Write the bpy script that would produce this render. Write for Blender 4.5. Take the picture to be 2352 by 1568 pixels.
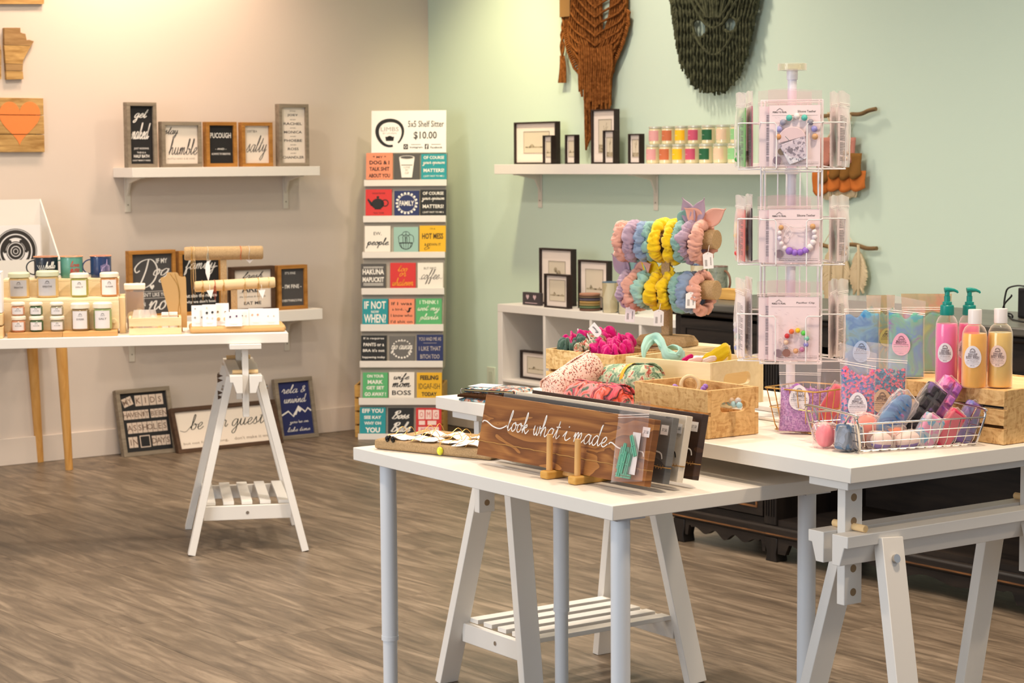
import bpy, bmesh, math, random
from math import sin, cos, pi, radians, sqrt, atan2
from mathutils import Vector, Matrix, noise
random.seed(7)
for _o in list(bpy.data.objects): bpy.data.objects.remove(_o)
SC = bpy.context.scene
# ------------------------------------------------------------- camera
FPX, HC, CXP, CYP = 4575.0, 1.378, 1176.0, 784.0
_p = math.atan((CYP-368.0)/FPX); _r = radians(-0.394)
_right = Vector((1,0,0)); _fwd = Vector((0,cos(_p),-sin(_p))); _up = Vector((0,sin(_p),cos(_p)))
RR = cos(_r)*_right + sin(_r)*_up; UU = -sin(_r)*_right + cos(_r)*_up
cam = bpy.data.cameras.new('camera'); co = bpy.data.objects.new('camera', cam); SC.collection.objects.link(co)
mw = Matrix.Identity(4)
for i in range(3):
    mw[i][0] = RR[i]; mw[i][1] = UU[i]; mw[i][2] = -_fwd[i]
mw[2][3] = HC; co.matrix_world = mw
cam.sensor_width = 36; cam.lens = FPX/2352*36; cam.clip_start = .1; cam.clip_end = 60
cam.dof.use_dof = True; cam.dof.focus_distance = 4.25; cam.dof.aperture_fstop = 13
SC.camera = co
# ------------------------------------------------------------- world, lights, exposure
SC.view_settings.view_transform = 'Standard'; SC.view_settings.look = 'None'
SC.view_settings.gamma = 1; SC.view_settings.use_curve_mapping = False
SC.view_settings.exposure = 0.0
W = bpy.data.worlds.new('world'); SC.world = W; W.use_nodes = True
W.node_tree.nodes['Background'].inputs[0].default_value = (.86,.92,1.0,1)
W.node_tree.nodes['Background'].inputs[1].default_value = 0.52
def area(name, loc, size, power, col, rot=(0,0,0), shape='DISK', size_y=None, spread=180):
    l = bpy.data.lights.new(name,'AREA'); l.shape = shape; l.size = size; l.energy = power; l.color = col
    if size_y: l.size_y = size_y
    l.spread = radians(spread)
    o = bpy.data.objects.new(name,l); SC.collection.objects.link(o); o.location = loc; o.rotation_euler = rot; return o
WARM = (1.0,.84,.68); NEU = (1.0,.91,.82); COOL = (.88,.93,1.0)
for i,(lx,ly,pw,c) in enumerate([(-3.0,6.2,24,WARM),(-1.45,6.3,24,(1,.82,.62)),(-1.6,7.9,24,WARM),(-.1,6.0,38,NEU),(.2,8.4,19,WARM),(1.6,5.4,28,(1,.82,.64)),(2.3,6.9,25,NEU),(.9,3.6,29,(1,.79,.58)),(-1.6,4.0,22,(1,.80,.60)),(2.6,3.2,22,(1,.79,.58))]):  # the amber lamp above the jar table is added to brighten its things
    area('ceiling_lamp_light', (lx,ly,2.93), .22, pw, c, spread=150)
def spot(loc, target, power, col, angle=60, blend=.8, size=.05):
    l = bpy.data.lights.new('track_spot','SPOT'); l.energy = power; l.color = col; l.spot_size = radians(angle); l.spot_blend = blend; l.shadow_soft_size = size
    o = bpy.data.objects.new('track_spot',l); SC.collection.objects.link(o); o.location = loc
    d = Vector(target)-Vector(loc); o.rotation_euler = d.to_track_quat('-Z','Y').to_euler(); return o
spot((-1.30,9.20,2.80),(-1.60,9.60,2.05),72,(1,.70,.50),112,1,.08)
spot((-1.84,8.86,2.80),(-2.14,9.20,2.05),52,(1,.70,.50),112,1,.08)
spot((-.35,9.0,2.9),(-.06,10.03,1.5),125,(1,.84,.48),60,1,.07)
# daylight from the shop windows behind the camera, to the left
area('window_daylight', (-4.2,1.2,1.6), 2.6, 130, COOL, (radians(82),0,radians(-62)), 'RECTANGLE', 1.9)
# ------------------------------------------------------------- ray helpers (a photograph pixel to a point in the room)
def ray(px,py): return _fwd + RR*((px-CXP)/FPX) - UU*((py-CYP)/FPX)
def atz(px,py,z):
    d = ray(px,py); t = (z-HC)/d.z; return Vector((0,0,HC)) + d*t
def aty(px,py,Y):
    d = ray(px,py); return Vector((0,0,HC)) + d*(Y/d.y)
class Fr:
    "room-fixed frame: u runs along a wall or table edge, v away from the viewer, z up"
    def __init__(s,o,deg): s.o = Vector((o[0],o[1],0)); s.deg = deg; s.th = radians(deg); s.u = Vector((cos(s.th),sin(s.th),0)); s.v = Vector((-sin(s.th),cos(s.th),0))
    def w(s,u,v,z=0): return s.o + s.u*u + s.v*v + Vector((0,0,z))
    def pl(s,px,py,v):
        d = ray(px,py); o = Vector((0,0,HC))-s.o; t = (v-o.dot(s.v))/d.dot(s.v); p = o+d*t; return p.dot(s.u), p.z
    def pu(s,px,py,u):
        d = ray(px,py); o = Vector((0,0,HC))-s.o; t = (u-o.dot(s.u))/d.dot(s.u); p = o+d*t; return p.dot(s.v), p.z
    def hz(s,px,py,z):
        p = atz(px,py,z)-s.o; return p.dot(s.u), p.dot(s.v)
    def box(s,xl,xr,yt,yb,v):
        xm = (xl+xr)/2; a = s.pl(xl,(yt+yb)/2,v)[0]; b = s.pl(xr,(yt+yb)/2,v)[0]
        return a, b, s.pl(xm,yb,v)[1], s.pl(xm,yt,v)[1]
TH = 37.2
_A = atz(813,986.3,0); _d = ray(989,600)
_t = (_A.y*cos(radians(TH))-_A.x*sin(radians(TH)))/(_d.y*cos(radians(TH))-_d.x*sin(radians(TH)))
CORNER = (_d.x*_t, _d.y*_t)
TAN = Fr(CORNER, TH); GRN = Fr(CORNER, TH-90)
ZU, ZM, ZL = .778, .708, .782
_b = atz(1954,1074.3,ZU); UP = Fr((_b.x,_b.y), -55.3)      # origin at the near corner of the upper table, u<0 towards the far left end
_b = atz(1407,1161.6,ZM); MID = Fr((_b.x,_b.y), -55.3)
_b = atz(662,764.3,ZL); LFT = Fr((_b.x,_b.y), 10.3)
# ------------------------------------------------------------- materials
def lin(c): return tuple((v/255/12.92 if v/255 <= .04045 else ((v/255+.055)/1.055)**2.4) for v in c)
MATS = {}
def mat(name, col=(200,200,200), rough=.5, metal=0, spec=.5, trans=0, ior=1.45, bump=0, bscale=200, var=0, vscale=8, stretch=(1,1,1), alpha=1, coat=0, col2=None, ramp=(.35,.65), emit=0, sheen=0):
    if name in MATS: return MATS[name]
    m = bpy.data.materials.new(name); m.use_nodes = True; nt = m.node_tree; N = nt.nodes; L = nt.links
    b = N['Principled BSDF']; c = lin(col)
    b.inputs['Base Color'].default_value = (*c,1); b.inputs['Roughness'].default_value = rough; b.inputs['Metallic'].default_value = metal
    b.inputs['Specular IOR Level'].default_value = spec; b.inputs['Transmission Weight'].default_value = trans; b.inputs['IOR'].default_value = ior
    b.inputs['Alpha'].default_value = alpha; b.inputs['Coat Weight'].default_value = coat; b.inputs['Sheen Weight'].default_value = sheen
    if emit: b.inputs['Emission Color'].default_value = (*c,1); b.inputs['Emission Strength'].default_value = emit
    tc = None
    if bump or col2:
        tc = N.new('ShaderNodeTexCoord'); mp = N.new('ShaderNodeMapping'); L.new(tc.outputs['Object'], mp.inputs['Vector']); mp.inputs['Scale'].default_value = stretch
    if col2:
        n = N.new('ShaderNodeTexNoise'); n.inputs['Scale'].default_value = vscale; n.inputs['Detail'].default_value = 6; n.inputs['Distortion'].default_value = .6; L.new(mp.outputs[0], n.inputs['Vector'])
        r = N.new('ShaderNodeValToRGB'); r.color_ramp.elements[0].position = ramp[0]; r.color_ramp.elements[1].position = ramp[1]
        r.color_ramp.elements[0].color = (*c,1); r.color_ramp.elements[1].color = (*lin(col2),1)
        L.new(n.outputs['Fac'], r.inputs['Fac']); L.new(r.outputs['Color'], b.inputs['Base Color'])
    if bump:
        n = N.new('ShaderNodeTexNoise'); n.inputs['Scale'].default_value = bscale; n.inputs['Detail'].default_value = 3; L.new(mp.outputs[0], n.inputs['Vector'])
        bp = N.new('ShaderNodeBump'); bp.inputs['Strength'].default_value = bump; bp.inputs['Distance'].default_value = .002; L.new(n.outputs['Fac'], bp.inputs['Height']); L.new(bp.outputs['Normal'], b.inputs['Normal'])
    MATS[name] = m; return m
def wood(name, c1, c2, axis=0, rough=.55, scale=14, k=9, bump=.25, rnd=True, spec=.3, knots=0):
    "grain drawn out along one object axis"
    if name in MATS: return MATS[name]
    m = bpy.data.materials.new(name); m.use_nodes = True; nt = m.node_tree; N = nt.nodes; L = nt.links
    b = N['Principled BSDF']; b.inputs['Roughness'].default_value = rough; b.inputs['Specular IOR Level'].default_value = spec
    tc = N.new('ShaderNodeTexCoord'); mp = N.new('ShaderNodeMapping'); L.new(tc.outputs['Object'], mp.inputs['Vector'])
    s = [k,k,k]; s[axis] = 1; mp.inputs['Scale'].default_value = s
    if rnd:
        oi = N.new('ShaderNodeObjectInfo'); mu = N.new('ShaderNodeMath'); mu.operation = 'MULTIPLY'; mu.inputs[1].default_value = 37; L.new(oi.outputs['Random'], mu.inputs[0]); L.new(mu.outputs[0], mp.inputs['Location'])
    n = N.new('ShaderNodeTexNoise'); n.inputs['Scale'].default_value = scale*.35; n.inputs['Detail'].default_value = 7; n.inputs['Roughness'].default_value = .62; n.inputs['Distortion'].default_value = .5+knots; L.new(mp.outputs[0], n.inputs['Vector'])
    r = N.new('ShaderNodeValToRGB'); r.color_ramp.elements[0].position = .33; r.color_ramp.elements[1].position = .68
    r.color_ramp.elements[0].color = (*lin(c1),1); r.color_ramp.elements[1].color = (*lin(c2),1); L.new(n.outputs['Fac'], r.inputs['Fac'])
    L.new(r.outputs['Color'], b.inputs['Base Color'])
    bp = N.new('ShaderNodeBump'); bp.inputs['Strength'].default_value = bump; bp.inputs['Distance'].default_value = .001; L.new(n.outputs['Fac'], bp.inputs['Height']); L.new(bp.outputs['Normal'], b.inputs['Normal'])
    MATS[name] = m; return m
def osb(name, c0=(208,166,108), c1=(222,182,124), c2=(184,138,84), axis_scale=(26,60,60)):
    if name in MATS: return MATS[name]
    m = bpy.data.materials.new(name); m.use_nodes = True; nt = m.node_tree; N = nt.nodes; L = nt.links
    b = N['Principled BSDF']; b.inputs['Roughness'].default_value = .62; b.inputs['Specular IOR Level'].default_value = .25
    tc = N.new('ShaderNodeTexCoord'); nz = N.new('ShaderNodeTexNoise'); nz.inputs['Scale'].default_value = 9; L.new(tc.outputs['Object'], nz.inputs['Vector'])
    mx = N.new('ShaderNodeVectorMath'); mx.operation = 'MULTIPLY_ADD'; mx.inputs[1].default_value = (.06,.06,.06); L.new(nz.outputs['Color'], mx.inputs[0]); L.new(tc.outputs['Object'], mx.inputs[2])
    last = None; outs = []
    for rot,sc in ((.5,(60,60,210)),(-.7,(150,150,66))):
        mp = N.new('ShaderNodeMapping'); mp.inputs['Scale'].default_value = sc; mp.inputs['Rotation'].default_value = (0.3,rot,0); L.new(mx.outputs[0], mp.inputs['Vector'])
        v = N.new('ShaderNodeTexVoronoi'); v.inputs['Scale'].default_value = 1; v.inputs['Randomness'].default_value = 1; L.new(mp.outputs[0], v.inputs['Vector'])
        sp = N.new('ShaderNodeSeparateColor'); L.new(v.outputs['Color'], sp.inputs[0]); outs.append(sp.outputs[0])
    a = N.new('ShaderNodeMath'); a.operation = 'ADD'; L.new(outs[0], a.inputs[0]); L.new(outs[1], a.inputs[1])
    h = N.new('ShaderNodeMath'); h.operation = 'MULTIPLY'; h.inputs[1].default_value = .5; L.new(a.outputs[0], h.inputs[0])
    r = N.new('ShaderNodeValToRGB'); e = r.color_ramp.elements; e[0].position = .05; e[0].color = (*lin(c2),1); e[1].position = .40; e[1].color = (*lin(c0),1); x = e.new(.8); x.color = (*lin(c1),1)
    L.new(h.outputs[0], r.inputs['Fac']); L.new(r.outputs['Color'], b.inputs['Base Color'])
    bp = N.new('ShaderNodeBump'); bp.inputs['Strength'].default_value = .3; bp.inputs['Distance'].default_value = .001; L.new(h.outputs[0], bp.inputs['Height']); L.new(bp.outputs['Normal'], b.inputs['Normal'])
    MATS[name] = m; return m
def speck(name, cols, scale=90, rough=.6, bump=.5, spec=.4, smooth=False, stretch=(1,1,1)):
    "patchwork of several colours (prints, crumbly bath salts)"
    if name in MATS: return MATS[name]
    m = bpy.data.materials.new(name); m.use_nodes = True; nt = m.node_tree; N = nt.nodes; L = nt.links
    b = N['Principled BSDF']; b.inputs['Roughness'].default_value = rough; b.inputs['Specular IOR Level'].default_value = spec
    tc = N.new('ShaderNodeTexCoord'); mp = N.new('ShaderNodeMapping'); mp.inputs['Scale'].default_value = stretch; L.new(tc.outputs['Object'], mp.inputs['Vector'])
    if smooth:
        v = N.new('ShaderNodeTexNoise'); v.inputs['Scale'].default_value = scale; v.inputs['Detail'].default_value = 3; v.inputs['Distortion'].default_value = .8; L.new(mp.outputs[0], v.inputs['Vector']); f = v.outputs['Fac']; hgt = f
        lo, hi = .3, .7
    else:
        v = N.new('ShaderNodeTexVoronoi'); v.inputs['Scale'].default_value = scale; L.new(mp.outputs[0], v.inputs['Vector']); sp = N.new('ShaderNodeSeparateColor'); L.new(v.outputs['Color'], sp.inputs[0]); f = sp.outputs[0]; hgt = v.outputs['Distance']
        lo, hi = 0, 1
    r = N.new('ShaderNodeValToRGB'); r.color_ramp.interpolation = 'LINEAR' if smooth else 'CONSTANT'; e = r.color_ramp.elements
    n = len(cols)
    for i,c in enumerate(cols):
        pos = lo+(hi-lo)*(i/(n-1) if smooth else i/n)
        if i < 2: e[i].position = pos if i else lo; e[i].color = (*lin(c),1)
        else: q = e.new(pos); q.color = (*lin(c),1)
    L.new(f, r.inputs['Fac']); L.new(r.outputs['Color'], b.inputs['Base Color'])
    if bump:
        bp = N.new('ShaderNodeBump'); bp.inputs['Strength'].default_value = bump; bp.inputs['Distance'].default_value = .002; L.new(hgt, bp.inputs['Height']); L.new(bp.outputs['Normal'], b.inputs['Normal'])
    MATS[name] = m; return m
WHITE = mat('white lacquer', (236,229,218), .38, spec=.4)
WHITE2 = mat('white satin paint', (234,229,221), .5, spec=.35)
PAPER = mat('white paper', (240,236,234), .75, spec=.2)
BLACK = mat('black print', (22,21,22), .6)
INK = mat('dark grey print', (70,66,66), .7)
WPRINT = mat('white print', (238,234,228), .6)
LINEN = mat('natural linen', (190,160,120), .9, spec=.1, bump=.6, bscale=900, col2=(168,140,102), vscale=300)
KRAFT = mat('kraft board', (196,158,106), .85, spec=.15)
BIRCH = wood('pale birch', (226,198,150), (238,214,170), 0, .5)
BIRCHZ = wood('pale birch upright', (226,196,146), (238,212,166), 2, .5)
PINE = wood('light pine', (222,184,128), (236,206,156), 0, .55)
GOLDW = wood('honey stained wood', (150,100,40), (184,130,62), 0, .55)
GREYW = wood('weathered grey wood', (120,108,92), (150,138,120), 0, .7)
DARKW = wood('dark stained wood', (66,46,32), (88,64,46), 0, .6)
TWINE = mat('jute twine', (176,134,82), .95, spec=.05, bump=.6, bscale=1500)
GOLD = mat('gold metal', (214,170,92), .3, 1)
CHROME = mat('chrome wire', (200,196,192), .22, 1)
WIRE = mat('white coated wire', (232,230,230), .35)
GLASS = mat('clear plastic', (255,255,255), .06, trans=1, ior=1.15)
def film(name, tint=(255,250,250), fac=.12, rough=.12, crease=.35):
    "thin clear wrap: mostly see-through with a glossy skin and creases"
    if name in MATS: return MATS[name]
    m = bpy.data.materials.new(name); m.use_nodes = True; nt = m.node_tree; N = nt.nodes; L = nt.links; N.remove(N['Principled BSDF'])
    out = N['Material Output']; t = N.new('ShaderNodeBsdfTransparent'); t.inputs[0].default_value = (*lin(tint),1); g = N.new('ShaderNodeBsdfPrincipled')
    g.inputs['Base Color'].default_value = (*lin((250,244,240)),1); g.inputs['Roughness'].default_value = rough; g.inputs['Specular IOR Level'].default_value = 1
    fr = N.new('ShaderNodeMath'); fr.operation = 'POWER'; fr.inputs[1].default_value = 3.0; lw_ = N.new('ShaderNodeLayerWeight'); lw_.inputs['Blend'].default_value = .5; L.new(lw_.outputs['Facing'], fr.inputs[0]); ad = N.new('ShaderNodeMath'); ad.operation = 'ADD'; ad.inputs[1].default_value = fac; ad.use_clamp = True
    tc = N.new('ShaderNodeTexCoord'); n = N.new('ShaderNodeTexNoise'); n.inputs['Scale'].default_value = 16; n.inputs['Detail'].default_value = 1; n.inputs['Distortion'].default_value = 1.0; L.new(tc.outputs['Object'], n.inputs['Vector'])
    bp = N.new('ShaderNodeBump'); bp.inputs['Strength'].default_value = crease; bp.inputs['Distance'].default_value = .004; L.new(n.outputs['Fac'], bp.inputs['Height']); L.new(bp.outputs['Normal'], g.inputs['Normal']); L.new(bp.outputs['Normal'], lw_.inputs['Normal'])
    mx = N.new('ShaderNodeMixShader'); L.new(fr.outputs[0], ad.inputs[0]); L.new(ad.outputs[0], mx.inputs[0]); L.new(t.outputs[0], mx.inputs[1]); L.new(g.outputs[0], mx.inputs[2]); L.new(mx.outputs[0], out.inputs[0])
    MATS[name] = m; return m
FILM = film('clear film', fac=.15, crease=.5)
CLOTH = {}
def cloth(col):
    k = 'jersey %d %d %d' % col
    return mat(k, col, .85, spec=.15, bump=.35, bscale=700, sheen=.3)
def paint(col, rough=.6): return mat('paint %d %d %d' % tuple(col), tuple(col), rough)
# ------------------------------------------------------------- mesh builder
class M:
    def __init__(s): s.v = []; s.f = []
    def add(s, vs, fs):
        n = len(s.v); s.v += [tuple(p) for p in vs]; s.f += [tuple(i+n for i in f) for f in fs]; return s
    def box(s, x0,x1,y0,y1,z0,z1, mtx=None):
        vs = [(x,y,z) for z in (z0,z1) for y in (y0,y1) for x in (x0,x1)]
        if mtx: vs = [mtx @ Vector(p) for p in vs]
        return s.add(vs, [(0,2,3,1),(4,5,7,6),(0,1,5,4),(2,6,7,3),(0,4,6,2),(1,3,7,5)])
    def beam(s, a, b, w, h, up=(0,0,1)):
        "square-section bar from a to b: w sideways, h along up"
        a = Vector(a); b = Vector(b); d = (b-a).normalized(); x = d.cross(Vector(up)).normalized(); u = x.cross(d).normalized()
        vs = [p + x*i*w/2 + u*j*h/2 for p in (a,b) for i,j in ((-1,-1),(1,-1),(1,1),(-1,1))]
        return s.add(vs, [(0,1,2,3),(7,6,5,4),(0,4,5,1),(1,5,6,2),(2,6,7,3),(3,7,4,0)])
    def sweep(s, pts, prof, closed=False, up=(0,0,1), caps=True, scales=None):
        "profile (list of (a,b)) swept along pts"
        P = [Vector(p) for p in pts]; n = len(P); k = len(prof); N0 = None; vs = []
        for i in range(n):
            if closed: t = (P[(i+1)%n]-P[i-1])
            else: t = P[min(i+1,n-1)]-P[max(i-1,0)]
            if t.length < 1e-9: t = Vector((0,0,1))
            t.normalize()
            if N0 is None:
                N0 = t.cross(Vector(up)); 
                if N0.length < 1e-3: N0 = t.cross(Vector((1,0,0)))
                N0.normalize()
            else:
                N0 = N0 - t*N0.dot(t)
                if N0.length < 1e-6: N0 = t.orthogonal()
                N0.normalize()
            B = t.cross(N0); sc = scales[i] if scales else 1
            vs += [P[i] + N0*a*sc + B*b*sc for a,b in prof]
        fs = []
        for i in range(n if closed else n-1):
            j = (i+1)%n
            for q in range(k): r = (q+1)%k; fs.append((i*k+q, i*k+r, j*k+r, j*k+q))
        if not closed and caps: fs.append(tuple(range(k))[::-1]); fs.append(tuple((n-1)*k+q for q in range(k)))
        return s.add(vs, fs)
    def tube(s, pts, r, n=8, closed=False, scales=None, up=(0,0,1)):
        return s.sweep(pts, [(r*cos(2*pi*i/n), r*sin(2*pi*i/n)) for i in range(n)], closed, up, True, scales)
    def lathe(s, prof, n=24, c=(0,0,0), caps=True):
        vs = []; fs = []; k = len(prof)
        for i in range(n):
            a = 2*pi*i/n
            for r,z in prof: vs.append((c[0]+r*cos(a), c[1]+r*sin(a), c[2]+z))
        for i in range(n):
            j = (i+1)%n
            for q in range(k-1): fs.append((i*k+q, j*k+q, j*k+q+1, i*k+q+1))
        if caps:
            if prof[0][0] > 1e-6: fs.append(tuple(i*k for i in range(n))[::-1])
            if prof[-1][0] > 1e-6: fs.append(tuple(i*k+k-1 for i in range(n)))
        return s.add(vs, fs)
    def cyl(s, a, b, r, n=16, r2=None):
        return s.tube([a,b], r, n, scales=[1, (r2/r if r2 is not None else 1)])
    def prism(s, poly, y0, y1):
        "polygon in the x-z plane, thick from y0 (front) to y1"
        n = len(poly); vs = [(x,y0,z) for x,z in poly]+[(x,y1,z) for x,z in poly]
        return s.add(vs, [tuple(range(n)), tuple(range(n,2*n))[::-1]]+[(i,i+n,(i+1)%n+n,(i+1)%n) for i in range(n)])
    def slab(s, poly, z0, z1):
        n = len(poly); vs = [(x,y,z0) for x,y in poly]+[(x,y,z1) for x,y in poly]
        return s.add(vs, [tuple(range(n))[::-1], tuple(range(n,2*n))]+[(i,(i+1)%n,(i+1)%n+n,i+n) for i in range(n)])
    def ball(s, c, r, n=12, m=8, sc=(1,1,1)):
        vs = []; fs = []
        for j in range(m+1):
            ph = pi*j/m
            for i in range(n): a = 2*pi*i/n; vs.append((c[0]+r*sc[0]*sin(ph)*cos(a), c[1]+r*sc[1]*sin(ph)*sin(a), c[2]+r*sc[2]*cos(ph)))
        for j in range(m):
            for i in range(n): fs.append((j*n+i, (j+1)*n+i, (j+1)*n+(i+1)%n, j*n+(i+1)%n))
        return s.add(vs, fs)
    def grid(s, nx, ny, fn, closed=False):
        vs = [fn(i/(nx-(0 if closed else 1)), j/(ny-1)) for j in range(ny) for i in range(nx)]
        fs = [(j*nx+i, j*nx+(i+1)%nx, (j+1)*nx+(i+1)%nx, (j+1)*nx+i) for j in range(ny-1) for i in range(nx if closed else nx-1)]
        return s.add(vs, fs)
    def xf(s, mtx): s.v = [tuple(mtx @ Vector(p)) for p in s.v]; return s
    def mesh(s, name, m, smooth=35):
        me = bpy.data.meshes.new(name); me.from_pydata(s.v, [], s.f)
        bm = bmesh.new(); bm.from_mesh(me); bmesh.ops.recalc_face_normals(bm, faces=bm.faces); bm.to_mesh(me); bm.free()
        me.materials.append(m)
        if smooth:
            for p in me.polygons: p.use_smooth = True
            if smooth < 180: me.set_sharp_from_angle(angle=radians(smooth))
        return me
    def obj(s, name, m, parent=None, bevel=0, smooth=35, sub=0, loc=None, rot=None, label=None, kind=None):
        o = bpy.data.objects.new(name, s.mesh(name, m, smooth)); SC.collection.objects.link(o)
        if parent: o.parent = parent
        if loc: o.location = loc
        if rot: o.rotation_euler = rot
        if bevel:
            b = o.modifiers.new('bevel','BEVEL'); b.width = bevel; b.segments = 2; b.limit_method = 'ANGLE'; b.angle_limit = radians(40)
        if sub:
            b = o.modifiers.new('sub','SUBSURF'); b.levels = sub; b.render_levels = sub
        if label: o['label'] = label
        if kind: o['kind'] = kind
        return o
def thing(name, label, cat, loc=(0,0,0), rz=0, group=None, rot=None):
    o = bpy.data.objects.new(name, None); SC.collection.objects.link(o); o.empty_display_size = .05
    o.location = loc; o.rotation_euler = rot if rot else (0,0,radians(rz)); o['label'] = label; o['category'] = cat
    if group: o['group'] = group
    return o
def tag(o, label, cat, group=None):
    o['label'] = label; o['category'] = cat
    if group: o['group'] = group
    return o
def dup(root, loc, rz=None, label=None, rot=None, group=None):
    r = root.copy(); SC.collection.objects.link(r); r.location = loc
    if rz is not None: r.rotation_euler = (0,0,radians(rz))
    if rot is not None: r.rotation_euler = rot
    if label: r['label'] = label
    if group: r['group'] = group
    for ch in KIDS(root):
        c = ch.copy(); SC.collection.objects.link(c); c.parent = r
        for g in KIDS(ch):
            d = g.copy(); SC.collection.objects.link(d); d.parent = c
    return r
def KIDS(o): return [x for x in SC.collection.objects if x.parent == o]
def struct(o): o['kind'] = 'structure'; return o
# ------------------------------------------------------------- lettering
_tc = {}
def textmesh(txt, bold=0.0):
    k = (txt, bold)
    if k in _tc: return _tc[k]
    cu = bpy.data.curves.new('t','FONT'); cu.body = txt; cu.align_x = 'CENTER'; cu.offset = bold; cu.resolution_u = 2; cu.space_line = .95
    o = bpy.data.objects.new('t', cu); SC.collection.objects.link(o); dg = bpy.context.evaluated_depsgraph_get()
    me = bpy.data.meshes.new_from_object(o.evaluated_get(dg)); bpy.data.objects.remove(o)
    vs = [tuple(v.co) for v in me.vertices]; fs = [tuple(p.vertices) for p in me.polygons]; bpy.data.meshes.remove(me)
    _tc[k] = (vs, fs); return _tc[k]
class Ink(M):
    "collects flat lettering in the x-z plane at depth y (facing -y)"
    def text(s, txt, cx, cz, w, h, y=0, bold=0.0, rot=0, sx=None):
        vs, fs = textmesh(txt, bold)
        if not vs: return s
        x0 = min(v[0] for v in vs); x1 = max(v[0] for v in vs); z0 = min(v[1] for v in vs); z1 = max(v[1] for v in vs)
        kx = w/(x1-x0) if w else None; kz = h/(z1-z0) if h else kx
        if kx is None: kx = kz
        ca, sa = cos(rot), sin(rot); out = []
        for v in vs:
            a = (v[0]-(x0+x1)/2)*kx; b = (v[1]-(z0+z1)/2)*kz; out.append((cx+a*ca-b*sa, y, cz+a*sa+b*ca))
        return s.add(out, fs)
    def rect(s, x0,x1,z0,z1,y=0): return s.add([(x0,y,z0),(x1,y,z0),(x1,y,z1),(x0,y,z1)], [(0,1,2,3)])
    def poly(s, pts, y=0): return s.add([(a,y,b) for a,b in pts], [tuple(range(len(pts)))])
    def ring(s, cx, cz, r0, r1, y=0, n=28, a0=0, a1=2*pi, sx=1):
        vs = []
        for i in range(n+1):
            a = a0+(a1-a0)*i/n; vs += [(cx+sx*r0*cos(a),y,cz+r0*sin(a)),(cx+sx*r1*cos(a),y,cz+r1*sin(a))]
        return s.add(vs, [(2*i,2*i+1,2*i+3,2*i+2) for i in range(n)])
    def disc(s, cx, cz, r, y=0, n=20, sx=1, sz=1): return s.poly([(cx+sx*r*cos(2*pi*i/n), cz+sz*r*sin(2*pi*i/n)) for i in range(n)], y)
    def stroke(s, pts, w, y=0, smooth=True, t=.0006, taper=False):
        P = crom(pts, 6) if smooth else [Vector((a,b)) for a,b in pts]
        n = len(P); vs = []
        for i in range(n):
            d = P[min(i+1,n-1)]-P[max(i-1,0)]
            if d.length < 1e-9: d = Vector((1,0))
            d.normalize(); q = Vector((-d.y,d.x))*w/2
            if taper: q *= .45+.75*abs(sin(atan2(d.y,d.x)))
            a = P[i]+q; b = P[i]-q; vs += [(a.x,y-t,a.y),(b.x,y-t,b.y),(b.x,y,b.y),(a.x,y,a.y)]
        fs = []
        for i in range(n-1):
            for q in range(4): r = (q+1)%4; fs.append((4*i+q,4*i+r,4*i+4+r,4*i+4+q))
        return s.add(vs, fs)
    def script(s, txt, cx, cz, w, h, pen, y=0, slant=.25, swash=(0,0), taper=True):
        strokes = []; x = 0
        for ch in txt:
            if ch == ' ': x += .55; continue
            g = GL.get(ch)
            if not g: continue
            for st in g[1]: strokes.append([(x+a+b*slant, b) for a,b in st])
            x += g[0]
        allp = [p for st in strokes for p in st]
        x0 = min(p[0] for p in allp); x1 = max(p[0] for p in allp); z0 = min(p[1] for p in allp); z1 = max(p[1] for p in allp)
        kx = w/(x1-x0); kz = h/(z1-z0) if h else kx
        for st in strokes: s.stroke([(cx+(a-(x0+x1)/2)*kx, cz+(b-(z0+z1)/2)*kz) for a,b in st], pen, y, taper=taper)
        return s
def crom(pts, n=6):
    P = [Vector(p) for p in pts]; out = []
    for i in range(len(P)-1):
        p0 = P[max(i-1,0)]; p1 = P[i]; p2 = P[i+1]; p3 = P[min(i+2,len(P)-1)]
        for k in range(n):
            t = k/n; out.append(.5*((2*p1)+(p2-p0)*t+(2*p0-5*p1+4*p2-p3)*t*t+(3*p1-p0-3*p2+p3)*t*t*t))
    out.append(P[-1]); return out
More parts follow.
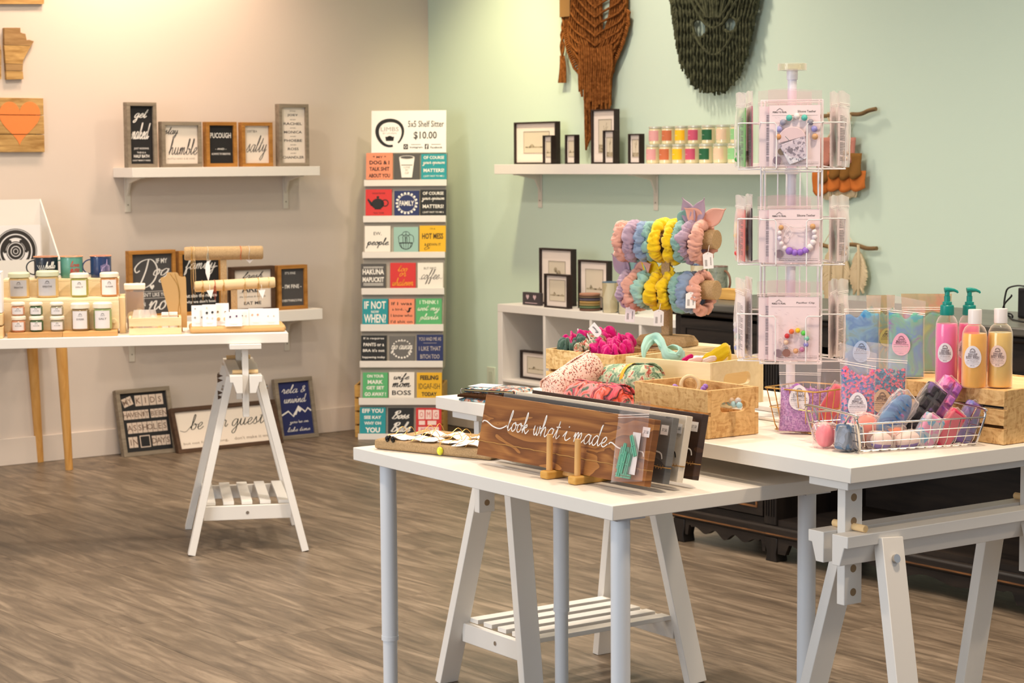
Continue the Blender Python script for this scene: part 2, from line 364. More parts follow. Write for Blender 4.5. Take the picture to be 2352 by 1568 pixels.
GL = {
'a':(1.0,[[(.72,.85),(.4,1),(.08,.6),(.1,.1),(.35,0),(.62,.4),(.75,.98),(.7,.3),(.82,0),(1.05,.35)]]),
'b':(.85,[[(0,.25),(.3,1.3),(.36,2.05),(.22,2.15),(.14,1.2),(.14,.2),(.38,0),(.66,.3),(.6,.78),(.42,.85),(.55,.68),(.9,.75)]]),
'c':(.75,[[(.62,.82),(.4,1),(.1,.6),(.12,.15),(.4,0),(.8,.35)]]),
'd':(1.1,[[(.66,.85),(.4,1),(.08,.6),(.1,.1),(.35,0),(.62,.5),(.82,1.9),(.86,2.15),(.75,1.9),(.7,1),(.7,.3),(.86,0),(1.15,.4)]]),
'e':(.75,[[(0,.3),(.35,.45),(.56,.8),(.4,1),(.12,.65),(.15,.12),(.42,0),(.8,.35)]]),
'f':(.75,[[(0,.25),(.35,1.2),(.42,2.05),(.3,2.1),(.22,1.2),(.16,-.8),(.24,-1),(.38,-.6),(.3,0),(.75,.4)]]),
'g':(1.0,[[(.7,.85),(.4,1),(.08,.6),(.1,.1),(.35,0),(.62,.5),(.72,.95),(.68,-.6),(.42,-1.1),(.2,-.8),(.6,-.2),(1.02,.35)]]),
'h':(1.05,[[(0,.25),(.33,1.3),(.38,2.05),(.27,2.15),(.18,1),(.12,0),(.22,.55),(.5,1),(.64,.75),(.62,.2),(.78,0),(1.05,.35)]]),
'i':(.6,[[(0,.35),(.2,.95),(.17,.3),(.33,0),(.6,.35)],[(.24,1.42),(.3,1.5)]]),
'k':(.95,[[(0,.25),(.33,1.3),(.38,2.05),(.27,2.15),(.18,1),(.12,0),(.25,.6),(.52,.95),(.58,.7),(.3,.5),(.5,.1),(.66,0),(.95,.4)]]),
'l':(.6,[[(0,.25),(.3,1.3),(.36,2.05),(.24,2.15),(.15,1.3),(.14,.3),(.3,0),(.6,.4)]]),
'm':(1.3,[[(0,.5),(.14,.95),(.13,0),(.2,.5),(.4,1),(.5,.8),(.46,0),(.55,.5),(.76,1),(.88,.8),(.85,.2),(1,0),(1.3,.4)]]),
'n':(1.0,[[(0,.5),(.14,.95),(.13,0),(.22,.5),(.5,1),(.62,.8),(.6,.2),(.74,0),(1,.35)]]),
'o':(.8,[[(.45,.98),(.14,.75),(.1,.2),(.33,0),(.6,.3),(.58,.8),(.42,1),(.52,.74),(.85,.78)]]),
'p':(.95,[[(0,.3),(.2,.95),(.08,-1),(.2,.5),(.5,1),(.68,.6),(.5,.05),(.28,.12),(.95,.35)]]),
'r':(.8,[[(0,.4),(.2,1),(.28,1.12),(.36,.88),(.52,.86),(.47,.2),(.62,0),(.82,.35)]]),
's':(.75,[[(0,.2),(.34,1.05),(.38,.7),(.52,.25),(.32,0),(.1,.1)],[(.32,0),(.78,.35)]]),
't':(.75,[[(0,.25),(.35,1.3),(.4,1.85),(.28,.8),(.26,.2),(.42,0),(.75,.4)],[(.05,1.2),(.62,1.25)]]),
'u':(1.0,[[(0,.4),(.13,1),(.1,.3),(.28,0),(.52,.3),(.64,1),(.6,.25),(.75,0),(1,.35)]]),
'v':(.8,[[(0,.6),(.15,1),(.25,.3),(.35,0),(.55,.5),(.6,1),(.85,.8)]]),
'w':(1.05,[[(0,.5),(.1,1),(.1,.3),(.28,0),(.46,.3),(.52,.9),(.5,.3),(.66,0),(.84,.4),(.84,1),(.8,.75),(1.1,.85)]]),
'y':(.95,[[(0,.4),(.15,1),(.15,.35),(.33,.1),(.58,.4),(.68,1),(.62,-.6),(.35,-1.1),(.15,-.8),(.6,-.1),(.98,.35)]]),
'z':(.8,[[(.05,.9),(.6,.95),(.1,.05),(.8,.2)]]),
'D':(1.7,[[(.75,2.15),(.7,1.2),(.5,.2),(.3,0),(.05,.3),(.4,.35),(.9,0),(1.4,.5),(1.45,1.4),(.95,2.1),(.3,2.0),(-.05,1.5),(.1,1.15),(.3,1.3)]]),
'B':(1.3,[[(.45,1.95),(.3,.8),(.2,0)],[(.05,1.5),(.3,2.0),(.9,2.1),(1.0,1.6),(.45,1.1),(1.05,.8),(.9,.1),(.35,0),(.1,.3)]]),
'&':(1.0,[[(.9,.2),(.3,1.3),(.5,1.7),(.65,1.3),(.15,.4),(.4,0),(.9,.7)]]),
',':(.3,[[(.1,.1),(0,-.3)]]), '.':(.3,[[(.05,0),(.12,.06)]]), '!':(.4,[[(.2,2),(.1,.6)],[(.05,0),(.12,.08)]]), "'":(.25,[[(.1,1.9),(.08,1.5)]]),
}
# ============================================================= room shell
WALLT = mat('taupe wall paint', (214,201,189), .85, spec=.15, bump=.12, bscale=260)
WALLG = mat('mint wall paint', (205,223,206), .85, spec=.15, bump=.12, bscale=260)
BASEB = mat('taupe trim paint', (214,201,189), .5, spec=.3)
CEIL = mat('ceiling paint', (235,230,222), .9)
FLB = mat('floor underlay', (66,52,40), .8)
_u1 = -5.2; _g1 = 7.4
def wallbox(fr, u0, u1, name, m):
    a = M().box(u0,u1,0,.12,0,3.0); o = a.obj(name, m, smooth=0); o.location = fr.w(0,0); o.rotation_euler = (0,0,fr.th); return struct(o)
wallbox(TAN, _u1, .12, 'wall_left', WALLT); wallbox(GRN, 0, _g1, 'wall_right', WALLG)
def bb(fr,u0,u1,name):
    a = M().box(u0,u1,-.014,0,0,.125); o = a.obj(name, BASEB, bevel=.003); o.location = fr.w(0,-.0002); o.rotation_euler = (0,0,fr.th); return struct(o)
bb(TAN,_u1,-.014,'baseboard_left'); bb(GRN,0,_g1,'baseboard_right')
fl = M(); pts = [CORNER, TAN.w(_u1,0)[:2], (TAN.w(_u1,0)+Vector((0,-9,0)))[:2], (GRN.w(_g1,0)+Vector((0,-5,0)))[:2], GRN.w(_g1,0)[:2]]
floor = struct(fl.slab([(p[0],p[1]) for p in pts][::-1], -.06, -.0025).obj('floor', FLB, smooth=0))
struct(M().slab([(p[0],p[1]) for p in pts][::-1], 3.0, 3.06).obj('ceiling', CEIL, smooth=0))
# vinyl planks, laid parallel to the mint wall
def floormat():
    m = bpy.data.materials.new('grey brown vinyl plank'); m.use_nodes = True; nt = m.node_tree; N = nt.nodes; L = nt.links
    b = N['Principled BSDF']; b.inputs['Specular IOR Level'].default_value = .5
    tc = N.new('ShaderNodeTexCoord'); oi = N.new('ShaderNodeObjectInfo'); mp = N.new('ShaderNodeMapping'); mp.inputs['Scale'].default_value = (1.2,9,1)
    mu = N.new('ShaderNodeMath'); mu.operation = 'MULTIPLY'; mu.inputs[1].default_value = 61; L.new(oi.outputs['Random'], mu.inputs[0]); L.new(mu.outputs[0], mp.inputs['Location']); L.new(tc.outputs['Object'], mp.inputs['Vector'])
    n = N.new('ShaderNodeTexNoise'); n.inputs['Scale'].default_value = 2.6; n.inputs['Detail'].default_value = 8; n.inputs['Roughness'].default_value = .65; n.inputs['Distortion'].default_value = .7; L.new(mp.outputs[0], n.inputs['Vector'])
    r = N.new('ShaderNodeValToRGB'); e = r.color_ramp.elements; e[0].position = .3; e[0].color = (*lin((74,63,51)),1); e[1].position = .7; e[1].color = (*lin((146,129,109)),1); x = e.new(.5); x.color = (*lin((110,95,78)),1)
    L.new(n.outputs['Fac'], r.inputs['Fac'])
    hs = N.new('ShaderNodeHueSaturation'); mr = N.new('ShaderNodeMapRange'); mr.inputs['To Min'].default_value = .88; mr.inputs['To Max'].default_value = 1.1; L.new(oi.outputs['Random'], mr.inputs['Value']); L.new(mr.outputs[0], hs.inputs['Value']); L.new(r.outputs['Color'], hs.inputs['Color']); L.new(hs.outputs[0], b.inputs['Base Color'])
    rr = N.new('ShaderNodeMapRange'); rr.inputs['To Min'].default_value = .34; rr.inputs['To Max'].default_value = .5; L.new(n.outputs['Fac'], rr.inputs['Value']); L.new(rr.outputs[0], b.inputs['Roughness'])
    bp = N.new('ShaderNodeBump'); bp.inputs['Strength'].default_value = .25; bp.inputs['Distance'].default_value = .002; L.new(n.outputs['Fac'], bp.inputs['Height']); L.new(bp.outputs['Normal'], b.inputs['Normal'])
    return m
FM = floormat()
PL, PW = 1.22, .18
pm = M().box(.0004,PL-.0004,.0004,PW-.0004,-.0025,0).mesh('plank', FM, 0)
random.seed(11); cnt = 0
for j in range(1, 42):
    off = random.random()*PL
    for i in range(-2, 7):
        u = i*PL+off-1.2; v = -j*PW
        c = GRN.w(u+PL/2, v+PW/2)
        if c.dot(Vector((sin(radians(TH)),-cos(radians(TH)),0))) < Vector((*CORNER,0)).dot(Vector((sin(radians(TH)),-cos(radians(TH)),0)))+.62 and u < 0: 
            if u+PL < .05: continue
        s = (c.x/c.y)
        if c.y < 4.3 or c.y > 10.4 or abs(s) > .36: continue
        u0 = max(u, .0); 
        o = bpy.data.objects.new('plank', pm); SC.collection.objects.link(o); o.parent = floor; o.location = GRN.w(u, v); o.rotation_euler = (0,0,GRN.th); cnt += 1
        if u < 0: o.location = GRN.w(0, v); o.scale = ((u+PL)/PL,1,1)
print('planks', cnt)
# outlet on the mint wall beside the cube shelf
u,z = GRN.pl(1128,868,-.005); o = thing('wall_outlet','white outlet plate low on the mint wall left of the cube shelf','outlet',GRN.w(u,-.0005,z),GRN.deg)
M().box(-.035,.035,-.006,0,-.057,.057).obj('cover_plate', mat('outlet plastic',(206,214,194),.4), o, bevel=.003); M().box(-.017,.017,-.008,-.006,-.035,.035).obj('socket', mat('outlet socket',(190,198,178),.4), o, bevel=.002)
# ceiling lamps (out of frame, carry the light)
# ============================================================= tables
def tabletop(fr, L, Dp, th, z, label, cat='table'):
    t = thing('table', label, cat, fr.w(0,0,0), fr.deg)
    M().box(-L,0,0,Dp,z-th,z).obj('tabletop', WHITE, t, bevel=.0015); return t
def trestle(fr, u, v, ztop, label, rot=0, shelf=True, half=.33, wing=False):
    t = thing('trestle', label, 'trestle', fr.w(u,v,0), fr.deg+rot, group=None); m = WHITE2
    zb = ztop-.135 if ztop > .6 else ztop-.1
    zb = ztop - .11; bt = zb; bh = .062                    # beam top
    for sx in (-1,1):
        pr = [(sx*.012,bt-bh),(sx*.012,bt),(sx*.056,bt),(sx*.056,bt-.024),(sx*.046,bt-.024),(sx*.034,bt-bh)]
        M().prism(pr,-half,half).obj('beam', m, t, bevel=.0015)
    for sx in (-1,1):
        for sy in (-1,1):
            a = Vector((sx*.052, sy*.215, bt-.014)); b = Vector((sx*.2, sy*.262, 0))
            L = M().beam(a, b, .026, .058, up=(0,1,0)); L.v = [(x,y,max(z,0)) for x,y,z in L.v]
            lg = L.obj('leg', m, t, bevel=.0015)
            d = (b-a).normalized(); n = Vector((sx*-d.z*-1,0,0)); c = a+(b-a)*.07
            M().cyl(c+Vector((sx*.012,0,.004)), c+Vector((sx*.019,0,.006)), .009, 12).obj('bolt', CHROME, lg)
    for sy in (-1,1):
        y = sy*.27
        up = M(); up.box(-.011,.011,y-.024,y+.024,bt-.15,ztop-.018); uo = up.obj('upright', m, t, bevel=.0015)
        for k in range(6):
            z = bt-.125+.048*k
            if bt-bh-.005 < z < bt+.012: continue
            M().cyl((-.0116,y,z),(.0116,y,z),.008,14).obj('peg_hole', mat('bare wood hole',(150,124,92),.8), uo)
        M().cyl((-.045,y+.03*sy*0,bt+.008),(.045,y,bt+.008),.0075,12).obj('peg', PINE, t, bevel=.001)
    M().box(-.055,.055,-half,half,ztop-.018,ztop-.0005).obj('top_plate', m, t, bevel=.0015)
    if shelf:
        z0 = .115
        for sy in (-1,1):
            f = 1-(z0+.025)/(bt-.014); hw = .052+(.2-.052)*f-.012; yy = sy*(.215+.047*f)
            M().box(-hw,hw,yy-.009-.02*sy,yy+.009-.02*sy,z0,z0+.05).obj('rail', m, t, bevel=.0015)
            M().cyl((0,yy-.0105-.02*sy,z0+.025),(0,yy+.0105-.02*sy,z0+.025),.006,12).obj('screw', CHROME, t)
        for k in range(5):
            x = -.13+.065*k; M().box(x-.019,x+.019,-.22,.22,z0+.0505,z0+.0625).obj('slat', m, t, bevel=.001)
    if wing:
        for dz in (.03,-.03):
            w = M(); w.prism([(-.0,-.008),(.02,-.016),(.02,.0)],-.002,.002); w.prism([(0,.008),(.02,.0),(.02,.016)],-.002,.002)
            w.xf(Matrix.Translation((-.075,-.2,bt-.05+dz)) @ Matrix.Rotation(pi,4,'Z')).obj('wing_nut', mat('brown steel',(90,70,56),.5,.6), t)
    return t
TU = tabletop(UP, 1.5, .75, .0315, ZU, 'long white table, higher of the two overlapping front tables, holding the wire baskets', 'table')
TM = tabletop(MID, 1.0, .60, .030, ZM, 'low white table on round legs, holding the wooden signs', 'table')
for u,v in ((-.925,.05),(-.04,.05),(-.925,.55),(-.04,.55)):
    l = M(); l.tube([(u,v,ZM-.034),(u,v,.26)], .0195, 28); l.tube([(u,v,.265),(u,v,.255)], .0203, 28); l.tube([(u,v,.26),(u,v,.001)], .017, 28)
    l.obj('leg', mat('white steel',(226,228,230),.35), TM)
    M().box(u-.035,u+.035,v-.035,v+.035,ZM-.0335,ZM-.0302).obj('mounting_plate', CHROME, TM)
TL = tabletop(LFT, 1.75, .6, .034, ZL, 'white table at the left holding jars and jewellery stands', 'table')
trestle(UP, -.078, .345, ZU-.0316, 'white wooden trestle under the near end of the higher front table')
trestle(UP, -1.39, .345, ZU-.0316, 'white wooden trestle under the far end of the higher front table')
trestle(LFT, -.15, .31, ZL-.0345, 'white wooden trestle under the jar table, before the floor signs', wing=True)
trestle(LFT, -1.55, .31, ZL-.0345, 'white wooden trestle at the hidden far end of the jar table', wing=False)
# back table with splayed wooden legs against the taupe wall
A_ = atz(159,1079,0); B_ = atz(92,1061,0)
bt = thing('back_table','white table on splayed honey wood legs beside the taupe wall','table',TAN.w(0,0),TAN.deg)
ua = (A_-TAN.o).dot(TAN.u); va = (A_-TAN.o).dot(TAN.v); ub = (B_-TAN.o).dot(TAN.u); vb = (B_-TAN.o).dot(TAN.v)
M().box(ua-1.15,ua+.03,va+.02,-.02,.70,.725).obj('tabletop', WHITE, bt, bevel=.002)
for (u,v,du,dv) in ((ua,va,-.022,.012),(ub,vb,-.03,-.0),(ua-1.05,va,.03,.01),(ua-1.05,vb,.03,0)):
    M().tube([(u+du,v+dv,.6995),(u,v,.001)], .0275, 20, scales=[1,.62]).obj('leg', wood('honey leg wood',(190,136,66),(216,166,96),2,.5), bt)
# ============================================================= wall shelves
def wshelf(fr, u0,u1,z0,z1,dp, us, label, hb=.165, arm=.11):
    t = thing('wall_shelf', label, 'shelf', fr.w(0,0), fr.deg)
    M().box(u0,u1,-dp,-.0005,z0,z1).obj('shelf_board', WHITE2, t, bevel=.0015)
    for u in us:
        b = M(); b.box(u-.015,u+.015,-.006,-.0006,z0-hb,z0-.0003); b.box(u-.013,u+.013,-arm-.05,-.006,z0-.006,z0-.0003)
        b.xf(Matrix.Identity(4)); g = [(-.006,z0-.006),(-.006,z0-.09),(-.035,z0-.028),(-arm-.03,z0-.006)]
        b.add([(u+dx,y,z) for dx in (-.006,.006) for y,z in g], [(0,1,2,3),(7,6,5,4),(0,4,5,1),(1,5,6,2),(2,6,7,3),(3,7,4,0)])
        bo = b.obj('bracket', mat('white bracket enamel',(222,214,200),.45), t, bevel=.0012)
        for dz in (.05,.13): M().cyl((u,-.0065,z0-dz),(u,-.008,z0-dz),.0035,8).obj('screw', mat('screw steel',(150,140,126),.4,.6), bo)
    return t
SD = .2
a = TAN.pl(304,397,-SD); b = TAN.pl(735,395,-SD); zt = TAN.pl(520,383.4,-SD)[1]; zb = TAN.pl(520,405.2,-SD)[1]
S1 = (a[0], b[0], zb, zt); wshelf(TAN, *S1, SD, [TAN.pl(292,440,0)[0], TAN.pl(655,440,0)[0]], 'upper white shelf on the taupe wall, with five framed signs')
b = TAN.pl(741,720,-SD); zt = TAN.pl(735,708.5,-SD)[1]; zb = TAN.pl(735,733,-SD)[1]
S2 = (a[0], b[0], zb, zt); wshelf(TAN, *S2, SD, [TAN.pl(301,780,0)[0], TAN.pl(658,780,0)[0]], 'lower white shelf on the taupe wall, behind the jewellery stands')
print('tan shelf z', S1, S2)
a = GRN.pl(1135,388,-SD); b = GRN.pl(1752,388,-SD); zt = GRN.pl(1400,376.5,-SD)[1]; zb = GRN.pl(1400,400.3,-SD)[1]
S3 = (a[0], b[0], zb, zt); wshelf(GRN, *S3, SD, [GRN.pl(1242,440,0)[0], GRN.pl(1508,440,0)[0]], 'white shelf on the mint wall holding black frames and candle jars')
print('green shelf', S3)
# ============================================================= cube shelf
CD = .39
zc = GRN.pl(1143,697.7,-CD)[1]; u0 = GRN.pl(1143,760,-CD)[0]; du = [GRN.pl(x,760,-CD)[0] for x in (1252,1359,1473)]
cell = (du[2]-du[0])/2; u1 = u0+.035+4*cell; print('cube', u0,u1,zc,cell,du)
t = thing('cube_shelf','white open cube shelf against the mint wall','shelf',GRN.w(0,0),GRN.deg)
v0,v1 = -CD,-.018; W2 = WHITE2
M().box(u0,u1,v0,v1,zc-.036,zc).obj('top_board', W2, t, bevel=.0015); M().box(u0,u1,v0,v1,.0005,.036).obj('bottom_board', W2, t, bevel=.0015)
for u in (u0,u1-.036): M().box(u,u+.036,v0,v1,.0363,zc-.0363).obj('side_board', W2, t, bevel=.0015)
zmid = GRN.pl(1160,871,-CD)[1]; zmid2 = zmid
for k in range(1,4):
    uu = u0+.018+k*cell; M().box(uu-.008,uu+.008,v0+.001,v1,.0363,zc-.0363).obj('divider', W2, t, bevel=.001)
for k in range(4):
    ua_ = u0+.018+k*cell+(.0185 if k == 0 else .0085); ub_ = u0+.018+(k+1)*cell-(.0185 if k == 3 else .0085)
    M().box(ua_,ub_,v0+.001,v1,zmid-.012,zmid).obj('cube_floor', W2, t, bevel=.001)
M().box(u0+.01,u1-.01,v1+.0005,v1+.004,.02,zc-.01).obj('back_panel', W2, t)
CUBE = (u0,u1,zc,zmid)
# ============================================================= sideboard
EB = wood('distressed black wood', (18,15,14), (44,36,30), 0, .5, 10, 8, .3)
EBZ = wood('distressed black wood upright', (18,15,14), (40,33,28), 2, .5, 10, 8, .3)
WORN = wood('worn brown edge', (70,46,28), (140,94,54), 0, .55, 30, 10, .3)
TOPM = wood('dark grey tabletop wood', (74,72,66), (98,94,86), 0, .35, 10, 8, .15)
f0 = atz(1551,1239,0); vf = (f0-GRN.o).dot(GRN.v); uf = (f0-GRN.o).dot(GRN.u); dep = .46
ztop = GRN.pl(1600,694.5,vf-.02)[1]; print('sideboard', vf, uf, ztop, 'gap', -vf-dep)
uR = uf+2.15
sb = thing('sideboard','long distressed black sideboard with carved apron and open arch','sideboard',GRN.w(0,vf),GRN.deg)
H0 = .125
M().box(uf-.03,uR+.03,-.03,dep+.01,ztop-.028,ztop).obj('top', TOPM, sb, bevel=.006)
M().box(uf-.015,uR+.015,-.015,dep,ztop-.05,ztop-.0285).obj('cornice', EB, sb, bevel=.008)
M().box(uf,uR,dep-.02,dep,H0,ztop-.051).obj('back_panel', EB, sb)
for u in (uf,uR-.03): M().box(u,u+.03,0,dep-.021,H0,ztop-.051).obj('side_panel', EBZ, sb, bevel=.002)
bays = [(uf+.03,uf+.46,'d'),(uf+.52,uf+.52+1.05,'o'),(uf+1.63,uR-.03,'d')]
for u in (uf+.46,uf+1.57): 
    M().box(u,u+.06,-.004,dep-.021,H0,ztop-.051).obj('pilaster', EBZ, sb, bevel=.003)
    for k in range(4): M().box(u+.008+.012*k,u+.014+.012*k,-.008,-.004,H0+.03,ztop-.09).obj('flute', EBZ, sb, bevel=.002)
for a,b,k in bays:
    M().box(a,b,.005,dep-.021,H0,H0+.02).obj('bay_floor', EB, sb)
    if k == 'd':
        hs = [(H0+.025,H0+.33),(H0+.34,H0+.49),(H0+.50,ztop-.06)]
        for z0,z1 in hs:
            d = M().box(a+.004,b-.004,-.006,.014,z0,z1).obj('drawer', EB, sb, bevel=.002)
            e = M()
            for (x0,x1,q0,q1) in ((a+.03,b-.03,z1-.034,z1-.028),(a+.03,b-.03,z0+.028,z0+.034)): e.box(x0,x1,-.0095,-.006,q0,q1)
            for x in (a+.03,b-.036): e.box(x,x+.006,-.0095,-.006,z0+.034,z1-.034)
            e.obj('moulding', WORN if z0 < H0+.1 else EB, d)
            if z1-z0 < .2:
                h = M(); xc = (a+b)/2; zc_ = (z0+z1)/2
                h.tube([(xc-.04,-.008,zc_),(xc-.035,-.024,zc_-.006),(xc,-.028,zc_-.012),(xc+.035,-.024,zc_-.006),(xc+.04,-.008,zc_)],.0035,8)
                h.obj('handle', mat('aged bronze',(104,84,56),.4,.9), d); 
                for sx in (-.04,.04): M().ball((xc+sx,-.009,zc_),.009,10,6).obj('handle_mount', mat('aged bronze',(104,84,56),.4,.9), d)
    else:
        n = 22; R_ = .11; arch = [(a,ztop-.051),(a,ztop-.26)]
        for i in range(n//2+1): q = pi/2*i/(n//2); arch.append((a+R_-R_*cos(q)*1.0, ztop-.26+R_*sin(q)*1.3))
        for i in range(n//2+1): q = pi/2*i/(n//2); arch.append((b-R_+R_*sin(q), ztop-.26+R_*1.3*cos(q)))
        arch += [(b,ztop-.26),(b,ztop-.051)]
        M().prism(arch,.0,.018).obj('arch_panel', EB, sb, smooth=30)
M().box(uf-.012,uR+.012,-.014,.03,H0-.04,H0-.0003).obj('plinth_moulding', EB, sb, bevel=.009)
M().box(uf-.006,uR+.006,-.0155,-.014,H0-.031,H0-.026).obj('worn_edge', WORN, sb)
M().box(uf-.012,uR+.012,.0305,dep,H0-.04,H0-.0003).obj('bottom_board', EB, sb)
def apron(a,b):
    n = 60; lo = []
    for i in range(n+1):
        t = i/n; e = abs(2*t-1); s = .105*(1-e)**.0
        z = H0-.045 - (.016+.026*(.5+.5*cos(2*pi*t*4))*(1-e)**.5) + (.008 if e > .85 else 0)
        if e > .93: z = H0-.045-.05
        lo.append((a+(b-a)*t, z))
    return [(a,H0-.0405),(b,H0-.0405)]+lo[::-1]
feet = [uf, uf+.47, uf+1.58, uR-.06]
for i in range(3):
    M().prism(apron(feet[i]+.06, feet[i+1]),-.006,.012).obj('apron', EB, sb, smooth=30)
for u in feet:
    for y in (-.01,dep-.06):
        pr = [(u,H0-.0405),(u+.06,H0-.0405),(u+.06,.06),(u+.052,.028),(u+.058,.0),(u+.004,.0),(u+.010,.028),(u,.06)]
        M().prism(pr,y,y+.055).obj('foot', EBZ, sb, bevel=.003)
SIDE = (uf,uR,vf,ztop,dep)
# ============================================================= framed signs
def framed(name, label, fr, w, h, dp, fm, pm, loc, rz, rot=None, fw=.017, inset=.014, group=None, cat='framed sign', mat_border=None):
    "x 0..w, y 0 (front)..dp, z 0..h ; returns thing and panel depth"
    t = thing(name, label, cat, loc, rz, group, rot)
    f = M(); f.box(0,w,0,dp,0,fw); f.box(0,w,0,dp,h-fw,h); f.box(0,fw,0,dp,fw,h-fw); f.box(w-fw,w,0,dp,fw,h-fw)
    f.obj('frame', fm, t, bevel=.001)
    p = M().box(fw,w-fw,inset,inset+.006,fw,h-fw).obj('panel', pm, t)
    return t, inset-.0008
def onshelf(fr, xl, xr, yt, yb, v, dp, fm, pm, label, z=None, **k):
    a,b,z0,z1 = fr.box(xl,xr,yt,yb,v)
    if z is not None: z0 = z
    t,y = framed('framed_sign', label, fr, b-a, z1-z0, dp, fm, pm, fr.w(a,v,z0+.0005), fr.deg, **k)
    return t, b-a, z1-z0, y
BLKP = mat('chalkboard black', (28,27,28), .7); CHAR = mat('charcoal board', (74,72,72), .75); CREAM = mat('cream board', (232,220,206), .75)
NAVY = mat('navy board', (34,42,92), .7)
z1s = S1[3]; z2s = S2[3]; V = -.16
def ink(I, name, m, t): 
    return I.obj(name, m, t, smooth=0)
# get naked
t,w,h,y = onshelf(TAN,293,361,235,382,V,.04,GREYW,BLKP,'tall grey framed black sign at the left end of the upper shelf', z=z1s)
I = Ink(); I.script('get', w*.5, h*.79, w*.5, h*.2, .004, y, slant=.45); I.script('naked', w*.5, h*.56, w*.64, h*.24, .004, y, slant=.5)
I.text('JUST KIDDING', w*.5,h*.29,w*.5,h*.035,y,.01); I.text('THIS IS A',w*.5,h*.23,w*.3,h*.025,y,.01); I.text('HALF BATH',w*.5,h*.175,w*.52,h*.045,y,.02); I.text("DON'T MAKE IT WEIRD",w*.5,h*.11,w*.6,h*.022,y,.01)
ink(I,'lettering',WPRINT,t)
t,w,h,y = onshelf(TAN,373,464,279.6,381,V,.04,GREYW,CREAM,'grey framed cream sign in script, beside the tall grey sign', z=z1s)
I = Ink(); I.script('stay', w*.26, h*.76, w*.34, h*.24, .0028, y, slant=.4); I.script('humble', w*.55, h*.45, w*.72, h*.34, .0028, y, slant=.3)
ink(I,'lettering',INK,t); I = Ink(); I.text("HUSTLE HARD & BE KIND",w*.5,h*.19,w*.7,h*.04,y); ink(I,'small_lettering',mat('pale grey print',(170,160,150),.7),t)
t,w,h,y = onshelf(TAN,475,545,280,381,V,.04,GOLDW,BLKP,'honey wood framed black sign, middle of the upper shelf', z=z1s)
I = Ink(); I.text('PUCOUGH',w*.5,h*.7,w*.68,h*.12,y,.02); I.text('- AND -',w*.5,h*.4,w*.36,h*.04,y,.01); I.text('ALWAYS TO BREATHE',w*.5,h*.29,w*.62,h*.045,y,.01); ink(I,'lettering',WPRINT,t)
t,w,h,y = onshelf(TAN,557,627,281,382,V,.04,GOLDW,CREAM,'honey wood framed cream sign with tall thin script', z=z1s)
I = Ink(); I.text('DON\'T BE A',w*.36,h*.8,w*.32,h*.06,y); I.script('salty', w*.5, h*.42, w*.66, h*.55, .0022, y, slant=.5); ink(I,'lettering',INK,t)
t,w,h,y = onshelf(TAN,642,710,239,381,V,.04,GREYW,CREAM,'tall grey framed cream sign listing names, right end of the upper shelf', z=z1s)
I = Ink()
for k,(s_,f) in enumerate([('JOEY',.36),('RACHEL',.62),('MONICA',.6),('PHOEBE',.6),('ROSS',.36),('CHANDLER',.72)]):
    I.text(s_,w*.5,h*(.82-.135*k),w*f,h*.042,y,.01); I.text('AND' if k else 'HOW YOU DOIN',w*.5,h*(.885-.135*k),w*.2,h*.016,y)
ink(I,'lettering',INK,t)
# lower shelf
t,w,h,y = onshelf(TAN,298,405,575,721,V,.04,GOLDW,CHAR,'honey framed charcoal sign with big script word, left on the lower shelf', z=z2s)
I = Ink(); I.script('D', w*.36, h*.66, w*.52, h*.42, .006, y, slant=.2); I.script('og', w*.72, h*.62, w*.36, h*.2, .005, y, slant=.3); I.text('IF MY',w*.72,h*.84,w*.24,h*.07,y,.02)
I.poly([(w*.5+w*.05*x,h*.45+w*.05*z) for x,z in ((0,-1),(1,.2),(.8,.9),(.3,.95),(0,.5),(-.3,.95),(-.8,.9),(-1,.2))],y)
I.text("DOESN'T LIKE YOU",w*.5,h*.34,w*.72,h*.06,y,.01); I.rect(w*.14,w*.86,h*.385,h*.39,y); I.rect(w*.14,w*.86,h*.285,h*.29,y); I.text('THEN',w*.25,h*.2,w*.2,h*.06,y,.01); I.script('no', w*.64, h*.18, w*.42, h*.13, .006, y, slant=.3)
ink(I,'lettering',WPRINT,t)
t,w,h,y = onshelf(TAN,413,513,575,719,V,.04,GOLDW,BLKP,'honey framed black sign in script, behind the kraft necklace bust', z=z2s)
I = Ink(); I.script('family', w*.5, h*.76, w*.72, h*.28, .0035, y, slant=.35); I.rect(w*.84,w*.9,h*.74,h*.75,y); I.text('IS A GIFT',w*.5,h*.42,w*.3,h*.045,y,.01)
I.text("but also the reason",w*.5,h*.3,w*.74,h*.055,y,.02); I.text("why we don't host",w*.5,h*.2,w*.7,h*.055,y,.02); ink(I,'lettering',WPRINT,t)
t,w,h,y = onshelf(TAN,533,632,612,709,V,.04,DARKW,CREAM,'dark framed cream sign behind the lower jewellery bar', z=z2s)
I = Ink(); I.script('fresh', w*.5, h*.78, w*.5, h*.2, .003, y, slant=.4); I.text('ARE',w*.45,h*.5,w*.4,h*.13,y,.03); I.text('the cookies & my kids',w*.5,h*.33,w*.6,h*.05,y); I.rect(w*.2,w*.8,h*.42,h*.424,y); I.text('EAT ME',w*.5,h*.19,w*.4,h*.07,y,.02); ink(I,'lettering',INK,t)
t,w,h,y = onshelf(TAN,640,707,609,709,V,.04,GOLDW,CHAR,'honey framed charcoal sign at the right end of the lower shelf', z=z2s)
I = Ink(); I.text("IT'S FINE",w*.45,h*.82,w*.36,h*.055,y,.01); I.text("- I'M FINE -",w*.5,h*.52,w*.66,h*.09,y,.02); I.text("EVERYTHING'S FINE",w*.5,h*.2,w*.68,h*.055,y,.01); ink(I,'lettering',WPRINT,t)
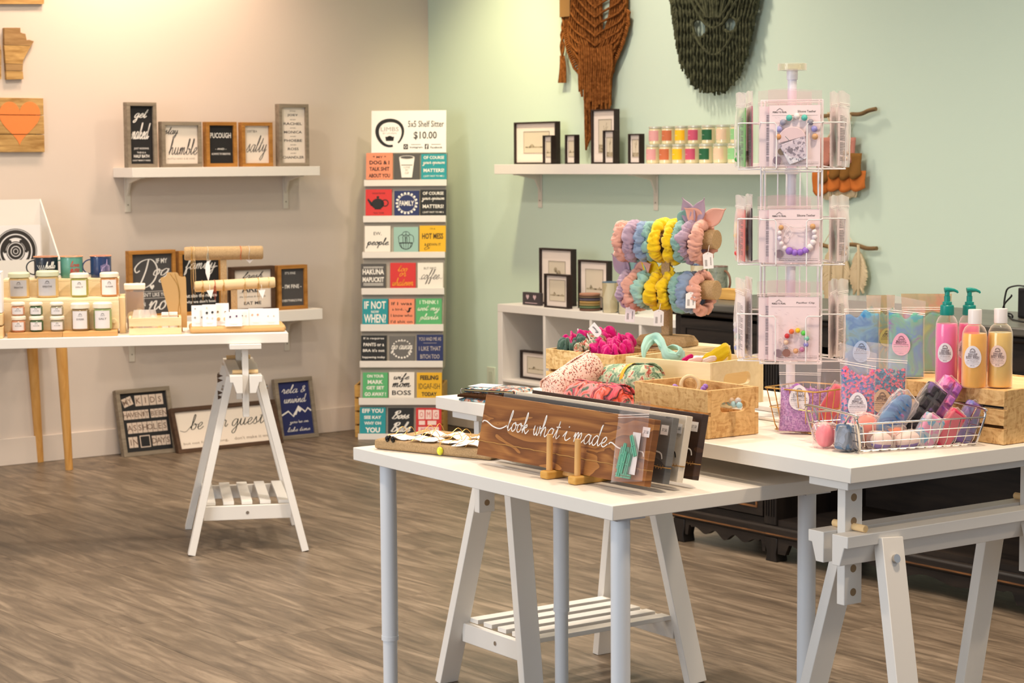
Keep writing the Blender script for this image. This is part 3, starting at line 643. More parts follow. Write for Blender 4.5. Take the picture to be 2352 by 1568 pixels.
# signs leaning on the floor
def leaning(xl, xr, yb, ytop_px, vb, vt, dp, fm, pm, label, fw=.02):
    a = TAN.pl(xl,yb[0],vb)[0]; b = TAN.pl(xr,yb[1],vb)[0]; w = b-a
    # height so that the top edge meets ytop at the sign's middle
    h = .3
    for _ in range(30):
        ang = math.asin(min(.9,(vt-vb)/h)); zt = h*cos(ang); zz = TAN.pl((xl+xr)/2, ytop_px, vt)[1]; h *= zz/zt
    ang = math.asin((vt-vb)/h)
    t,y = framed('leaning_sign', label, TAN, w, h, dp, fm, pm, TAN.w(a,vb,.001), 0, rot=Matrix.Rotation(TAN.th,3,'Z').to_4x4().to_3x3().to_euler() if 0 else (Matrix.Rotation(TAN.th,3,'Z') @ Matrix.Rotation(-ang,3,'X')).to_euler(), fw=fw, inset=.012)
    return t,w,h,y
t,w,h,y = leaning(286,410,(1042,1031),889.5,-.13,-.05,.035,GREYW,BLKP,'grey framed black sign of letter tiles leaning on the wall, at left on the floor')
I = Ink(); K = Ink(); 
def tiles(word, x0, x1, z0, z1, rot=0):
    n = len(word); g = (x1-x0)/n
    for k,c in enumerate(word):
        if c == ' ': continue
        cx_ = x0+g*(k+.5); cz_ = (z0+z1)/2; hw = g*.46; hh = (z1-z0)/2
        P_ = []
        for sx,sz in ((-1,-1),(1,-1),(1,1),(-1,1)):
            dx = cx_+sx*hw-(x0+x1)/2; dz = cz_+sz*hh-cz_; P_.append(((x0+x1)/2+dx*cos(rot)-dz*sin(rot), cz_+dx*sin(rot)+dz*cos(rot)))
        I.poly(P_, y); dx = cx_-(x0+x1)/2; K.text(c,(x0+x1)/2+dx*cos(rot),cz_+dx*sin(rot),None,hh*1.1,y-.0004,.01,rot)
tiles('MY',w*.11,w*.3,h*.75,h*.88,.3); tiles('KIDS',w*.34,w*.87,h*.74,h*.9); tiles("HAVEN'T",w*.1,w*.57,h*.55,h*.68); tiles('BEEN',w*.6,w*.9,h*.55,h*.68)
tiles('ASSHOLES',w*.14,w*.88,h*.34,h*.5); tiles('IN',w*.13,w*.3,h*.13,h*.29); tiles('DAYS',w*.56,w*.9,h*.13,h*.28)
I.rect(w*.34,w*.53,h*.12,h*.3,y); I2 = Ink(); I2.rect(w*.355,w*.515,h*.135,h*.285,y-.0005)
ink(I,'letter_tiles',mat('letter tile board',(206,188,172),.8),t); ink(K,'lettering',mat('tile letter brown',(120,98,84),.8),t); ink(I2,'number_square',BLKP,t)
t,w,h,y = leaning(646,733,(1005,999.6),866,-.11,-.05,.03,GREYW,NAVY,'grey framed navy sign with white mountains leaning at right on the floor')
I = Ink(); I.script('relax &', w*.5, h*.82, w*.62, h*.13, .003, y, slant=.3); I.script('unwind', w*.52, h*.66, w*.6, h*.13, .003, y, slant=.3)
I.stroke([(w*.12,h*.4),(w*.3,h*.46),(w*.42,h*.37),(w*.58,h*.53),(w*.74,h*.43),(w*.82,h*.49),(w*.9,h*.44)],.008,y,False); I.poly([(w*.42,h*.4),(w*.58,h*.535),(w*.66,h*.47),(w*.6,h*.43),(w*.55,h*.46),(w*.5,h*.39)],y)
I.script("you're on", w*.55, h*.27, w*.5, h*.07, .002, y, slant=.3); I.script('lake time', w*.52, h*.16, w*.6, h*.07, .002, y, slant=.3); ink(I,'lettering',WPRINT,t)
t,w,h,y = leaning(411,652,(1034,1009),925.5,-.185,-.105,.03,DARKW,CREAM,'wide dark framed cream sign leaning between the two other floor signs')
I = Ink(); I.script('be our guest', w*.52, h*.58, w*.72, h*.48, .0035, y, slant=.35); I.stroke([(w*.06,h*.5),(w*.11,h*.47),(w*.17,h*.58),(w*.2,h*.6)],.0018,y); I.stroke([(w*.86,h*.66),(w*.92,h*.64),(w*.94,h*.56),(w*.91,h*.54)],.0018,y)
ink(I,'lettering',mat('dark green black print',(40,44,36),.7),t); I = Ink(); I.text("but not for too long,",w*.28,h*.2,w*.42,h*.07,y); I.text("don't make it weird",w*.74,h*.22,w*.38,h*.07,y); ink(I,'small_lettering',mat('soft grey print',(150,134,118),.7),t)
# ============================================================= plaques high on the taupe wall
def clipz(poly, z0, z1):
    def half(P, f, lim):
        out = []
        for i in range(len(P)):
            a, b = P[i-1], P[i]; ia = f(a[1]) >= 0; ib = f(b[1]) >= 0
            if ia != ib: t = (lim-a[1])/(b[1]-a[1]); out.append((a[0]+(b[0]-a[0])*t, lim))
            if ib: out.append(b)
        return out
    P = half(poly, lambda z: z-z0, z0); return half(P, lambda z: z1-z, z1) if P else P
PALL = wood('pallet plank', (150,112,60), (206,168,106), 0, .7, 16, 8, .4); PALL2 = wood('dark pallet plank', (136,102,62), (176,142,94), 0, .7, 16, 8, .4)
def tp(px,py,v=-.02): return TAN.pl(px,py,v)
t = thing('heart_plaque','square pallet wood plaque with an orange painted heart','plaque',TAN.w(0,0),TAN.deg)
ORG = mat('orange heart paint',(238,132,66),.65,bump=.3,bscale=60)
xl,_ = tp(-13,287); xr,_ = tp(101,287); zs = [tp(45,y_)[1] for y_ in (350,308.5,264,224)]
heart = []
for i in range(60):
    q = 2*pi*i/60; hx = 16*sin(q)**3; hz = 13*cos(q)-5*cos(2*q)-2*cos(3*q)-cos(4*q); px_ = 45+hx/16*47; py_ = 282-(hz+2)/15*52
    heart.append(tp(px_,py_,-.0215))
for k in range(3):
    g = .0015; p = M().box(xl,xr,-.021-.001*(k%2),-.0008,zs[k]+g,zs[k+1]-g).obj('plank', PALL, t, bevel=.0015)
    hp = clipz(heart, zs[k]+g*1.3, zs[k+1]-g*1.3)
    if len(hp) > 2: M().prism(hp,-.0225-.001*(k%2),-.0212-.001*(k%2)).obj('painted_heart', ORG, t, smooth=0)
M().box(xl+.03,xr-.03,-.0007,-.0001,zs[0]+.01,zs[-1]-.01).obj('backing', PALL2, t)
def plaque(polypx, cuts, label, m1, m2, dp=.02, v=-.02):
    t = thing('wood_plaque', label, 'plaque', TAN.w(0,0), TAN.deg); P_ = [tp(a,b,v) for a,b in polypx]
    ys = [min(z for _,z in P_)-.01]+[tp(polypx[0][0],c,v)[1] for c in cuts]+[max(z for _,z in P_)+.01]
    for k in range(len(ys)-1):
        q = clipz(P_, ys[k]+.0008, ys[k+1]-.0008)
        if len(q) > 2: M().prism(q,-dp-.001*(k%2),-.0006).obj('plank', (m1,m2)[k%2], t, smooth=0)
    return t
c = lambda L_: [(x/3.92,y_/3.92) for x,y_ in L_]
plaque(c([(38,250),(182,250),(184,292),(205,300),(228,304),(240,362),(262,358),(305,372),(255,455),(210,540),(203,620),(212,712),(60,716),(50,560),(40,420)]), [162,146,103], 'province shaped pallet wood plaque above the heart plaque', PALL, PALL2)
plaque([(-42,80),(-4,80),(3,118),(3,182),(-38,182)], [150,112], 'second wood shape plaque cut off by the left edge', PALL, PALL2)
plaque([(-60,-70),(101,-70),(101,9),(-60,9)], [-25], 'square wood plaque cut off at the top left corner', PALL, PALL)
# ============================================================= display stand with square signs
RZ = -3.0
r0 = atz(824,1009,0); r1 = atz(1012,1009,0); rc = (r0+r1)/2
RK = Fr((rc.x,rc.y), RZ)
rw = (r1-r0).length
lean = .145        # fraction of height that the front leans back
SK=.019
st = thing('display_rack','tall leaning white ledge stand filled with square painted signs','display stand',RK.w(0,0),RZ)
def rkz(px,py):
    "height on the leaning front plane"
    z = 0
    for _ in range(25): z = RK.pl(px,py,z*lean)[1]
    return z, RK.pl(px,py,z*lean)[0]
GREYST = mat('shade darkened stand grey',(176,168,154),.6)  # stand grey taken darker and browner, shadow on the panels put into the colour
ztopR = rkz(925,352)[0]; hw = rw/2
b_ = M(); b_.add([(x+SK*z,y_,z) for x,y_,z in [(-hw,.012,0),(hw,.012,0),(hw,.012+ztopR*lean,ztopR),(-hw,.012+ztopR*lean,ztopR),(-hw,.024,0),(hw,.024,0),(hw,.024+ztopR*lean,ztopR),(-hw,.024+ztopR*lean,ztopR)]],[(0,1,2,3),(7,6,5,4),(0,4,5,1),(1,5,6,2),(2,6,7,3),(3,7,4,0)]); b_.obj('back_board', GREYST, st)
zc0 = .34
for sx in (-1,1):
    p = [(.0245+zc0*lean,zc0),(.0245+ztopR*lean,ztopR),(.0245+ztopR*lean+.055,ztopR),(.0245+zc0*lean+.17,zc0)]
    x0_,x1_ = (hw-.012,hw) if sx > 0 else (-hw,-hw+.012)
    g = M(); g.add([(x+SK*z,y_,z) for x in (x0_,x1_) for y_,z in p],[(0,1,2,3),(7,6,5,4),(0,4,5,1),(1,5,6,2),(2,6,7,3),(3,7,4,0)]); g.obj('side_panel', GREYST, st)
rows = [(412.6,427,(841,902,905,964,967,1026),354,411),(495,510,(839.5,900,905.5,963,965,1025),435,494),(578,592,(837.5,897,904,961,963.5,1024),517,577),(661,676,(829,886,896,955,959,1018),602,661),(744,760,(832,891,893,952,955,1015),684,744),(828,843,(829,888,894,952,957,1018),768,828),(913,929,(833,891,893,952,957,1015),852,912),(995,1009,(826,886,891,950,955,1014),935,994)]
def pal(c): return mat('sign paint %d %d %d'%c, c, .65)
CO = dict(coral=(232,142,108), dgrey=(82,80,78), teal=(34,146,154), red=(206,52,52), navy=(36,48,96), black=(34,36,38), white=(234,228,218), mint=(150,186,176), yel=(226,176,36), green=(86,172,110), grey=(104,102,100))
def sgn(I,K,row,col,s,y):
    L_ = []
    def T(txt,cz,w,h,b=.015): I.text(txt,s/2,cz*s,w*s,h*s,y,b)
    def Sc(txt,cz,w,h,p=.0028,sl=.3): I.script(txt,s/2,cz*s,w*s,h*s,p,y,slant=sl)
    k = (row,col)
    if k==(0,0): T('* MY *',.85,.5,.09); T('DOG & I',.64,.75,.15,.03); T('TALK SHIT',.4,.75,.15,.03); T('ABOUT YOU',.15,.8,.15,.03)
    elif k==(0,1):
        I.poly([(.2*s,.86*s),(.8*s,.86*s),(.7*s,.08*s),(.3*s,.08*s)],y); I.disc(.5*s,.86*s,.3*s,y,20,1,.25); K.disc(.5*s,.87*s,.25*s,y-.0004,20,1,.2); K.rect(.28*s,.72*s,.55*s,.58*s,y-.0004); K.text('I LOVE\nMY\nCUP',.5*s,.36*s,.24*s,.3*s,y-.0004)
    elif k in((0,2),(1,2)): T('OF COURSE',.86,.8,.12,.02); Sc('your opinion',.63,.86,.19,.0022); T('MATTERS!',.36,.8,.14,.02); T('( JUST NOT TO ME )',.13,.8,.08,.01)
    elif k==(1,0):
        I.disc(.47*s,.45*s,.24*s,y,24,1,.85); I.poly([(.25*s,.5*s),(.1*s,.66*s),(.07*s,.6*s),(.2*s,.38*s),(.3*s,.35*s)],y); I.ring(.74*s,.48*s,.1*s,.14*s,y,20); I.disc(.47*s,.7*s,.05*s,y); I.rect(.35*s,.59*s,.24*s,.27*s,y); I.text('WHATEVER',.5*s,.85*s,.5*s,.06*s,y); I.text('TEA TIME',.5*s,.1*s,.4*s,.06*s,y)
    elif k==(1,1):
        T('FAMILY',.5,.58,.2,.02)
        for i in range(18): a=2*pi*i/18; I.disc(.5*s+.4*s*cos(a),.5*s+.4*s*sin(a),.045*s,y,8)
        I.ring(.5*s,.5*s,.34*s,.355*s,y,30)
    elif k==(2,0): T('EW,',.7,.3,.14,.0); Sc('people.',.34,.86,.4,.0035,.25)
    elif k==(2,1):
        I.ring(.5*s,.36*s,.24*s,.27*s,y,20,pi,2*pi); I.rect(.22*s,.78*s,.34*s,.38*s,y); 
        for i in range(5): I.stroke([((.3+.1*i)*s,.34*s),((.34+.08*i)*s,.14*s)],.002,y,False)
        for i in range(3): I.ring((.33+.17*i)*s,.55*s,.13*s,.15*s,y,14,0,pi); I.rect((.2+.17*i)*s,(.22+.17*i)*s,.38*s,.56*s,y); I.rect((.46+.17*i)*s,(.48+.17*i)*s,.38*s,.56*s,y)
        I.ring(.5*s,.66*s,.15*s,.17*s,y,16,0,pi); I.rect(.49*s,.51*s,.4*s,.8*s,y)
    elif k==(2,2): T("I'M A",.88,.2,.07,.0); T('HOT MESS',.6,.8,.22,.03); T('& I OWN IT',.28,.62,.1,.01); I.script('&',.3*s,.2*s,.2*s,.24*s,.002,y)
    elif k==(3,0): T('HAKUNA',.67,.86,.22,.03); T('MAPUCKIT',.36,.86,.2,.03); [I.rect(.1*s,.9*s,z*s,(z+.015)*s,y) for z in (.86,.82,.2,.16,.12)]
    elif k==(3,1): I.script('THIS',.5*s,.8*s,.1,.1,.003,y) if 0 else Sc('too',.78,.4,.24,.003); Sc('or',.55,.25,.16,.003); Sc('whatever',.26,.8,.3,.003)
    elif k==(3,2): T('BUT FIRST,',.78,.5,.1,.0); Sc('coffee',.46,.7,.55,.002,.5); I.stroke([(.05*s,.4*s),(.12*s,.36*s),(.2*s,.42*s)],.001,y); I.stroke([(.84*s,.45*s),(.9*s,.38*s),(.97*s,.42*s)],.001,y)
    elif k==(4,0): T('IF NOT',.76,.84,.3,.02); T('NOW',.5,.3,.1,.02); T('WHEN?',.24,.86,.34,.02)
    elif k==(4,1): T('If I was',.82,.8,.12,.01); I.text('a bird..',.36*s,.6*s,.46*s,.09*s,y,.01); I.poly([(.62*s,.62*s),(.72*s,.52*s),(.9*s,.66*s),(.78*s,.66*s),(.84*s,.52*s),(.74*s,.46*s)],y); T('I know who',.36,.84,.11,.01); T("I'd shit on",.12,.84,.11,.01)
    elif k==(4,2): T('I THINK I',.86,.7,.14,.02); Sc('wet my',.58,.84,.3,.0035); Sc('plants',.26,.74,.32,.0035)
    elif k==(5,0): T('If it requires',.88,.8,.1,.01); T('PANTS or a',.65,.8,.13,.02); T("BRA it's not",.42,.84,.11,.02); T('happening today',.15,.88,.1,.02)
    elif k==(5,1): 
        T('please',.8,.3,.08,.01); Sc('go away',.47,.84,.32,.003); 
        for i in range(9): a=pi*(1.1+.8*i/8); I.disc(.5*s+.38*s*cos(a),.48*s+.34*s*sin(a),.04*s,y,8); I.disc(.5*s+.38*s*cos(a),.5*s-.34*s*sin(a),.03*s,y,8)
    elif k==(5,2): T('YOU AND ME AS',.84,.84,.13,.0); I.rect(.25*s,.75*s,.68*s,.69*s,y); T('I LIKE THAT',.48,.82,.16,.0); T('BITCH TOO',.18,.72,.16,.0)
    elif k==(6,0): T('ON YOUR',.86,.66,.12,.03); T('MARK',.63,.6,.15,.03); T('GET SET',.4,.7,.13,.03); T('GO AWAY !',.15,.84,.15,.03)
    elif k==(6,1): Sc('wife',.78,.6,.34,.0035); Sc('mom',.5,.7,.15,.004); T('BOSS',.2,.74,.18,.02)
    elif k==(6,2): T('FEELING',.8,.72,.18,.04); T('IDGAF-ISH',.46,.84,.22,.0); T('TODAY',.15,.6,.16,.04)
    elif k==(7,0): T('EFF YOU',.87,.8,.16,.03); T('SEE KAY',.62,.66,.12,.03); T('WHY OH',.4,.64,.12,.03); T('YOU',.14,.56,.2,.04)
    elif k==(7,1): I.script('Boss',.5*s,.73*s,.66*s,.3*s,.005,y,slant=.5); I.script('Babe',.5*s,.26*s,.74*s,.36*s,.006,y,slant=.5)
    elif k==(7,2):
        for i,c_ in enumerate('OMG'): I.rect((.1+.28*i)*s,(.34+.28*i)*s,.56*s,.92*s,y); K.text(c_,(.22+.28*i)*s,.74*s,.13*s,.22*s,y-.0004)
        for a_,b_2 in ((.12,.36),(.46,.8)): I.rect(a_*s,b_2*s,.34*s,.5*s,y)
        I.rect(.1*s,.9*s,.08*s,.26*s,y); K.text('BECKY',.5*s,.17*s,.6*s,.1*s,y-.0004)
DK = (30,30,32); WH = (240,236,228)
fgc = {(0,0):DK,(0,1):WH,(0,2):WH,(1,0):DK,(1,1):WH,(1,2):WH,(2,0):DK,(2,1):DK,(2,2):(70,52,24),(3,0):WH,(3,1):(236,150,50),(3,2):(90,84,78),(4,0):WH,(4,1):DK,(4,2):(226,240,216),(5,0):WH,(5,1):WH,(5,2):(200,190,180),(6,0):WH,(6,1):DK,(6,2):DK,(7,0):WH,(7,1):WH,(7,2):(242,214,206)}
bgc = [['coral','dgrey','teal'],['red','navy','black'],['white','mint','yel'],['dgrey','red','white'],['teal','coral','green'],['black','grey','navy'],['green','white','yel'],['teal','black','red']]
desc = [['coral sign in black capitals','grey sign with a white paper cup','teal sign in white lettering'],['red sign with a black teapot','navy sign with a white wreath','black sign in white lettering, second row'],['white sign with bold black script','mint sign with a cactus basket','mustard sign with tall thin lettering, third row'],['charcoal sign with striped edges','red sign in orange script','white sign with fine grey script'],['turquoise sign with large question','coral sign with a small bird','green sign in cream script'],['black sign with four text lines, sixth row','grey sign inside a leafy wreath','navy sign in pale thin capitals'],['green sign in heavy white capitals, seventh row','white sign of two script words over capitals','mustard sign in heavy black capitals, seventh row'],['teal sign at the bottom left of the rack','black sign with slanted white script, bottom row','red sign of pale letter tiles, bottom row']]
ang = math.atan(lean)
for r,(l0,l1,xs,yt,yb) in enumerate(rows):
    z1_,_ = rkz(925,l0); z0_,_ = rkz(925,l1); yl = (z0_)*lean
    z0_ = max(z0_,.0005)
    sk_=SK*z0_; led = M(); led.box(-hw-.002+sk_,hw+.004+sk_,yl-.012,yl-.005,z0_,z1_); led.box(-hw-.002+sk_,hw+.004+sk_,yl-.005,yl+.0118,z0_,z0_+.005); led.obj('ledge', WHITE2, st, bevel=.001)
    for cidx in range(3):
        a_ = rkz(xs[2*cidx],yb)[1]; b_2 = rkz(xs[2*cidx+1],yb)[1]; s = b_2-a_; zb_ = z0_+.0056
        # seen bottom edge sits just above the ledge lip
        zb_ = rkz(xs[2*cidx],yb)[0]-.003
        zb_ = max(zb_, z0_+.0056)
        yy = zb_*lean - .0025
        tt = thing('square_sign', desc[r][cidx], 'sign', RK.w(a_, yy, zb_), 0, 'square signs on the display stand', rot=(Matrix.Rotation(RK.th,3,'Z') @ Matrix.Rotation(-ang,3,'X')).to_euler())
        M().box(.0005,s-.0005,0,.012,0,s).obj('board', pal(CO[bgc[r][cidx]]), tt, bevel=.0008)
        I = Ink(); K = Ink(); sgn(I,K,r,cidx,s,-.0006)
        if I.v: ink(I,'lettering',paint(fgc[(r,cidx)],.65),tt)
        if K.v: ink(K,'dark_lettering',pal(CO[bgc[r][cidx]]) if (r,cidx)!=(7,2) else pal((206,92,88)),tt)
# header
zh0,xh0 = rkz(853,351); zh1,xh1 = rkz(1025,253); 
yy = zh0*lean+.0; hd = thing('header_card','white price header card standing on top of the sign rack','sign',RK.w(xh0,yy-.001,zh0),0,rot=(Matrix.Rotation(RK.th,3,'Z') @ Matrix.Rotation(-ang,3,'X')).to_euler())
w = xh1-xh0; h = (zh1-zh0)/cos(ang)
M().box(0,w,0,.008,0,h).obj('card', PAPER, hd, bevel=.0005)
I = Ink(); y=-.0006
cx_,cz_ = .245*w,.48*h
vs=[]
for i in range(41):
    q = 2*pi*i/40*.93-.9; rr_ = .2*w*(.965+.03*sin(3*q)); th_ = .012*(.7+.9*abs(sin(q*.5+.4))); vs += [(cx_+(rr_-th_)*cos(q),y,cz_+(rr_-th_)*sin(q)),(cx_+rr_*cos(q),y,cz_+rr_*sin(q))]
I.add(vs,[(2*i,2*i+1,2*i+3,2*i+2) for i in range(40)])
I.disc(cx_,cz_-.12*h,.03*w,y,12,1.2,.8); I.poly([(cx_-.05*w,cz_-.2*h),(cx_+.05*w,cz_-.2*h),(cx_+.06*w,cz_-.1*h),(cx_-.06*w,cz_-.1*h)],y)
I.text('5x5 Shelf Sitter',.73*w,.68*h,.48*w,.15*h,y,.01); I.text('$10.00',.72*w,.4*h,.31*w,.2*h,y,.015)
I.rect(.43*w,.49*w,.08*h,.2*h,y); I.rect(.715*w,.765*w,.08*h,.2*h,y); I.text('Instagram',.6*w,.12*h,.17*w,.055*h,y,.02); I.text('Facebook',.87*w,.12*h,.16*w,.05*h,y,.02)
I.rect(.53*w,.66*w,.185*h,.195*h,y); I.rect(.8*w,.93*w,.185*h,.195*h,y)
ink(I,'lettering',BLACK,hd)
I = Ink(); I.text('LIMBS',cx_,cz_+.08*h,.24*w,.1*h,y,0); I.text('BY LAUREN',cx_,cz_-.02*h,.18*w,.04*h,y,0); ink(I,'logo_lettering',mat('mid grey print',(150,146,142),.7),hd)
I = Ink(); I.ring(.46*w,.14*h,.013*w,.019*w,y-.0004,14); I.text('f',.742*w,.135*h,None,.1*h,y-.0004,.03); ink(I,'icon_detail',PAPER,hd)
# crate behind the display stand
def crate(fr_o, deg, w, d, h, label, nslat=3, m=None, gap=.008, endh=True, name='slatted_crate', hole=True, lid=False, th=.010, mz=None, post=True):
    "origin at front left bottom corner; slats on the long sides, boards with hand holes at the ends"
    m = m or PINE
    t = thing(name, label, 'crate', fr_o, deg)
    sh = (h-gap*(nslat-1))/nslat
    for y0_ in (0, d-th):
        for k in range(nslat):
            z = k*(sh+gap); M().box(0,w,y0_,y0_+th,z+(.0005 if k == 0 else 0),z+sh).obj('slat', m, t, bevel=.001)
    for x0_ in (.0002,w-th-.0002):
        e = endboard(d-2*th-.0006, h, hole); e.v = [(x0_+x*th, th+.0003+y_, z+.0005) for x,y_,z in e.v]; e.obj('end_board', m, t, bevel=.001)
    M().box(th+.0005,w-th-.0005,th+.0005,d-th-.0005,.001,.007).obj('base_board', m, t)
    return t
def endboard(d, h, hole=True, cz=.62, hwf=.2, hr=.11):
    "unit-thick board (x 0..1), width d, height h, with a rounded hand hole"
    e = M()
    if not hole: return e.box(0,1,0,d,0,h)
    n = 10; r = h*hr; hx = d*hwf; cy_,cz_ = d/2,h*cz; H_ = []
    for i in range(n+1): a = -pi/2+pi*i/n; H_.append((cy_+hx+r*cos(a), cz_+r*sin(a)))
    for i in range(n+1): a = pi/2+pi*i/n; H_.append((cy_-hx+r*cos(a), cz_+r*sin(a)))
    O_ = []
    for (y_,z) in H_:
        dy,dz = y_-cy_, z-cz_; k = min((d/2)/abs(dy) if abs(dy)>1e-9 else 1e9, ((h-cz_) if dz>0 else cz_)/abs(dz) if abs(dz)>1e-9 else 1e9); O_.append((cy_+dy*k, cz_+dz*k))
    # snap the four corners in
    for corner in ((0,0),(d,0),(d,h),(0,h)):
        j = min(range(len(O_)), key=lambda i:(O_[i][0]-corner[0])**2+(O_[i][1]-corner[1])**2); O_[j] = corner
    n_ = len(H_); vs = [(0,*p) for p in H_]+[(0,*p) for p in O_]+[(1,*p) for p in H_]+[(1,*p) for p in O_]
    fs = []
    for i in range(n_):
        j = (i+1)%n_; fs += [(i,j,n_+j,n_+i),(2*n_+i,3*n_+i,3*n_+j,2*n_+j),(i,2*n_+i,2*n_+j,j),(n_+i,n_+j,3*n_+j,3*n_+i)]
    return e.add(vs, fs)
GOLDP = wood('yellow pine crate', (186,140,70), (214,172,98), 0, .6)
CW = .445; c0 = RK.w(-hw-.028,.075,0)
crate(c0, RZ-0.0, CW, .25, .262, 'pine slatted crate on the floor around the foot of the sign rack', 4, GOLDP, name='slatted_crate', gap=.01)
# ============================================================= things on the jar table
def lb(xl,xr,yt,yb,v,fr=LFT): return fr.box(xl,xr,yt,yb,v)
PLY = wood('pale plywood', (236,212,166), (246,228,190), 0, .55); PLYF = mat('cut plywood edge', (188,140,84), .7)
u0r,z_b = LFT.pl(17,775,.03); u1r,_ = LFT.pl(270,772,.03); um = LFT.pl(144,774,.03)[0]
ztr = LFT.pl(144,762.5,.03)[1]
st1 = thing('display_step','pale plywood step stand under the jars, its base board in two halves','stand',LFT.w(0,0),LFT.deg)
M().box(u0r,um-.0005,.03,.22,ZL+.0005,ztr).obj('base_board', PLYF, st1, bevel=.001); M().box(um+.0005,u1r,.03,.22,ZL+.0005,ztr).obj('base_board', mat('cut plywood edge light',(204,156,96),.7), st1, bevel=.001)
v1_,v2_,v3_ = .115,.22,.33
ua_,_ = LFT.pl(6,700,v1_); ub_,_ = LFT.pl(273,700,v1_); z1_ = LFT.pl(140,685,v1_)[1]
M().box(ua_,ub_,v1_,v1_+.010,ztr+.0005,z1_-.0105).obj('riser', PLY, st1, bevel=.001); M().box(ua_,ub_,v1_,v2_,z1_-.01,z1_).obj('tread', PLY, st1, bevel=.001)
ux,_ = LFT.pl(288,700,v2_); z2_ = LFT.pl(140,640,v2_)[1]; uy,_ = LFT.pl(8,660,v2_)
M().box(uy,ux-.02,v2_,v2_+.010,z1_+.0005,z2_-.0105).obj('riser', PLY, st1, bevel=.001); M().box(uy,ux-.02,v2_,v3_,z2_-.01,z2_).obj('tread', PLY, st1, bevel=.001)
M().box(ub_+.0005,ux,v1_+.02,v3_,ZL+.0005,z1_-.002).obj('side_box', BIRCHZ, st1, bevel=.001); M().box(uy,uy+.01,v2_+.0105,v3_,ZL+.0005,z1_-.011).obj('side_board', BIRCHZ, st1)
un,zn = LFT.pl(262,737,v1_-.012); M().cyl((un,v1_-.014,zn),(un,v1_-.0005,zn),.0085,16).obj('knob', BIRCH, st1, bevel=.001)
LIDW = mat('cream jar lid',(240,228,206),.45); LIDG = mat('pale green grey lid',(206,208,178),.45); LABEL = mat('jar label paper',(228,222,220),.7); LABELG = mat('grey jar label',(178,176,180),.7)
def jar(xl,xr,yt,yb,v,z,col,label,lidm,lab,txt,group,lidh=.2,name='lidded_jar',round_=True,fr=LFT):
    a,b,_,z1 = fr.box(xl,xr,yt,yb,v); r = (b-a)/2; h = z1-z; lh = h*lidh
    t = thing(name,label,'jar',fr.w((a+b)/2,v+r,z+.0006),fr.deg,group)
    rb = r*.95; k = min(.006,h*.1)
    M().lathe([(rb-k,0),(rb,k),(rb,h-lh-.006),(rb-.004,h-lh-.001)],28).obj('body', mat('jar fill %d %d %d'%col,col,.25,coat=.6,spec=.6), t)
    M().lathe([(r-.001,h-lh),(r,h-lh+.001),(r,h-.004),(r-.004,h)],28).obj('lid', lidm, t)
    L = M(); n = 12; a0,a1 = -pi/2-.95,-pi/2+.82; zb_,zt_ = k+h*.02,h-lh-.008
    L.grid(n,2,lambda i,j:((rb+.0007)*cos(a0+(a1-a0)*i),(rb+.0007)*sin(a0+(a1-a0)*i),zb_+(zt_-zb_)*j))
    lo = L.obj('label', lab, t)
    I = Ink(); hh = zt_-zb_; I.text(txt,0,zb_+hh*.55,rb*.85,hh*.1,-(rb+.0016),.01); I.ring(0,zb_+hh*.78,rb*.12,rb*.17,-(rb+.0016),10,0,pi); I.rect(-rb*.25,rb*.25,zb_+hh*.72,zb_+hh*.735,-(rb+.0016))
    I.obj('lettering', INK, lo, smooth=0)
    return t
jar(17,68,627,684.5,v1_+.02,z1_,(206,176,120),'large tan jar with grey label at the far left of the middle step',LIDG,LABELG,'BREATHE','jars on the step stand')
jar(82,135,623,684.5,v1_+.02,z1_,(206,176,120),'large tan jar with grey label in front of the dark mug',LIDG,LABELG,'BREATHE','jars on the step stand')
jar(160,204,628,684.5,v1_+.02,z1_,(160,160,80),'olive edged jar with white label, third on the middle step',LIDW,LABEL,'SALT','jars on the step stand')
jar(229,273,626.5,683.5,v1_+.02,z1_,(196,132,72),'caramel jar with white label, right end of the middle step',LIDW,LABEL,'SUGAR','jars on the step stand')
jar(162,206,697,757.5,.045,ztr,(150,124,84),'brown jar with white label, second from right on the base board',LIDW,LABEL,'SUGAR','jars on the step stand')
jar(213,258,696,757,.045,ztr,(150,168,110),'green jar with white label, right end of the base board',LIDW,LABEL,'SALT','jars on the step stand')
for k,(xl,xr,c_,w_) in enumerate([(24,57,(214,150,112),'peach'),(66,98,(70,100,64),'dark green'),(114,146,(160,150,124),'grey green')]):
    zl_ = LFT.pl(xl,726.5,.055)[1]
    jar(xl,xr+2,726.5,758,.05,ztr,c_,'small %s jar at the bottom of its stack of two'%w_,LIDW,LABEL,'BALM','small stacked jars',.24,'small_jar')
    a,b,_,_ = LFT.box(xl,xr,700,726,.055); jar(xl,xr,695,726.5,.053,zl_+.0006,c_,'small %s jar on top of its stack of two'%w_,LIDW,LABEL,'BALM','small stacked jars',.24,'small_jar')
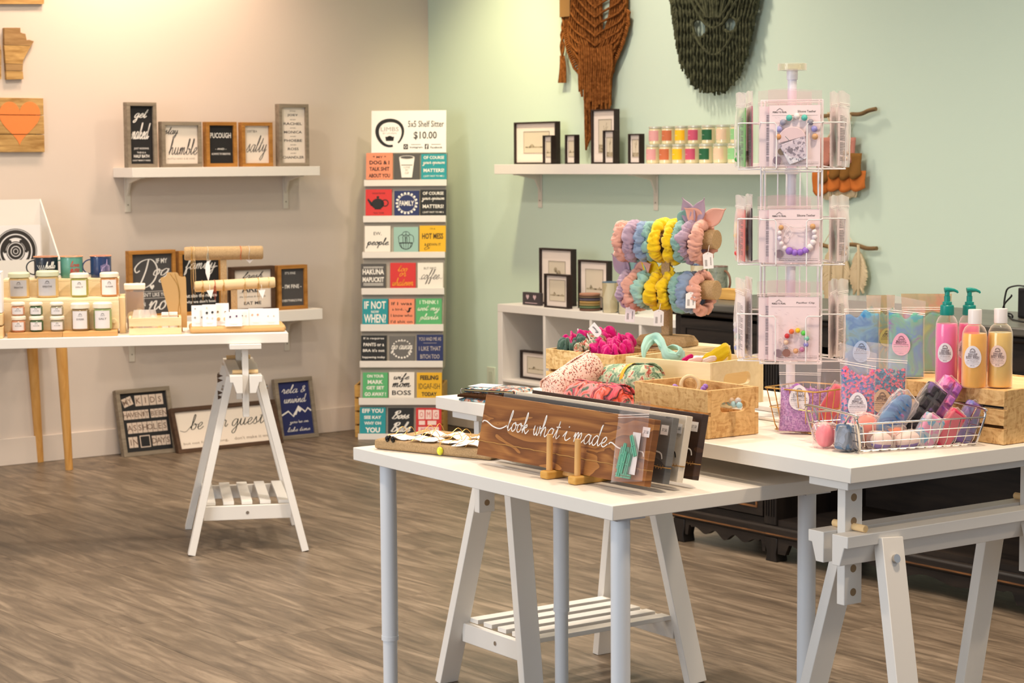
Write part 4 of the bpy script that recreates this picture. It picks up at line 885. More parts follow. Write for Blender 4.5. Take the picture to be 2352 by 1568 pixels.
# enamel mugs
def mug(cxpx, rpx, yt, v, z, col, label, side=-1, fr=LFT, txt=None, pcol=WPRINT, rim=(226,150,106), h=None, hr=None, group='enamel mugs'):
    a,_ = fr.pl(cxpx-rpx,yt+20,v); b,_ = fr.pl(cxpx+rpx,yt+20,v); r = (b-a)/2; zt = fr.pl(cxpx,yt,v)[1]; h = zt-z
    t = thing('mug',label,'mug',fr.w((a+b)/2,v+r*.5,z+.0006),fr.deg,group)
    m = mat('enamel %d %d %d'%col,col,.25,coat=.5)
    M().lathe([(0,0),(r*.93,0),(r*.97,.003),(r,.012),(r,h-.004),(r+.0016,h-.002),(r+.0005,h),(r-.003,h-.001),(r-.004,h-.01),(r-.006,.006),(0,.005)],32).obj('body', m, t)
    M().tube([((r+.0002)*cos(2*pi*i/32),(r+.0002)*sin(2*pi*i/32),h) for i in range(32)],.0016,6,True).obj('rim', mat('rim %d %d %d'%rim,rim,.35), t)
    H_ = [(side*(r*.96+.026*sin(q)*1.05), 0, h*.5+h*.33*cos(q)) for q in [pi*i/12 for i in range(13)]]
    M().sweep(H_,[(-.0022,-.006),(.0022,-.006),(.0022,.006),(-.0022,.006)],up=(0,1,0)).obj('handle', m, t, bevel=.001)
    if txt: 
        I = Ink(); txt(I,r,h,-(r+.001))
        # wrap the print round the cup
        I.v = [( (r+.0008)*sin(x/r), -(r+.0008)*cos(x/r), z_) for x,_,z_ in I.v]
        I.obj('print', pcol, t, smooth=0)
    return t
def p1_(I,r,h,y): I.script('Hello'.lower(),r*.45,h*.62,r*.9,h*.3,.0022,y); [I.stroke([(-r*.35+.004*k,h*.3),(-r*.35+.008*(k-2),h*.62)],.0014,y,False) for k in range(5)]
def p2_(I,r,h,y): I.script('love',r*.35,h*.66,r*.85,h*.26,.002,y); I.script('more',r*.35,h*.36,r*.85,h*.22,.002,y)
def p3_(I,r,h,y):
    [I.stroke([(r*.5+.004*(k-4),h*.28),(r*.5+.0042*(k-4),h*(.5+.04*(4-abs(k-4)*.6)))],.0014,y,False) for k in range(9)]
    I.stroke([(r*.1,h*.3),(r*.2,h*.45),(r*.4,h*.52),(r*.55,h*.6),(r*.65,h*.86),(r*.68,h*.62),(r*.85,h*.5),(r*.88,h*.3)],.002,y)
mug(105,28,590,.25,z2_,(26,32,44),'dark navy enamel mug with white script, left of three on the step stand',txt=p1_)
mug(164,26,589.5,.25,z2_,(92,150,134),'teal enamel mug with red script, middle of three on the step stand',txt=p2_,pcol=mat('red print',(180,74,66),.6))
mug(231,24.5,588,.25,z2_,(34,54,98),'blue enamel mug with a pale animal print, right of three on the step stand',txt=p3_,pcol=mat('lilac print',(176,160,204),.6))
# clear jar, bust, crate and packets
def gbox(t,name,m,a,b,y0,y1,z0,z1,bev=.001,**k): return M().box(a,b,y0,y1,z0,z1).obj(name,m,t,bevel=bev,**k)
a,b,z0,z1 = lb(288,332,653,745,.20); t = thing('clear_canister','clear square canister with cream lid and wooden discs inside, left of the kraft bust','canister',LFT.w((a+b)/2,.20,ZL+.0006),LFT.deg); w = (b-a)/2; h = z1-ZL
M().box(-w,w,0,2*w,0,h-.02).obj('container', film('clear acrylic',(252,246,236),.2,.1,.1), t, bevel=.002)
M().box(-w-.004,w+.004,-.004,2*w+.004,h-.0195,h).obj('lid', LIDW, t, bevel=.003); M().box(-w+.004,w-.004,w*1.4,w*1.4+.002,.002,h-.03).obj('backing_card', KRAFT, t)
for (x,z) in ((-.012,.052),(.014,.062),(-.004,.03),(.016,.035)): M().cyl((x,.012+abs(x),z),(x,.02+abs(x),z),.0165,18).obj('disc', mat('pale biscuit disc',(222,200,150),.8), t, bevel=.001)
a,b,z0,z1 = lb(296,417,730,767,.05); h = LFT.pl(356,730,.05)[1]-ZL
cr = thing('small_crate','small pale slatted crate of white packets in front of the kraft bust','crate',LFT.w(a,.05,ZL+.0006),LFT.deg); w = b-a
for y_ in (0,.094):
    for k,(q0,q1) in enumerate(((0,h*.38),(h*.5,h))): M().box(0,w,y_,y_+.006,q0,q1).obj('slat', BIRCH, cr, bevel=.001)
for x in (.0003,w-.0083): M().box(x,x+.008,.0063,.0937,0,h+.002).obj('end_board', BIRCH, cr, bevel=.001)
M().box(.009,w-.009,.0065,.0935,.001,.005).obj('base_board', BIRCH, cr)
for i,(x,rz,zz) in enumerate([(.03,.2,.02),(.05,-.3,.032),(.072,.15,.024)]):
    p = thing('bagged_soap','clear bag of white bath pieces in the small pale crate, %s'%['left one','top one','right one'][i],'bag',LFT.w(a+x+.004,.05+.045,ZL+.0075+zz*0),LFT.deg+degrees(rz) if 0 else LFT.deg+rz*57,'bagged soaps in the small crate')
    b_ = M(); b_.grid(14,10,lambda s_,q_:(.028*cos(2*pi*s_)*(1-.7*abs(q_-.4)), .014*sin(2*pi*s_)*(1-.9*q_*q_)+.001*sin(30*s_), .002+.075*q_),True); b_.obj('film', film('milky film',(255,250,244),.35,.15), p)
    for k in range(4): M().ball((.009*cos(2*k),.005*sin(3*k),.014+.011*k),.0095,10,6).obj('soap', mat('white soap',(240,228,214),.7), p)
for i,(xl,xr) in enumerate(((371,387),(388,408))):
    a2,b2,q0,q1 = lb(xl,xr,716.5,735,.09); p = thing('white_packet','small white folded packet at the right end of the small pale crate, %s'%('inner' if i == 0 else 'outer'),'packet',LFT.w(a2,.085+.012*i,q1-.06),LFT.deg,'white packets in the small crate')
    M().box(0,b2-a2,0,.006,0,.06).obj('paper', PAPER, p, bevel=.002); M().box(.001,b2-a2-.001,-.001,0,.045,.05).obj('band', mat('beige band',(210,190,160),.7), p)
a,_ = LFT.pl(368,640,.14); pts = [(LFT.pl(x,y_,.14)) for x,y_ in ((388,752),(387,715),(376,672),(368,640),(371,637),(378,636),(383,632),(383,627),(386,625.5),(406,625.5),(409,628),(411,633),(418,636),(425,634),(427,638),(429,690),(430,752))]
t = thing('necklace_bust','flat kraft necklace bust with a thin gold chain','jewellery stand',LFT.w(0,0),LFT.deg); zmin = ZL+.0006
M().prism([(x,max(z,zmin)) for x,z in pts],.14,.146).obj('bust_board', KRAFT, t, smooth=0)
uu,_ = LFT.pl(412,690,.14); M().add([(uu-.01,.1465,ZL+.0006),(uu+.01,.1465,ZL+.0006),(uu+.005,.1465,ZL+.13),(uu-.005,.1465,ZL+.13),(uu-.01,.185,ZL+.0006),(uu+.01,.185,ZL+.0006)],[(0,1,2,3),(0,4,5,1),(3,2,5,4),(0,3,4),(1,5,2)]).obj('easel_leg', KRAFT, t)
ch = [LFT.pl(x,y_,.139) for x,y_ in ((402,628),(411,660),(413,680),(410,705),(409,722),(415,716),(412,690),(408,655),(391,628))]
M().tube([(x,.1388,z) for x,z in crom(ch,4)],.0006,5).obj('gold_chain', GOLD, t); M().ball((*[ch[4][0],.1382],ch[4][1]-.004),.003,8,6).obj('pendant', GOLD, t)
# cushion pad with earring cards
a,b,z0,z1 = lb(436,657,748,762,.05)
zp = ZL+.024; t = thing('display_pad','tan padded display board at the right end of the jar table','display board',LFT.w((a+b)/2,.05,ZL+.0006),LFT.deg); w = (b-a)/2
P_ = M(); P_.box(-w,w,0,.20,0,.0225); P_.obj('pad', mat('tan leatherette',(202,160,104),.6,bump=.3,bscale=300), t, bevel=.009)
zp = ZL+.0231
def ecard(xl,xr,yt,yb,v,label,studs):
    a,b,_,z1 = lb(xl,xr,yt,yb,v); w = b-a; h = z1-zp-.0006
    t = thing('earring_card',label,'card',LFT.w(a,v,zp+.0006),0,'earring cards on the tan display board',rot=(Matrix.Rotation(LFT.th,3,'Z')@Matrix.Rotation(-.12,3,'X')).to_euler())
    M().box(0,w,0,.0012,0,h).obj('card', PAPER, t)
    for k,(fx,fz,r_,c_) in enumerate(studs):
        M().cyl((w*fx,-.002,h*fz),(w*fx,0,h*fz),r_,12).obj('stud', mat('stud %d %d %d'%c_,c_,.35), t)
    I = Ink(); I.text('sterling silver posts',w*.5,h*.17,w*.6,h*.03,-.0005); I.rect(w*.3,w*.7,h*.11,h*.125,-.0005); I.obj('lettering', mat('pale rose print',(206,176,168),.7), t, smooth=0)
DKS = (60,60,58); 
ecard(440,468,701,744,.075,'earring card with a tiny dot and hoops, leftmost at the back of the tan board',[(.3,.84,.0016,(60,56,60)),(.28,.42,.0034,(150,148,146)),(.85,.42,.0034,(110,108,106))])
ecard(465,497,699,746,.06,'earring card with two round charcoal studs',[(.32,.62,.0042,DKS),(.72,.64,.0042,DKS),(.34,.4,.003,(214,206,196)),(.72,.38,.003,(214,206,196)),(.32,.85,.002,(226,196,150))])
ecard(496,526,696,742,.085,'earring card with tree shaped studs over large beige rounds',[(.15,.62,.0034,(130,106,64)),(.72,.6,.0034,(140,110,66)),(.2,.3,.0058,(206,172,120)),(.7,.3,.0058,(214,184,136))])
ecard(517,556,716,747,.045,'short earring card with two purple studs at the front',[(.3,.66,.0032,(84,44,84)),(.68,.7,.0032,(92,44,96))])
ecard(528,571,710,742,.07,'earring card mostly hidden behind the purple stud card',[(.66,.6,.0025,(60,60,50)),(.86,.6,.0025,(200,196,190))])
ecard(571,605,708,741,.075,'earring card with two coral drops',[(.25,.62,.0034,(232,164,132)),(.62,.62,.0034,(226,150,120))])
ecard(605,641,708,741,.075,'earring card with fine silver studs, rightmost on the tan board',[(.3,.55,.0022,(190,186,176)),(.66,.55,.0022,(200,196,186))])
# T-bar jewellery stands
def tbar(xl,xr,yt,yb,v,postpx,label,m,tilt=0):
    a,b,_,_ = lb(xl,xr,yt,yb,v); ym = (yt+yb)/2; z = LFT.pl((xl+xr)/2,ym,v)[1]; r = (LFT.pl((xl+xr)/2,yt,v)[1]-LFT.pl((xl+xr)/2,yb,v)[1])/2; up = LFT.pl(postpx,700,v)[0]
    t = thing('jewellery_stand',label,'jewellery stand',LFT.w(up,v,ZL+.0006),LFT.deg); z -= ZL
    q0,q1 = Vector((a-up,0,z-(b-up)*0-tilt)),Vector((b-up,0,z+tilt)); d=(q1-q0)
    M().tube([q0,q0+d*.012,q0+d*.02,q1-d*.02,q1-d*.012,q1],r,28,scales=[.84,.96,1,1,.96,.84],up=(0,1,0)).obj('bar', m, t)
    M().box(-.011,.011,-.011,.011,.012,z-r*.9).obj('post', LINEN, t, bevel=.001); M().box(-.06,.06,-.04,.04,0,.0115).obj('base', LINEN, t, bevel=.002)
    return t,up,z,r,q0,q1
IV = mat('ivory linen',(222,196,152),.85,bump=.4,bscale=900)
T1,up1,zz1,r1_,_,_ = tbar(423,604,566,597,.30,515,'taller linen jewellery bar stand behind the lower one',LINEN)
T2,up2,zz2,r2_,qa,qb = tbar(447,632,641,666,.24,538,'lower ivory jewellery bar stand hung with gold chains',IV,.0055)
def ringon(t,x,z,r,col,tag_,label,cat='bracelet',dz=0):
    o = M(); o.tube([(x+.0015*sin(3*q),(r+.0015)*cos(q),z+dz+(r+.0015)*sin(q)) for q in [2*pi*i/24 for i in range(24)]],.0013,5,True); return o
def wear(T,v,up,z,r,px_,col,label,drop=None,group='bracelets and chains on the bar stands'):
    x = LFT.pl(px_,600,v)[0]; o = ringon(None,0,0,r,None,None,None)
    rt = thing('bracelet',label,'bracelet',LFT.w(x,v,ZL+.0006+z),LFT.deg,group); o.obj('chain', mat('chain %d %d %d'%col,col,.35,.5), rt)
    if drop: 
        zz = LFT.pl(px_,drop,v-r)[1]-(ZL+z); M().tube([(-.002,-r-.002,0),(-.0035,-r-.003,zz*.5),(0,-r-.003,zz),(.0035,-r-.003,zz*.5),(.002,-r-.002,0)],.0011,5).obj('strand', mat('chain %d %d %d'%col,col,.35,.5), rt)
    return rt
GC = (206,160,90)
wear(T1,.30,up1,zz1,r1_,440,GC,'gold chain looped over the left end of the taller bar',700)
wear(T1,.30,up1,zz1,r1_,446,(222,190,140),'pale gold chain beside the left end chain on the taller bar',690)
wear(T1,.30,up1,zz1,r1_,553,(206,112,74),'orange beaded bracelet on the right half of the taller bar')
w_ = wear(T1,.30,up1,zz1,r1_,477,(196,190,170),'silver chain with a white feather pendant',606); 
M().prism([(0,-.10),(-.009,-.07),(-.010,-.045),(-.004,-.028),(.004,-.026),(.008,-.05),(.006,-.08)],-r1_-.006,-r1_-.004).obj('feather', PAPER, w_, smooth=0)
w_ = wear(T1,.30,up1,zz1,r1_,572,(200,190,176),'silver chain with a white tag under the right end of the taller bar'); M().prism([(-.012,-r1_),(.016,-r1_),(.002,-r1_-.014)],-.004,-.002).obj('tag', PAPER, w_, smooth=0)
for px_,c_,n_,d_ in ((464,GC,'first gold chain from the left on the lower bar',692),(492,(190,84,60),'red cord bracelet on the lower bar',692),(512,GC,'thick gold chain at the middle of the lower bar',688),(561,(220,180,120),'fine gold chain right of the middle of the lower bar',700),(592,GC,'gold chain near the right end of the lower bar',696),(616,(220,186,130),'pale band at the right end of the lower bar',None)):
    wear(T2,.24,up2,zz2+(-.0055+.011*(px_-447)/185),r2_,px_,c_,n_,d_)
for px_,dz in ((482,.052),(601,.04)):
    x,z = LFT.pl(px_,672,.2); p = thing('paper_tag','folded white price tag hanging from the lower bar, %s'%('left' if px_ < 500 else 'right'),'tag',LFT.w(x,.21,z),LFT.deg)
    M().prism([(-.012,.008),(.014,.01),(.004,-.022)],-.0006,.0006).obj('tag_paper', PAPER, p, smooth=0); M().tube([(0,0,.008),(.001,.003,.02),(0,.008,.028)],.0006,4).obj('thread', PAPER, p)
# white poster bin and prints on the back table
vf = -.31; vb = vf+.19
ur = TAN.pl(138,592,vf)[0]; zf = TAN.pl(100,594.5,vf)[1]; zbk = TAN.pl(80,457,vb)[1]; zt0 = .7257
t = thing('print_bin','open white card bin with a high back behind the mugs','bin',TAN.w(0,0),TAN.deg); ul = ur-.42; g=.006
M().box(ul,ur-.0065,vb-g,vb,zt0,zbk).obj('back_panel', WHITE2, t); M().box(ul,ur-.0065,vf,vf+g,zt0,zf).obj('front_panel', WHITE2, t)
for x in (ul,ur-g): M().add([(x+dx,y_,z) for dx in (0,g) for y_,z in ((vf,zt0),(vb,zt0),(vb,zbk),(vf,zf))],[(0,1,2,3),(7,6,5,4),(0,4,5,1),(1,5,6,2),(2,6,7,3),(3,7,4,0)]).obj('side_panel', WHITE2, t)
M().box(ul+g+.0005,ur-g-.0005,vf+g+.0005,vb-g-.0005,zt0,zt0+.004).obj('base', WHITE2, t)
vc = vf+.05; a,_ = TAN.pl(-24,550,vc); b,_ = TAN.pl(93,550,vc); zc_ = TAN.pl(40,517,vc)[1]
t = thing('art_print','white print with a black concentric wheel drawing in the bin','print',TAN.w((a+b)/2,vc,zt0+.005),TAN.deg); w=(b-a)/2; h = zc_-zt0-.005
M().box(-w,w,0,.002,0,h).obj('sheet', PAPER, t); I = Ink(); I2=Ink(); cz_ = TAN.pl(36,577,vc)[1]-zt0-.005; x0_ = TAN.pl(36,577,vc)[0]-(a+b)/2
R_ = (TAN.pl(85,577,vc)[0]-TAN.pl(36,577,vc)[0])
for r0_,r1_r in ((.97,1.0),(.78,.94),(.60,.72),(.40,.44),(.12,.2)): I.ring(x0_,cz_,R_*r0_,R_*r1_r,-.0008,48)
I.disc(x0_,cz_,R_*.09,-.0008); 
for k in range(6):
    q = pi/2+k*pi/3; I.ring(x0_+R_*.5*cos(q+pi/6),cz_+R_*.5*sin(q+pi/6),0.001,R_*.07,-.0009,10)
for k in range(3): I.ring(x0_,cz_,R_*.46,R_*.6,-.0008,8,pi/2+2*pi*k/3+.5,pi/2+2*pi*(k+1)/3-.5)
I.ring(x0_,cz_,R_*.24,R_*.36,-.0008,32); I.obj('wheel_drawing', mat('soft black ink',(48,44,42),.7), t, smooth=0)
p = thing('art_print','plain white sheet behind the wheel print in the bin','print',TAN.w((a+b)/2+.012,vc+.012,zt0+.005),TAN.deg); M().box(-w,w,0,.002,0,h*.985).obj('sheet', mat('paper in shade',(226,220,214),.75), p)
# slivers at the far left of the jar table
a,_ = LFT.pl(-60,700,.0); b,z_ = LFT.pl(5.5,722,.02); t = thing('wooden_block','honey wood crate edge cut off by the left side of the photo','crate',LFT.w(b,.02,ZL+.0006),LFT.deg)
hblk = LFT.pl(2,720,.02)[1]-ZL
for k in range(2): M().box(-.14,0,.0,.12,k*hblk*.52,k*hblk*.52+hblk*.46).obj('board', PINE, t, bevel=.002)
t = thing('white_box','white card box on the honey wood crate at the left edge','box',LFT.w(b-.001,.03,ZL+hblk+.0016),LFT.deg); hb2 = LFT.pl(2,629,.03)[1]-ZL-hblk; M().box(-.14,0,0,.1,0,hb2).obj('box_body', PAPER, t, bevel=.001); M().box(-.142,.0,-.001,.101,hb2+.0005,hb2+.004).obj('box_lid', PAPER, t)
# ============================================================= mint wall shelf
BF = mat('black brown frame',(42,28,24),.45); MATB = mat('cream passepartout',(240,226,214),.8); ARTP = mat('warm art paper',(214,202,180),.8); SEP = speck('sepia print',[(88,76,62),(150,138,114),(190,176,150),(120,104,80)],60,.8,0,.1,True)
def shadowbox(fr,xl,xr,yt,yb,v,z,label,win,dp=.03,kind='land',group='black shadow box frames',bw=.009):
    a,b,z0,z1 = fr.box(xl,xr,yt,yb,v); w = b-a; h = z1-(z if z is not None else z0)
    t,y = framed('shadow_box',label,fr,w,h,dp,BF,MATB,fr.w(a,v,(z if z is not None else z0)+.0006),fr.deg,fw=bw,inset=.012,group=group,cat='picture frame')
    x0,x1,q0,q1 = [k*(w if i<2 else h) for i,k in enumerate(win)]
    f = M(); e=.0025
    for bb_ in ((x0,x1,q0,q0+e),(x0,x1,q1-e,q1),(x0,x0+e,q0+e,q1-e),(x1-e,x1,q0+e,q1-e)): f.box(bb_[0],bb_[1],y-.002,y,bb_[2],bb_[3])
    f.obj('window_mat', mat('shaded bevel',(176,164,150),.8), t)
    I = Ink(); I.rect(x0+e,x1-e,q0+e,q1-e,y-.0003); I.obj('art_paper', ARTP, t, smooth=0)
    I = Ink(); W_,H_ = x1-x0,q1-q0
    if kind == 'land': I.rect(x0+W_*.06,x1-W_*.06,q0+H_*.24,q0+H_*.3,y-.0006); I.poly([(x0+W_*.22,q0+H_*.3),(x0+W_*.3,q0+H_*.42),(x0+W_*.36,q0+H_*.4),(x0+W_*.42,q0+H_*.3)],y-.0006); I.poly([(x0+W_*.74,q0+H_*.3),(x0+W_*.8,q0+H_*.36),(x0+W_*.88,q0+H_*.3)],y-.0006)
    elif kind == 'tree':
        I.rect(x0+e,x1-e,q0+e,q0+H_*.25,y-.0006); xm=(x0+x1)/2
        for s_ in (((0,.25),(.02,.6),(.12,.9)),((.01,.5),(-.1,.8)),((.03,.62),(.2,.78))): I.stroke([(xm+W_*p,q0+H_*q) for p,q in s_],.0022,y-.0003,False)
    else:
        I.disc((x0+x1)/2+W_*.1,q0+H_*.55,W_*.13,y-.0006); I.disc((x0+x1)/2-W_*.08,q0+H_*.68,W_*.1,y-.0006); I.stroke([((x0+x1)/2,q0+H_*.5),((x0+x1)/2-W_*.02,q0+H_*.3)],.002,y-.0003,False)
    I.obj('print', SEP, t, smooth=0)
    return t
z3 = S3[3]
shadowbox(GRN,1180,1276,280,375,-.10,z3,'wide black frame with a small landscape at the left of the shelf',(.2,.82,.26,.78),bw=.008)
shadowbox(GRN,1246,1266.5,311,375,-.16,z3,'small upright black frame in front of the wide one',(.2,.8,.25,.8),bw=.006)
shadowbox(GRN,1297,1320,309.5,374.5,-.14,z3,'small upright black frame standing alone between wide and tall frames',(.2,.8,.25,.8),bw=.006)
shadowbox(GRN,1357,1412,251,375,-.10,z3,'tall black frame with bare branches under the brown macrame',(.25,.8,.2,.82),kind='tree',bw=.008)
shadowbox(GRN,1384,1409,299.5,375,-.16,z3,'narrow black frame in front of the tall one',(.2,.8,.2,.8),kind='tree',bw=.006)
shadowbox(GRN,1442,1469,307.5,374.5,-.14,z3,'small upright black frame next to the candle jars',(.22,.8,.22,.82),kind='tree',bw=.006)
# candles
CC = [((228,166,164),'pink'),((204,112,70),'rust'),((250,196,24),'yellow'),((206,84,112),'raspberry'),((30,98,60),'dark green'),((238,204,172),'peach'),((148,206,140),'light green')]
GLJ = mat('candle glass cream',(236,222,178),.15,coat=.8)
def candle(u,v,z,r,h,ci,label):
    c_,n_ = CC[ci]; t = thing('candle_jar',label,'candle',GRN.w(u,v,z+.0006),GRN.deg,'candle jars on the mint wall shelf')
    M().lathe([(r-.004,0),(r,.004),(r,h-.014),(r-.003,h-.0105)],26).obj('glass_jar', GLJ, t); M().lathe([(r-.0005,h-.010),(r+.0005,h-.009),(r+.0005,h-.001),(r-.001,h)],26).obj('lid', mat('pale metal lid',(208,208,190),.35,.3), t)
    L = M(); L.grid(22,2,lambda i,j:((r+.0006)*cos(-.35-2.6*i),(r+.0006)*sin(-.35-2.6*i),h*.2+h*.56*j)); lo = L.obj('label', mat('candle label %s'%n_,c_,.6), t)
    I = Ink(); I.text('ALL NATURAL',-r*.3,h*.47,r*.8,h*.035,-(r+.0012)); I.v=[((r+.0012)*sin(x/r),-(r+.0012)*cos(x/r),z_) for x,_,z_ in I.v]; I.obj('lettering', WPRINT, lo, smooth=0)
xs = [1500,1530,1560,1590,1622,1655,1688]; D0 = GRN.box(1487,1513,331.5,375,-.15)
hc_ = D0[3]-z3
pos=[]
for k,x in enumerate(xs):
    u = GRN.pl(x,355,-.12)[0]; pos.append(u)
for k in range(7):
    gap = min([pos[k+1]-pos[k]] if k < 6 else [pos[k]-pos[k-1]]); r = .0305
    candle(pos[k],-.12,z3,r,hc_-.0015,k,'%s labelled candle jar in the lower row'%CC[k][1]); candle(pos[k]+.002,-.106,z3+hc_-.0005,r,hc_*.93,k,'%s labelled candle jar in the upper row'%CC[k][1])
# ============================================================= on and in the cube shelf
u0,u1,zc,zmid = CUBE
shadowbox(GRN,1238,1313,571,692,-.24,zc,'large black frame with a botanical print on the cube shelf',(.24,.76,.28,.78),kind='bot')
shadowbox(GRN,1249,1303,630,698,-.36,zc,'small black landscape frame leaning before the large botanical one',(.16,.84,.2,.84),bw=.008)
shadowbox(GRN,1327,1395,598,694,-.28,zc,'black frame with a low horizon print beside the coaster stack',(.2,.8,.26,.82))
ui,_ = GRN.pl(1193,850,-.34); shadowbox(GRN,1194,1270,808,868,-.30,zmid,'black landscape frame inside the left cube compartment',(.17,.83,.2,.8),bw=.009)
a,b,_,zq = GRN.box(1200,1240,672,693,-.33); t = thing('heart_block','small dark block with two pale hearts at the left end of the cube shelf','ornament',GRN.w(a,-.33,zc+.0006),GRN.deg); w=b-a;h=zq-zc
M().box(0,w,0,.02,0,h).obj('block', mat('charcoal stone',(66,58,60),.7), t, bevel=.002); I=Ink()
for cx_ in (.3,.7): I.poly([(w*cx_+.012*x,h*.62+.012*z) for x,z in ((0,-1),(1,.2),(.8,.9),(.3,.95),(0,.5),(-.3,.95),(-.8,.9),(-1,.2))],-.0006)
I.rect(w*.15,w*.85,h*.15,h*.2,-.0006); I.obj('hearts', mat('dusty pink',(206,178,180),.7), t, smooth=0)
a,b,_,zq = GRN.box(1333,1381,673,704,-.33); r=24*GRN.w(a,-.33).y/FPX; hh=(zq-zc)/7
for k,c_ in enumerate([(92,52,44),(70,110,76),(150,128,72),(176,140,74),(48,52,84),(84,64,48),(172,122,96)]):
    n_ = ['maroon','green','olive','mustard','navy','dark brown','pinkish tan'][k]; t = thing('coaster','%s round coaster in the stack on the cube shelf'%n_,'coaster',GRN.w((a+b)/2+.001*sin(5*k),-.335,zc+.0006+k*hh),0,'stacked coasters')
    M().lathe([(r-.003,0),(r,.002),(r,hh-.0025),(r-.002,hh-.0006)],28).obj('disc', mat('coaster %s'%n_,c_,.7), t); M().lathe([(r*.995,hh*.4),(r*1.008,hh*.5),(r*.995,hh*.6)],28,caps=False).obj('edge_band', mat('coaster edge',(150,128,100),.7), t)
POT = speck('leaf glazed pottery',[(196,184,150),(206,196,166),(60,70,64),(186,172,136),(96,102,90)],22,.35,.1,.5,stretch=(1,1,.6))
def pot(cxpx,rpx,yt,yb,v,label,handle=0,m=POT,z=None,rim=(96,120,140),cat='mug',name='pottery_mug'):
    a,b,_,zq = GRN.box(cxpx-rpx,cxpx+rpx,yt,yb,v); r=rpx*GRN.w(a,v).y/FPX; h=zq-z; t = thing(name,label,cat,GRN.w((a+b)/2,v,z+.0006),GRN.deg)
    M().lathe([(0,0),(r*.86,0),(r*.94,.004),(r*1.0,h*.35),(r*.96,h*.7),(r,h-.003),(r-.002,h),(r-.006,h-.004),(r*.85,h*.3),(0,.006)],30).obj('body', m, t); M().tube([((r-.002)*cos(2*pi*i/30),(r-.002)*sin(2*pi*i/30),h) for i in range(30)],.0028,6,True).obj('rim', mat('glaze %d %d %d'%rim,rim,.3), t)
    if handle: M().tube([(handle*(r*.93+.03*sin(q)),0,h*.5+h*.36*cos(q)) for q in [pi*i/12 for i in range(13)]],.0045,8,up=(0,1,0)).obj('handle', mat('brown glaze',(120,84,62),.35), t)
pot(1402,19,648,705,-.34,'patterned pottery tumbler beside the coaster stack',z=zc)
pot(1442,24,692,716,-.33,'low pottery bowl behind the hair tie stand',z=zc,name='pottery_bowl',cat='bowl')
uS,uE,vfS,ztS,dS = SIDE
# sideboard things (GRN frame, behind the front edge)
pot(1606,20,608,700,vfS+.22,'pottery mug with blue rim half hidden behind the lilac hair bows',z=ztS,rim=(40,62,104))
pot(1650,22,612,698,vfS+.26,'grey green pottery mug with a brown handle on the sideboard',1,z=ztS,rim=(120,96,84),m=speck('speckled grey glaze',[(110,120,106),(140,146,128),(92,100,88)],40,.35,.1,.5,True))
pot(1450,13,604,700,-.24,'tall speckled pottery mug behind the tied bows',z=zc,m=speck('speckled grey glaze',[(110,120,106)],40),rim=(150,136,90))
a,b,_,zq = GRN.box(1648,1692,664,684,vfS+.14); t = thing('wooden_block','small honey wood block on the dark sideboard','block',GRN.w(a,vfS+.14,ztS+.0006),GRN.deg); M().box(0,b-a,0,.05,0,max(.015,zq-ztS)).obj('block', GOLDP, t, bevel=.002)
a,_ = GRN.pl(2337,700,vfS+.25); b,_=GRN.pl(2420,700,vfS+.25); zq = GRN.pl(2345,661,vfS+.25)[1]
t = thing('black_speaker','black box on the sideboard at the right edge of the photo','device',GRN.w(a,vfS+.25,ztS+.0006),GRN.deg); M().box(0,b-a,0,.12,0,zq-ztS).obj('case', mat('black plastic',(26,24,28),.45), t, bevel=.004); M().box(.008,b-a-.008,-.003,0,.008,zq-ztS-.008).obj('grille', mat('black mesh',(16,16,18),.8,bump=.5,bscale=900), t)
cb = [(2352,657),(2335,656),(2318,662),(2311,680),(2312,705),(2318,722),(2334,728),(2330,720),(2318,718),(2314,712),(2322,696),(2336,680),(2340,676)]
P_ = [];
for k,(x,y_) in enumerate(cb): u,z = GRN.pl(x,y_,vfS+.235-.004*(k%2)); P_.append((u,vfS+.235-.003*k+.0,z))
t = tag(M().tube([tuple(p) for p in crom(P_,5)],.0028,6).obj('power_cable', mat('black rubber',(20,20,22),.5)),'thin black cable looping beside the black speaker','cable'); t.location = GRN.w(0,0); t.rotation_euler=(0,0,GRN.th)
P_ = [(2312,712),(2325,728),(2345,733),(2380,740)]; Q=[]
for x,y_ in P_: u,v_ = GRN.hz(x,y_+4,ztS+.004); Q.append((u,min(v_,vfS+.40),ztS+.0035))
t = tag(M().tube([tuple(p) for p in crom(Q,5)],.0026,6).obj('power_cable', mat('black rubber',(20,20,22),.5)),'black cable lying along the sideboard top','cable'); t.location = GRN.w(0,0); t.rotation_euler=(0,0,GRN.th)
# ============================================================= macrame hangings
RUST = mat('rust cotton cord',(158,100,52),.95,spec=.05,bump=.8,bscale=500,col2=(108,62,28),vscale=60); OLIVE = mat('dark olive cotton cord',(86,88,66),.95,spec=.05,bump=.8,bscale=500,col2=(58,60,46),vscale=60); ECRU = mat('ecru cotton',(216,196,160),.95,spec=.05,bump=.7,bscale=400)
def gp(px,py,v): return Vector((GRN.pl(px,py,v)[0],v,GRN.pl(px,py,v)[1]))
def interp(tab,y):
    for (a,xa),(b,xb) in zip(tab,tab[1:]):
        if a <= y <= b: return xa+(xb-xa)*(y-a)/(b-a)
    return tab[-1][1] if y > tab[-1][0] else tab[0][1]
random.seed(3)
DRW0 = wood('dowel rod wood',(120,86,50),(150,112,70),0,.7)
t = thing('macrame_hanging','rust brown macrame wall hanging with a long tapering fringe','wall hanging',GRN.w(0,0),GRN.deg)
Lf = [(-90,1322),(0,1309),(60,1298),(95,1302),(140,1318),(155,1331)]; Rt = [(-90,1436),(0,1444),(48,1442),(95,1428),(143,1407)]
C = M()
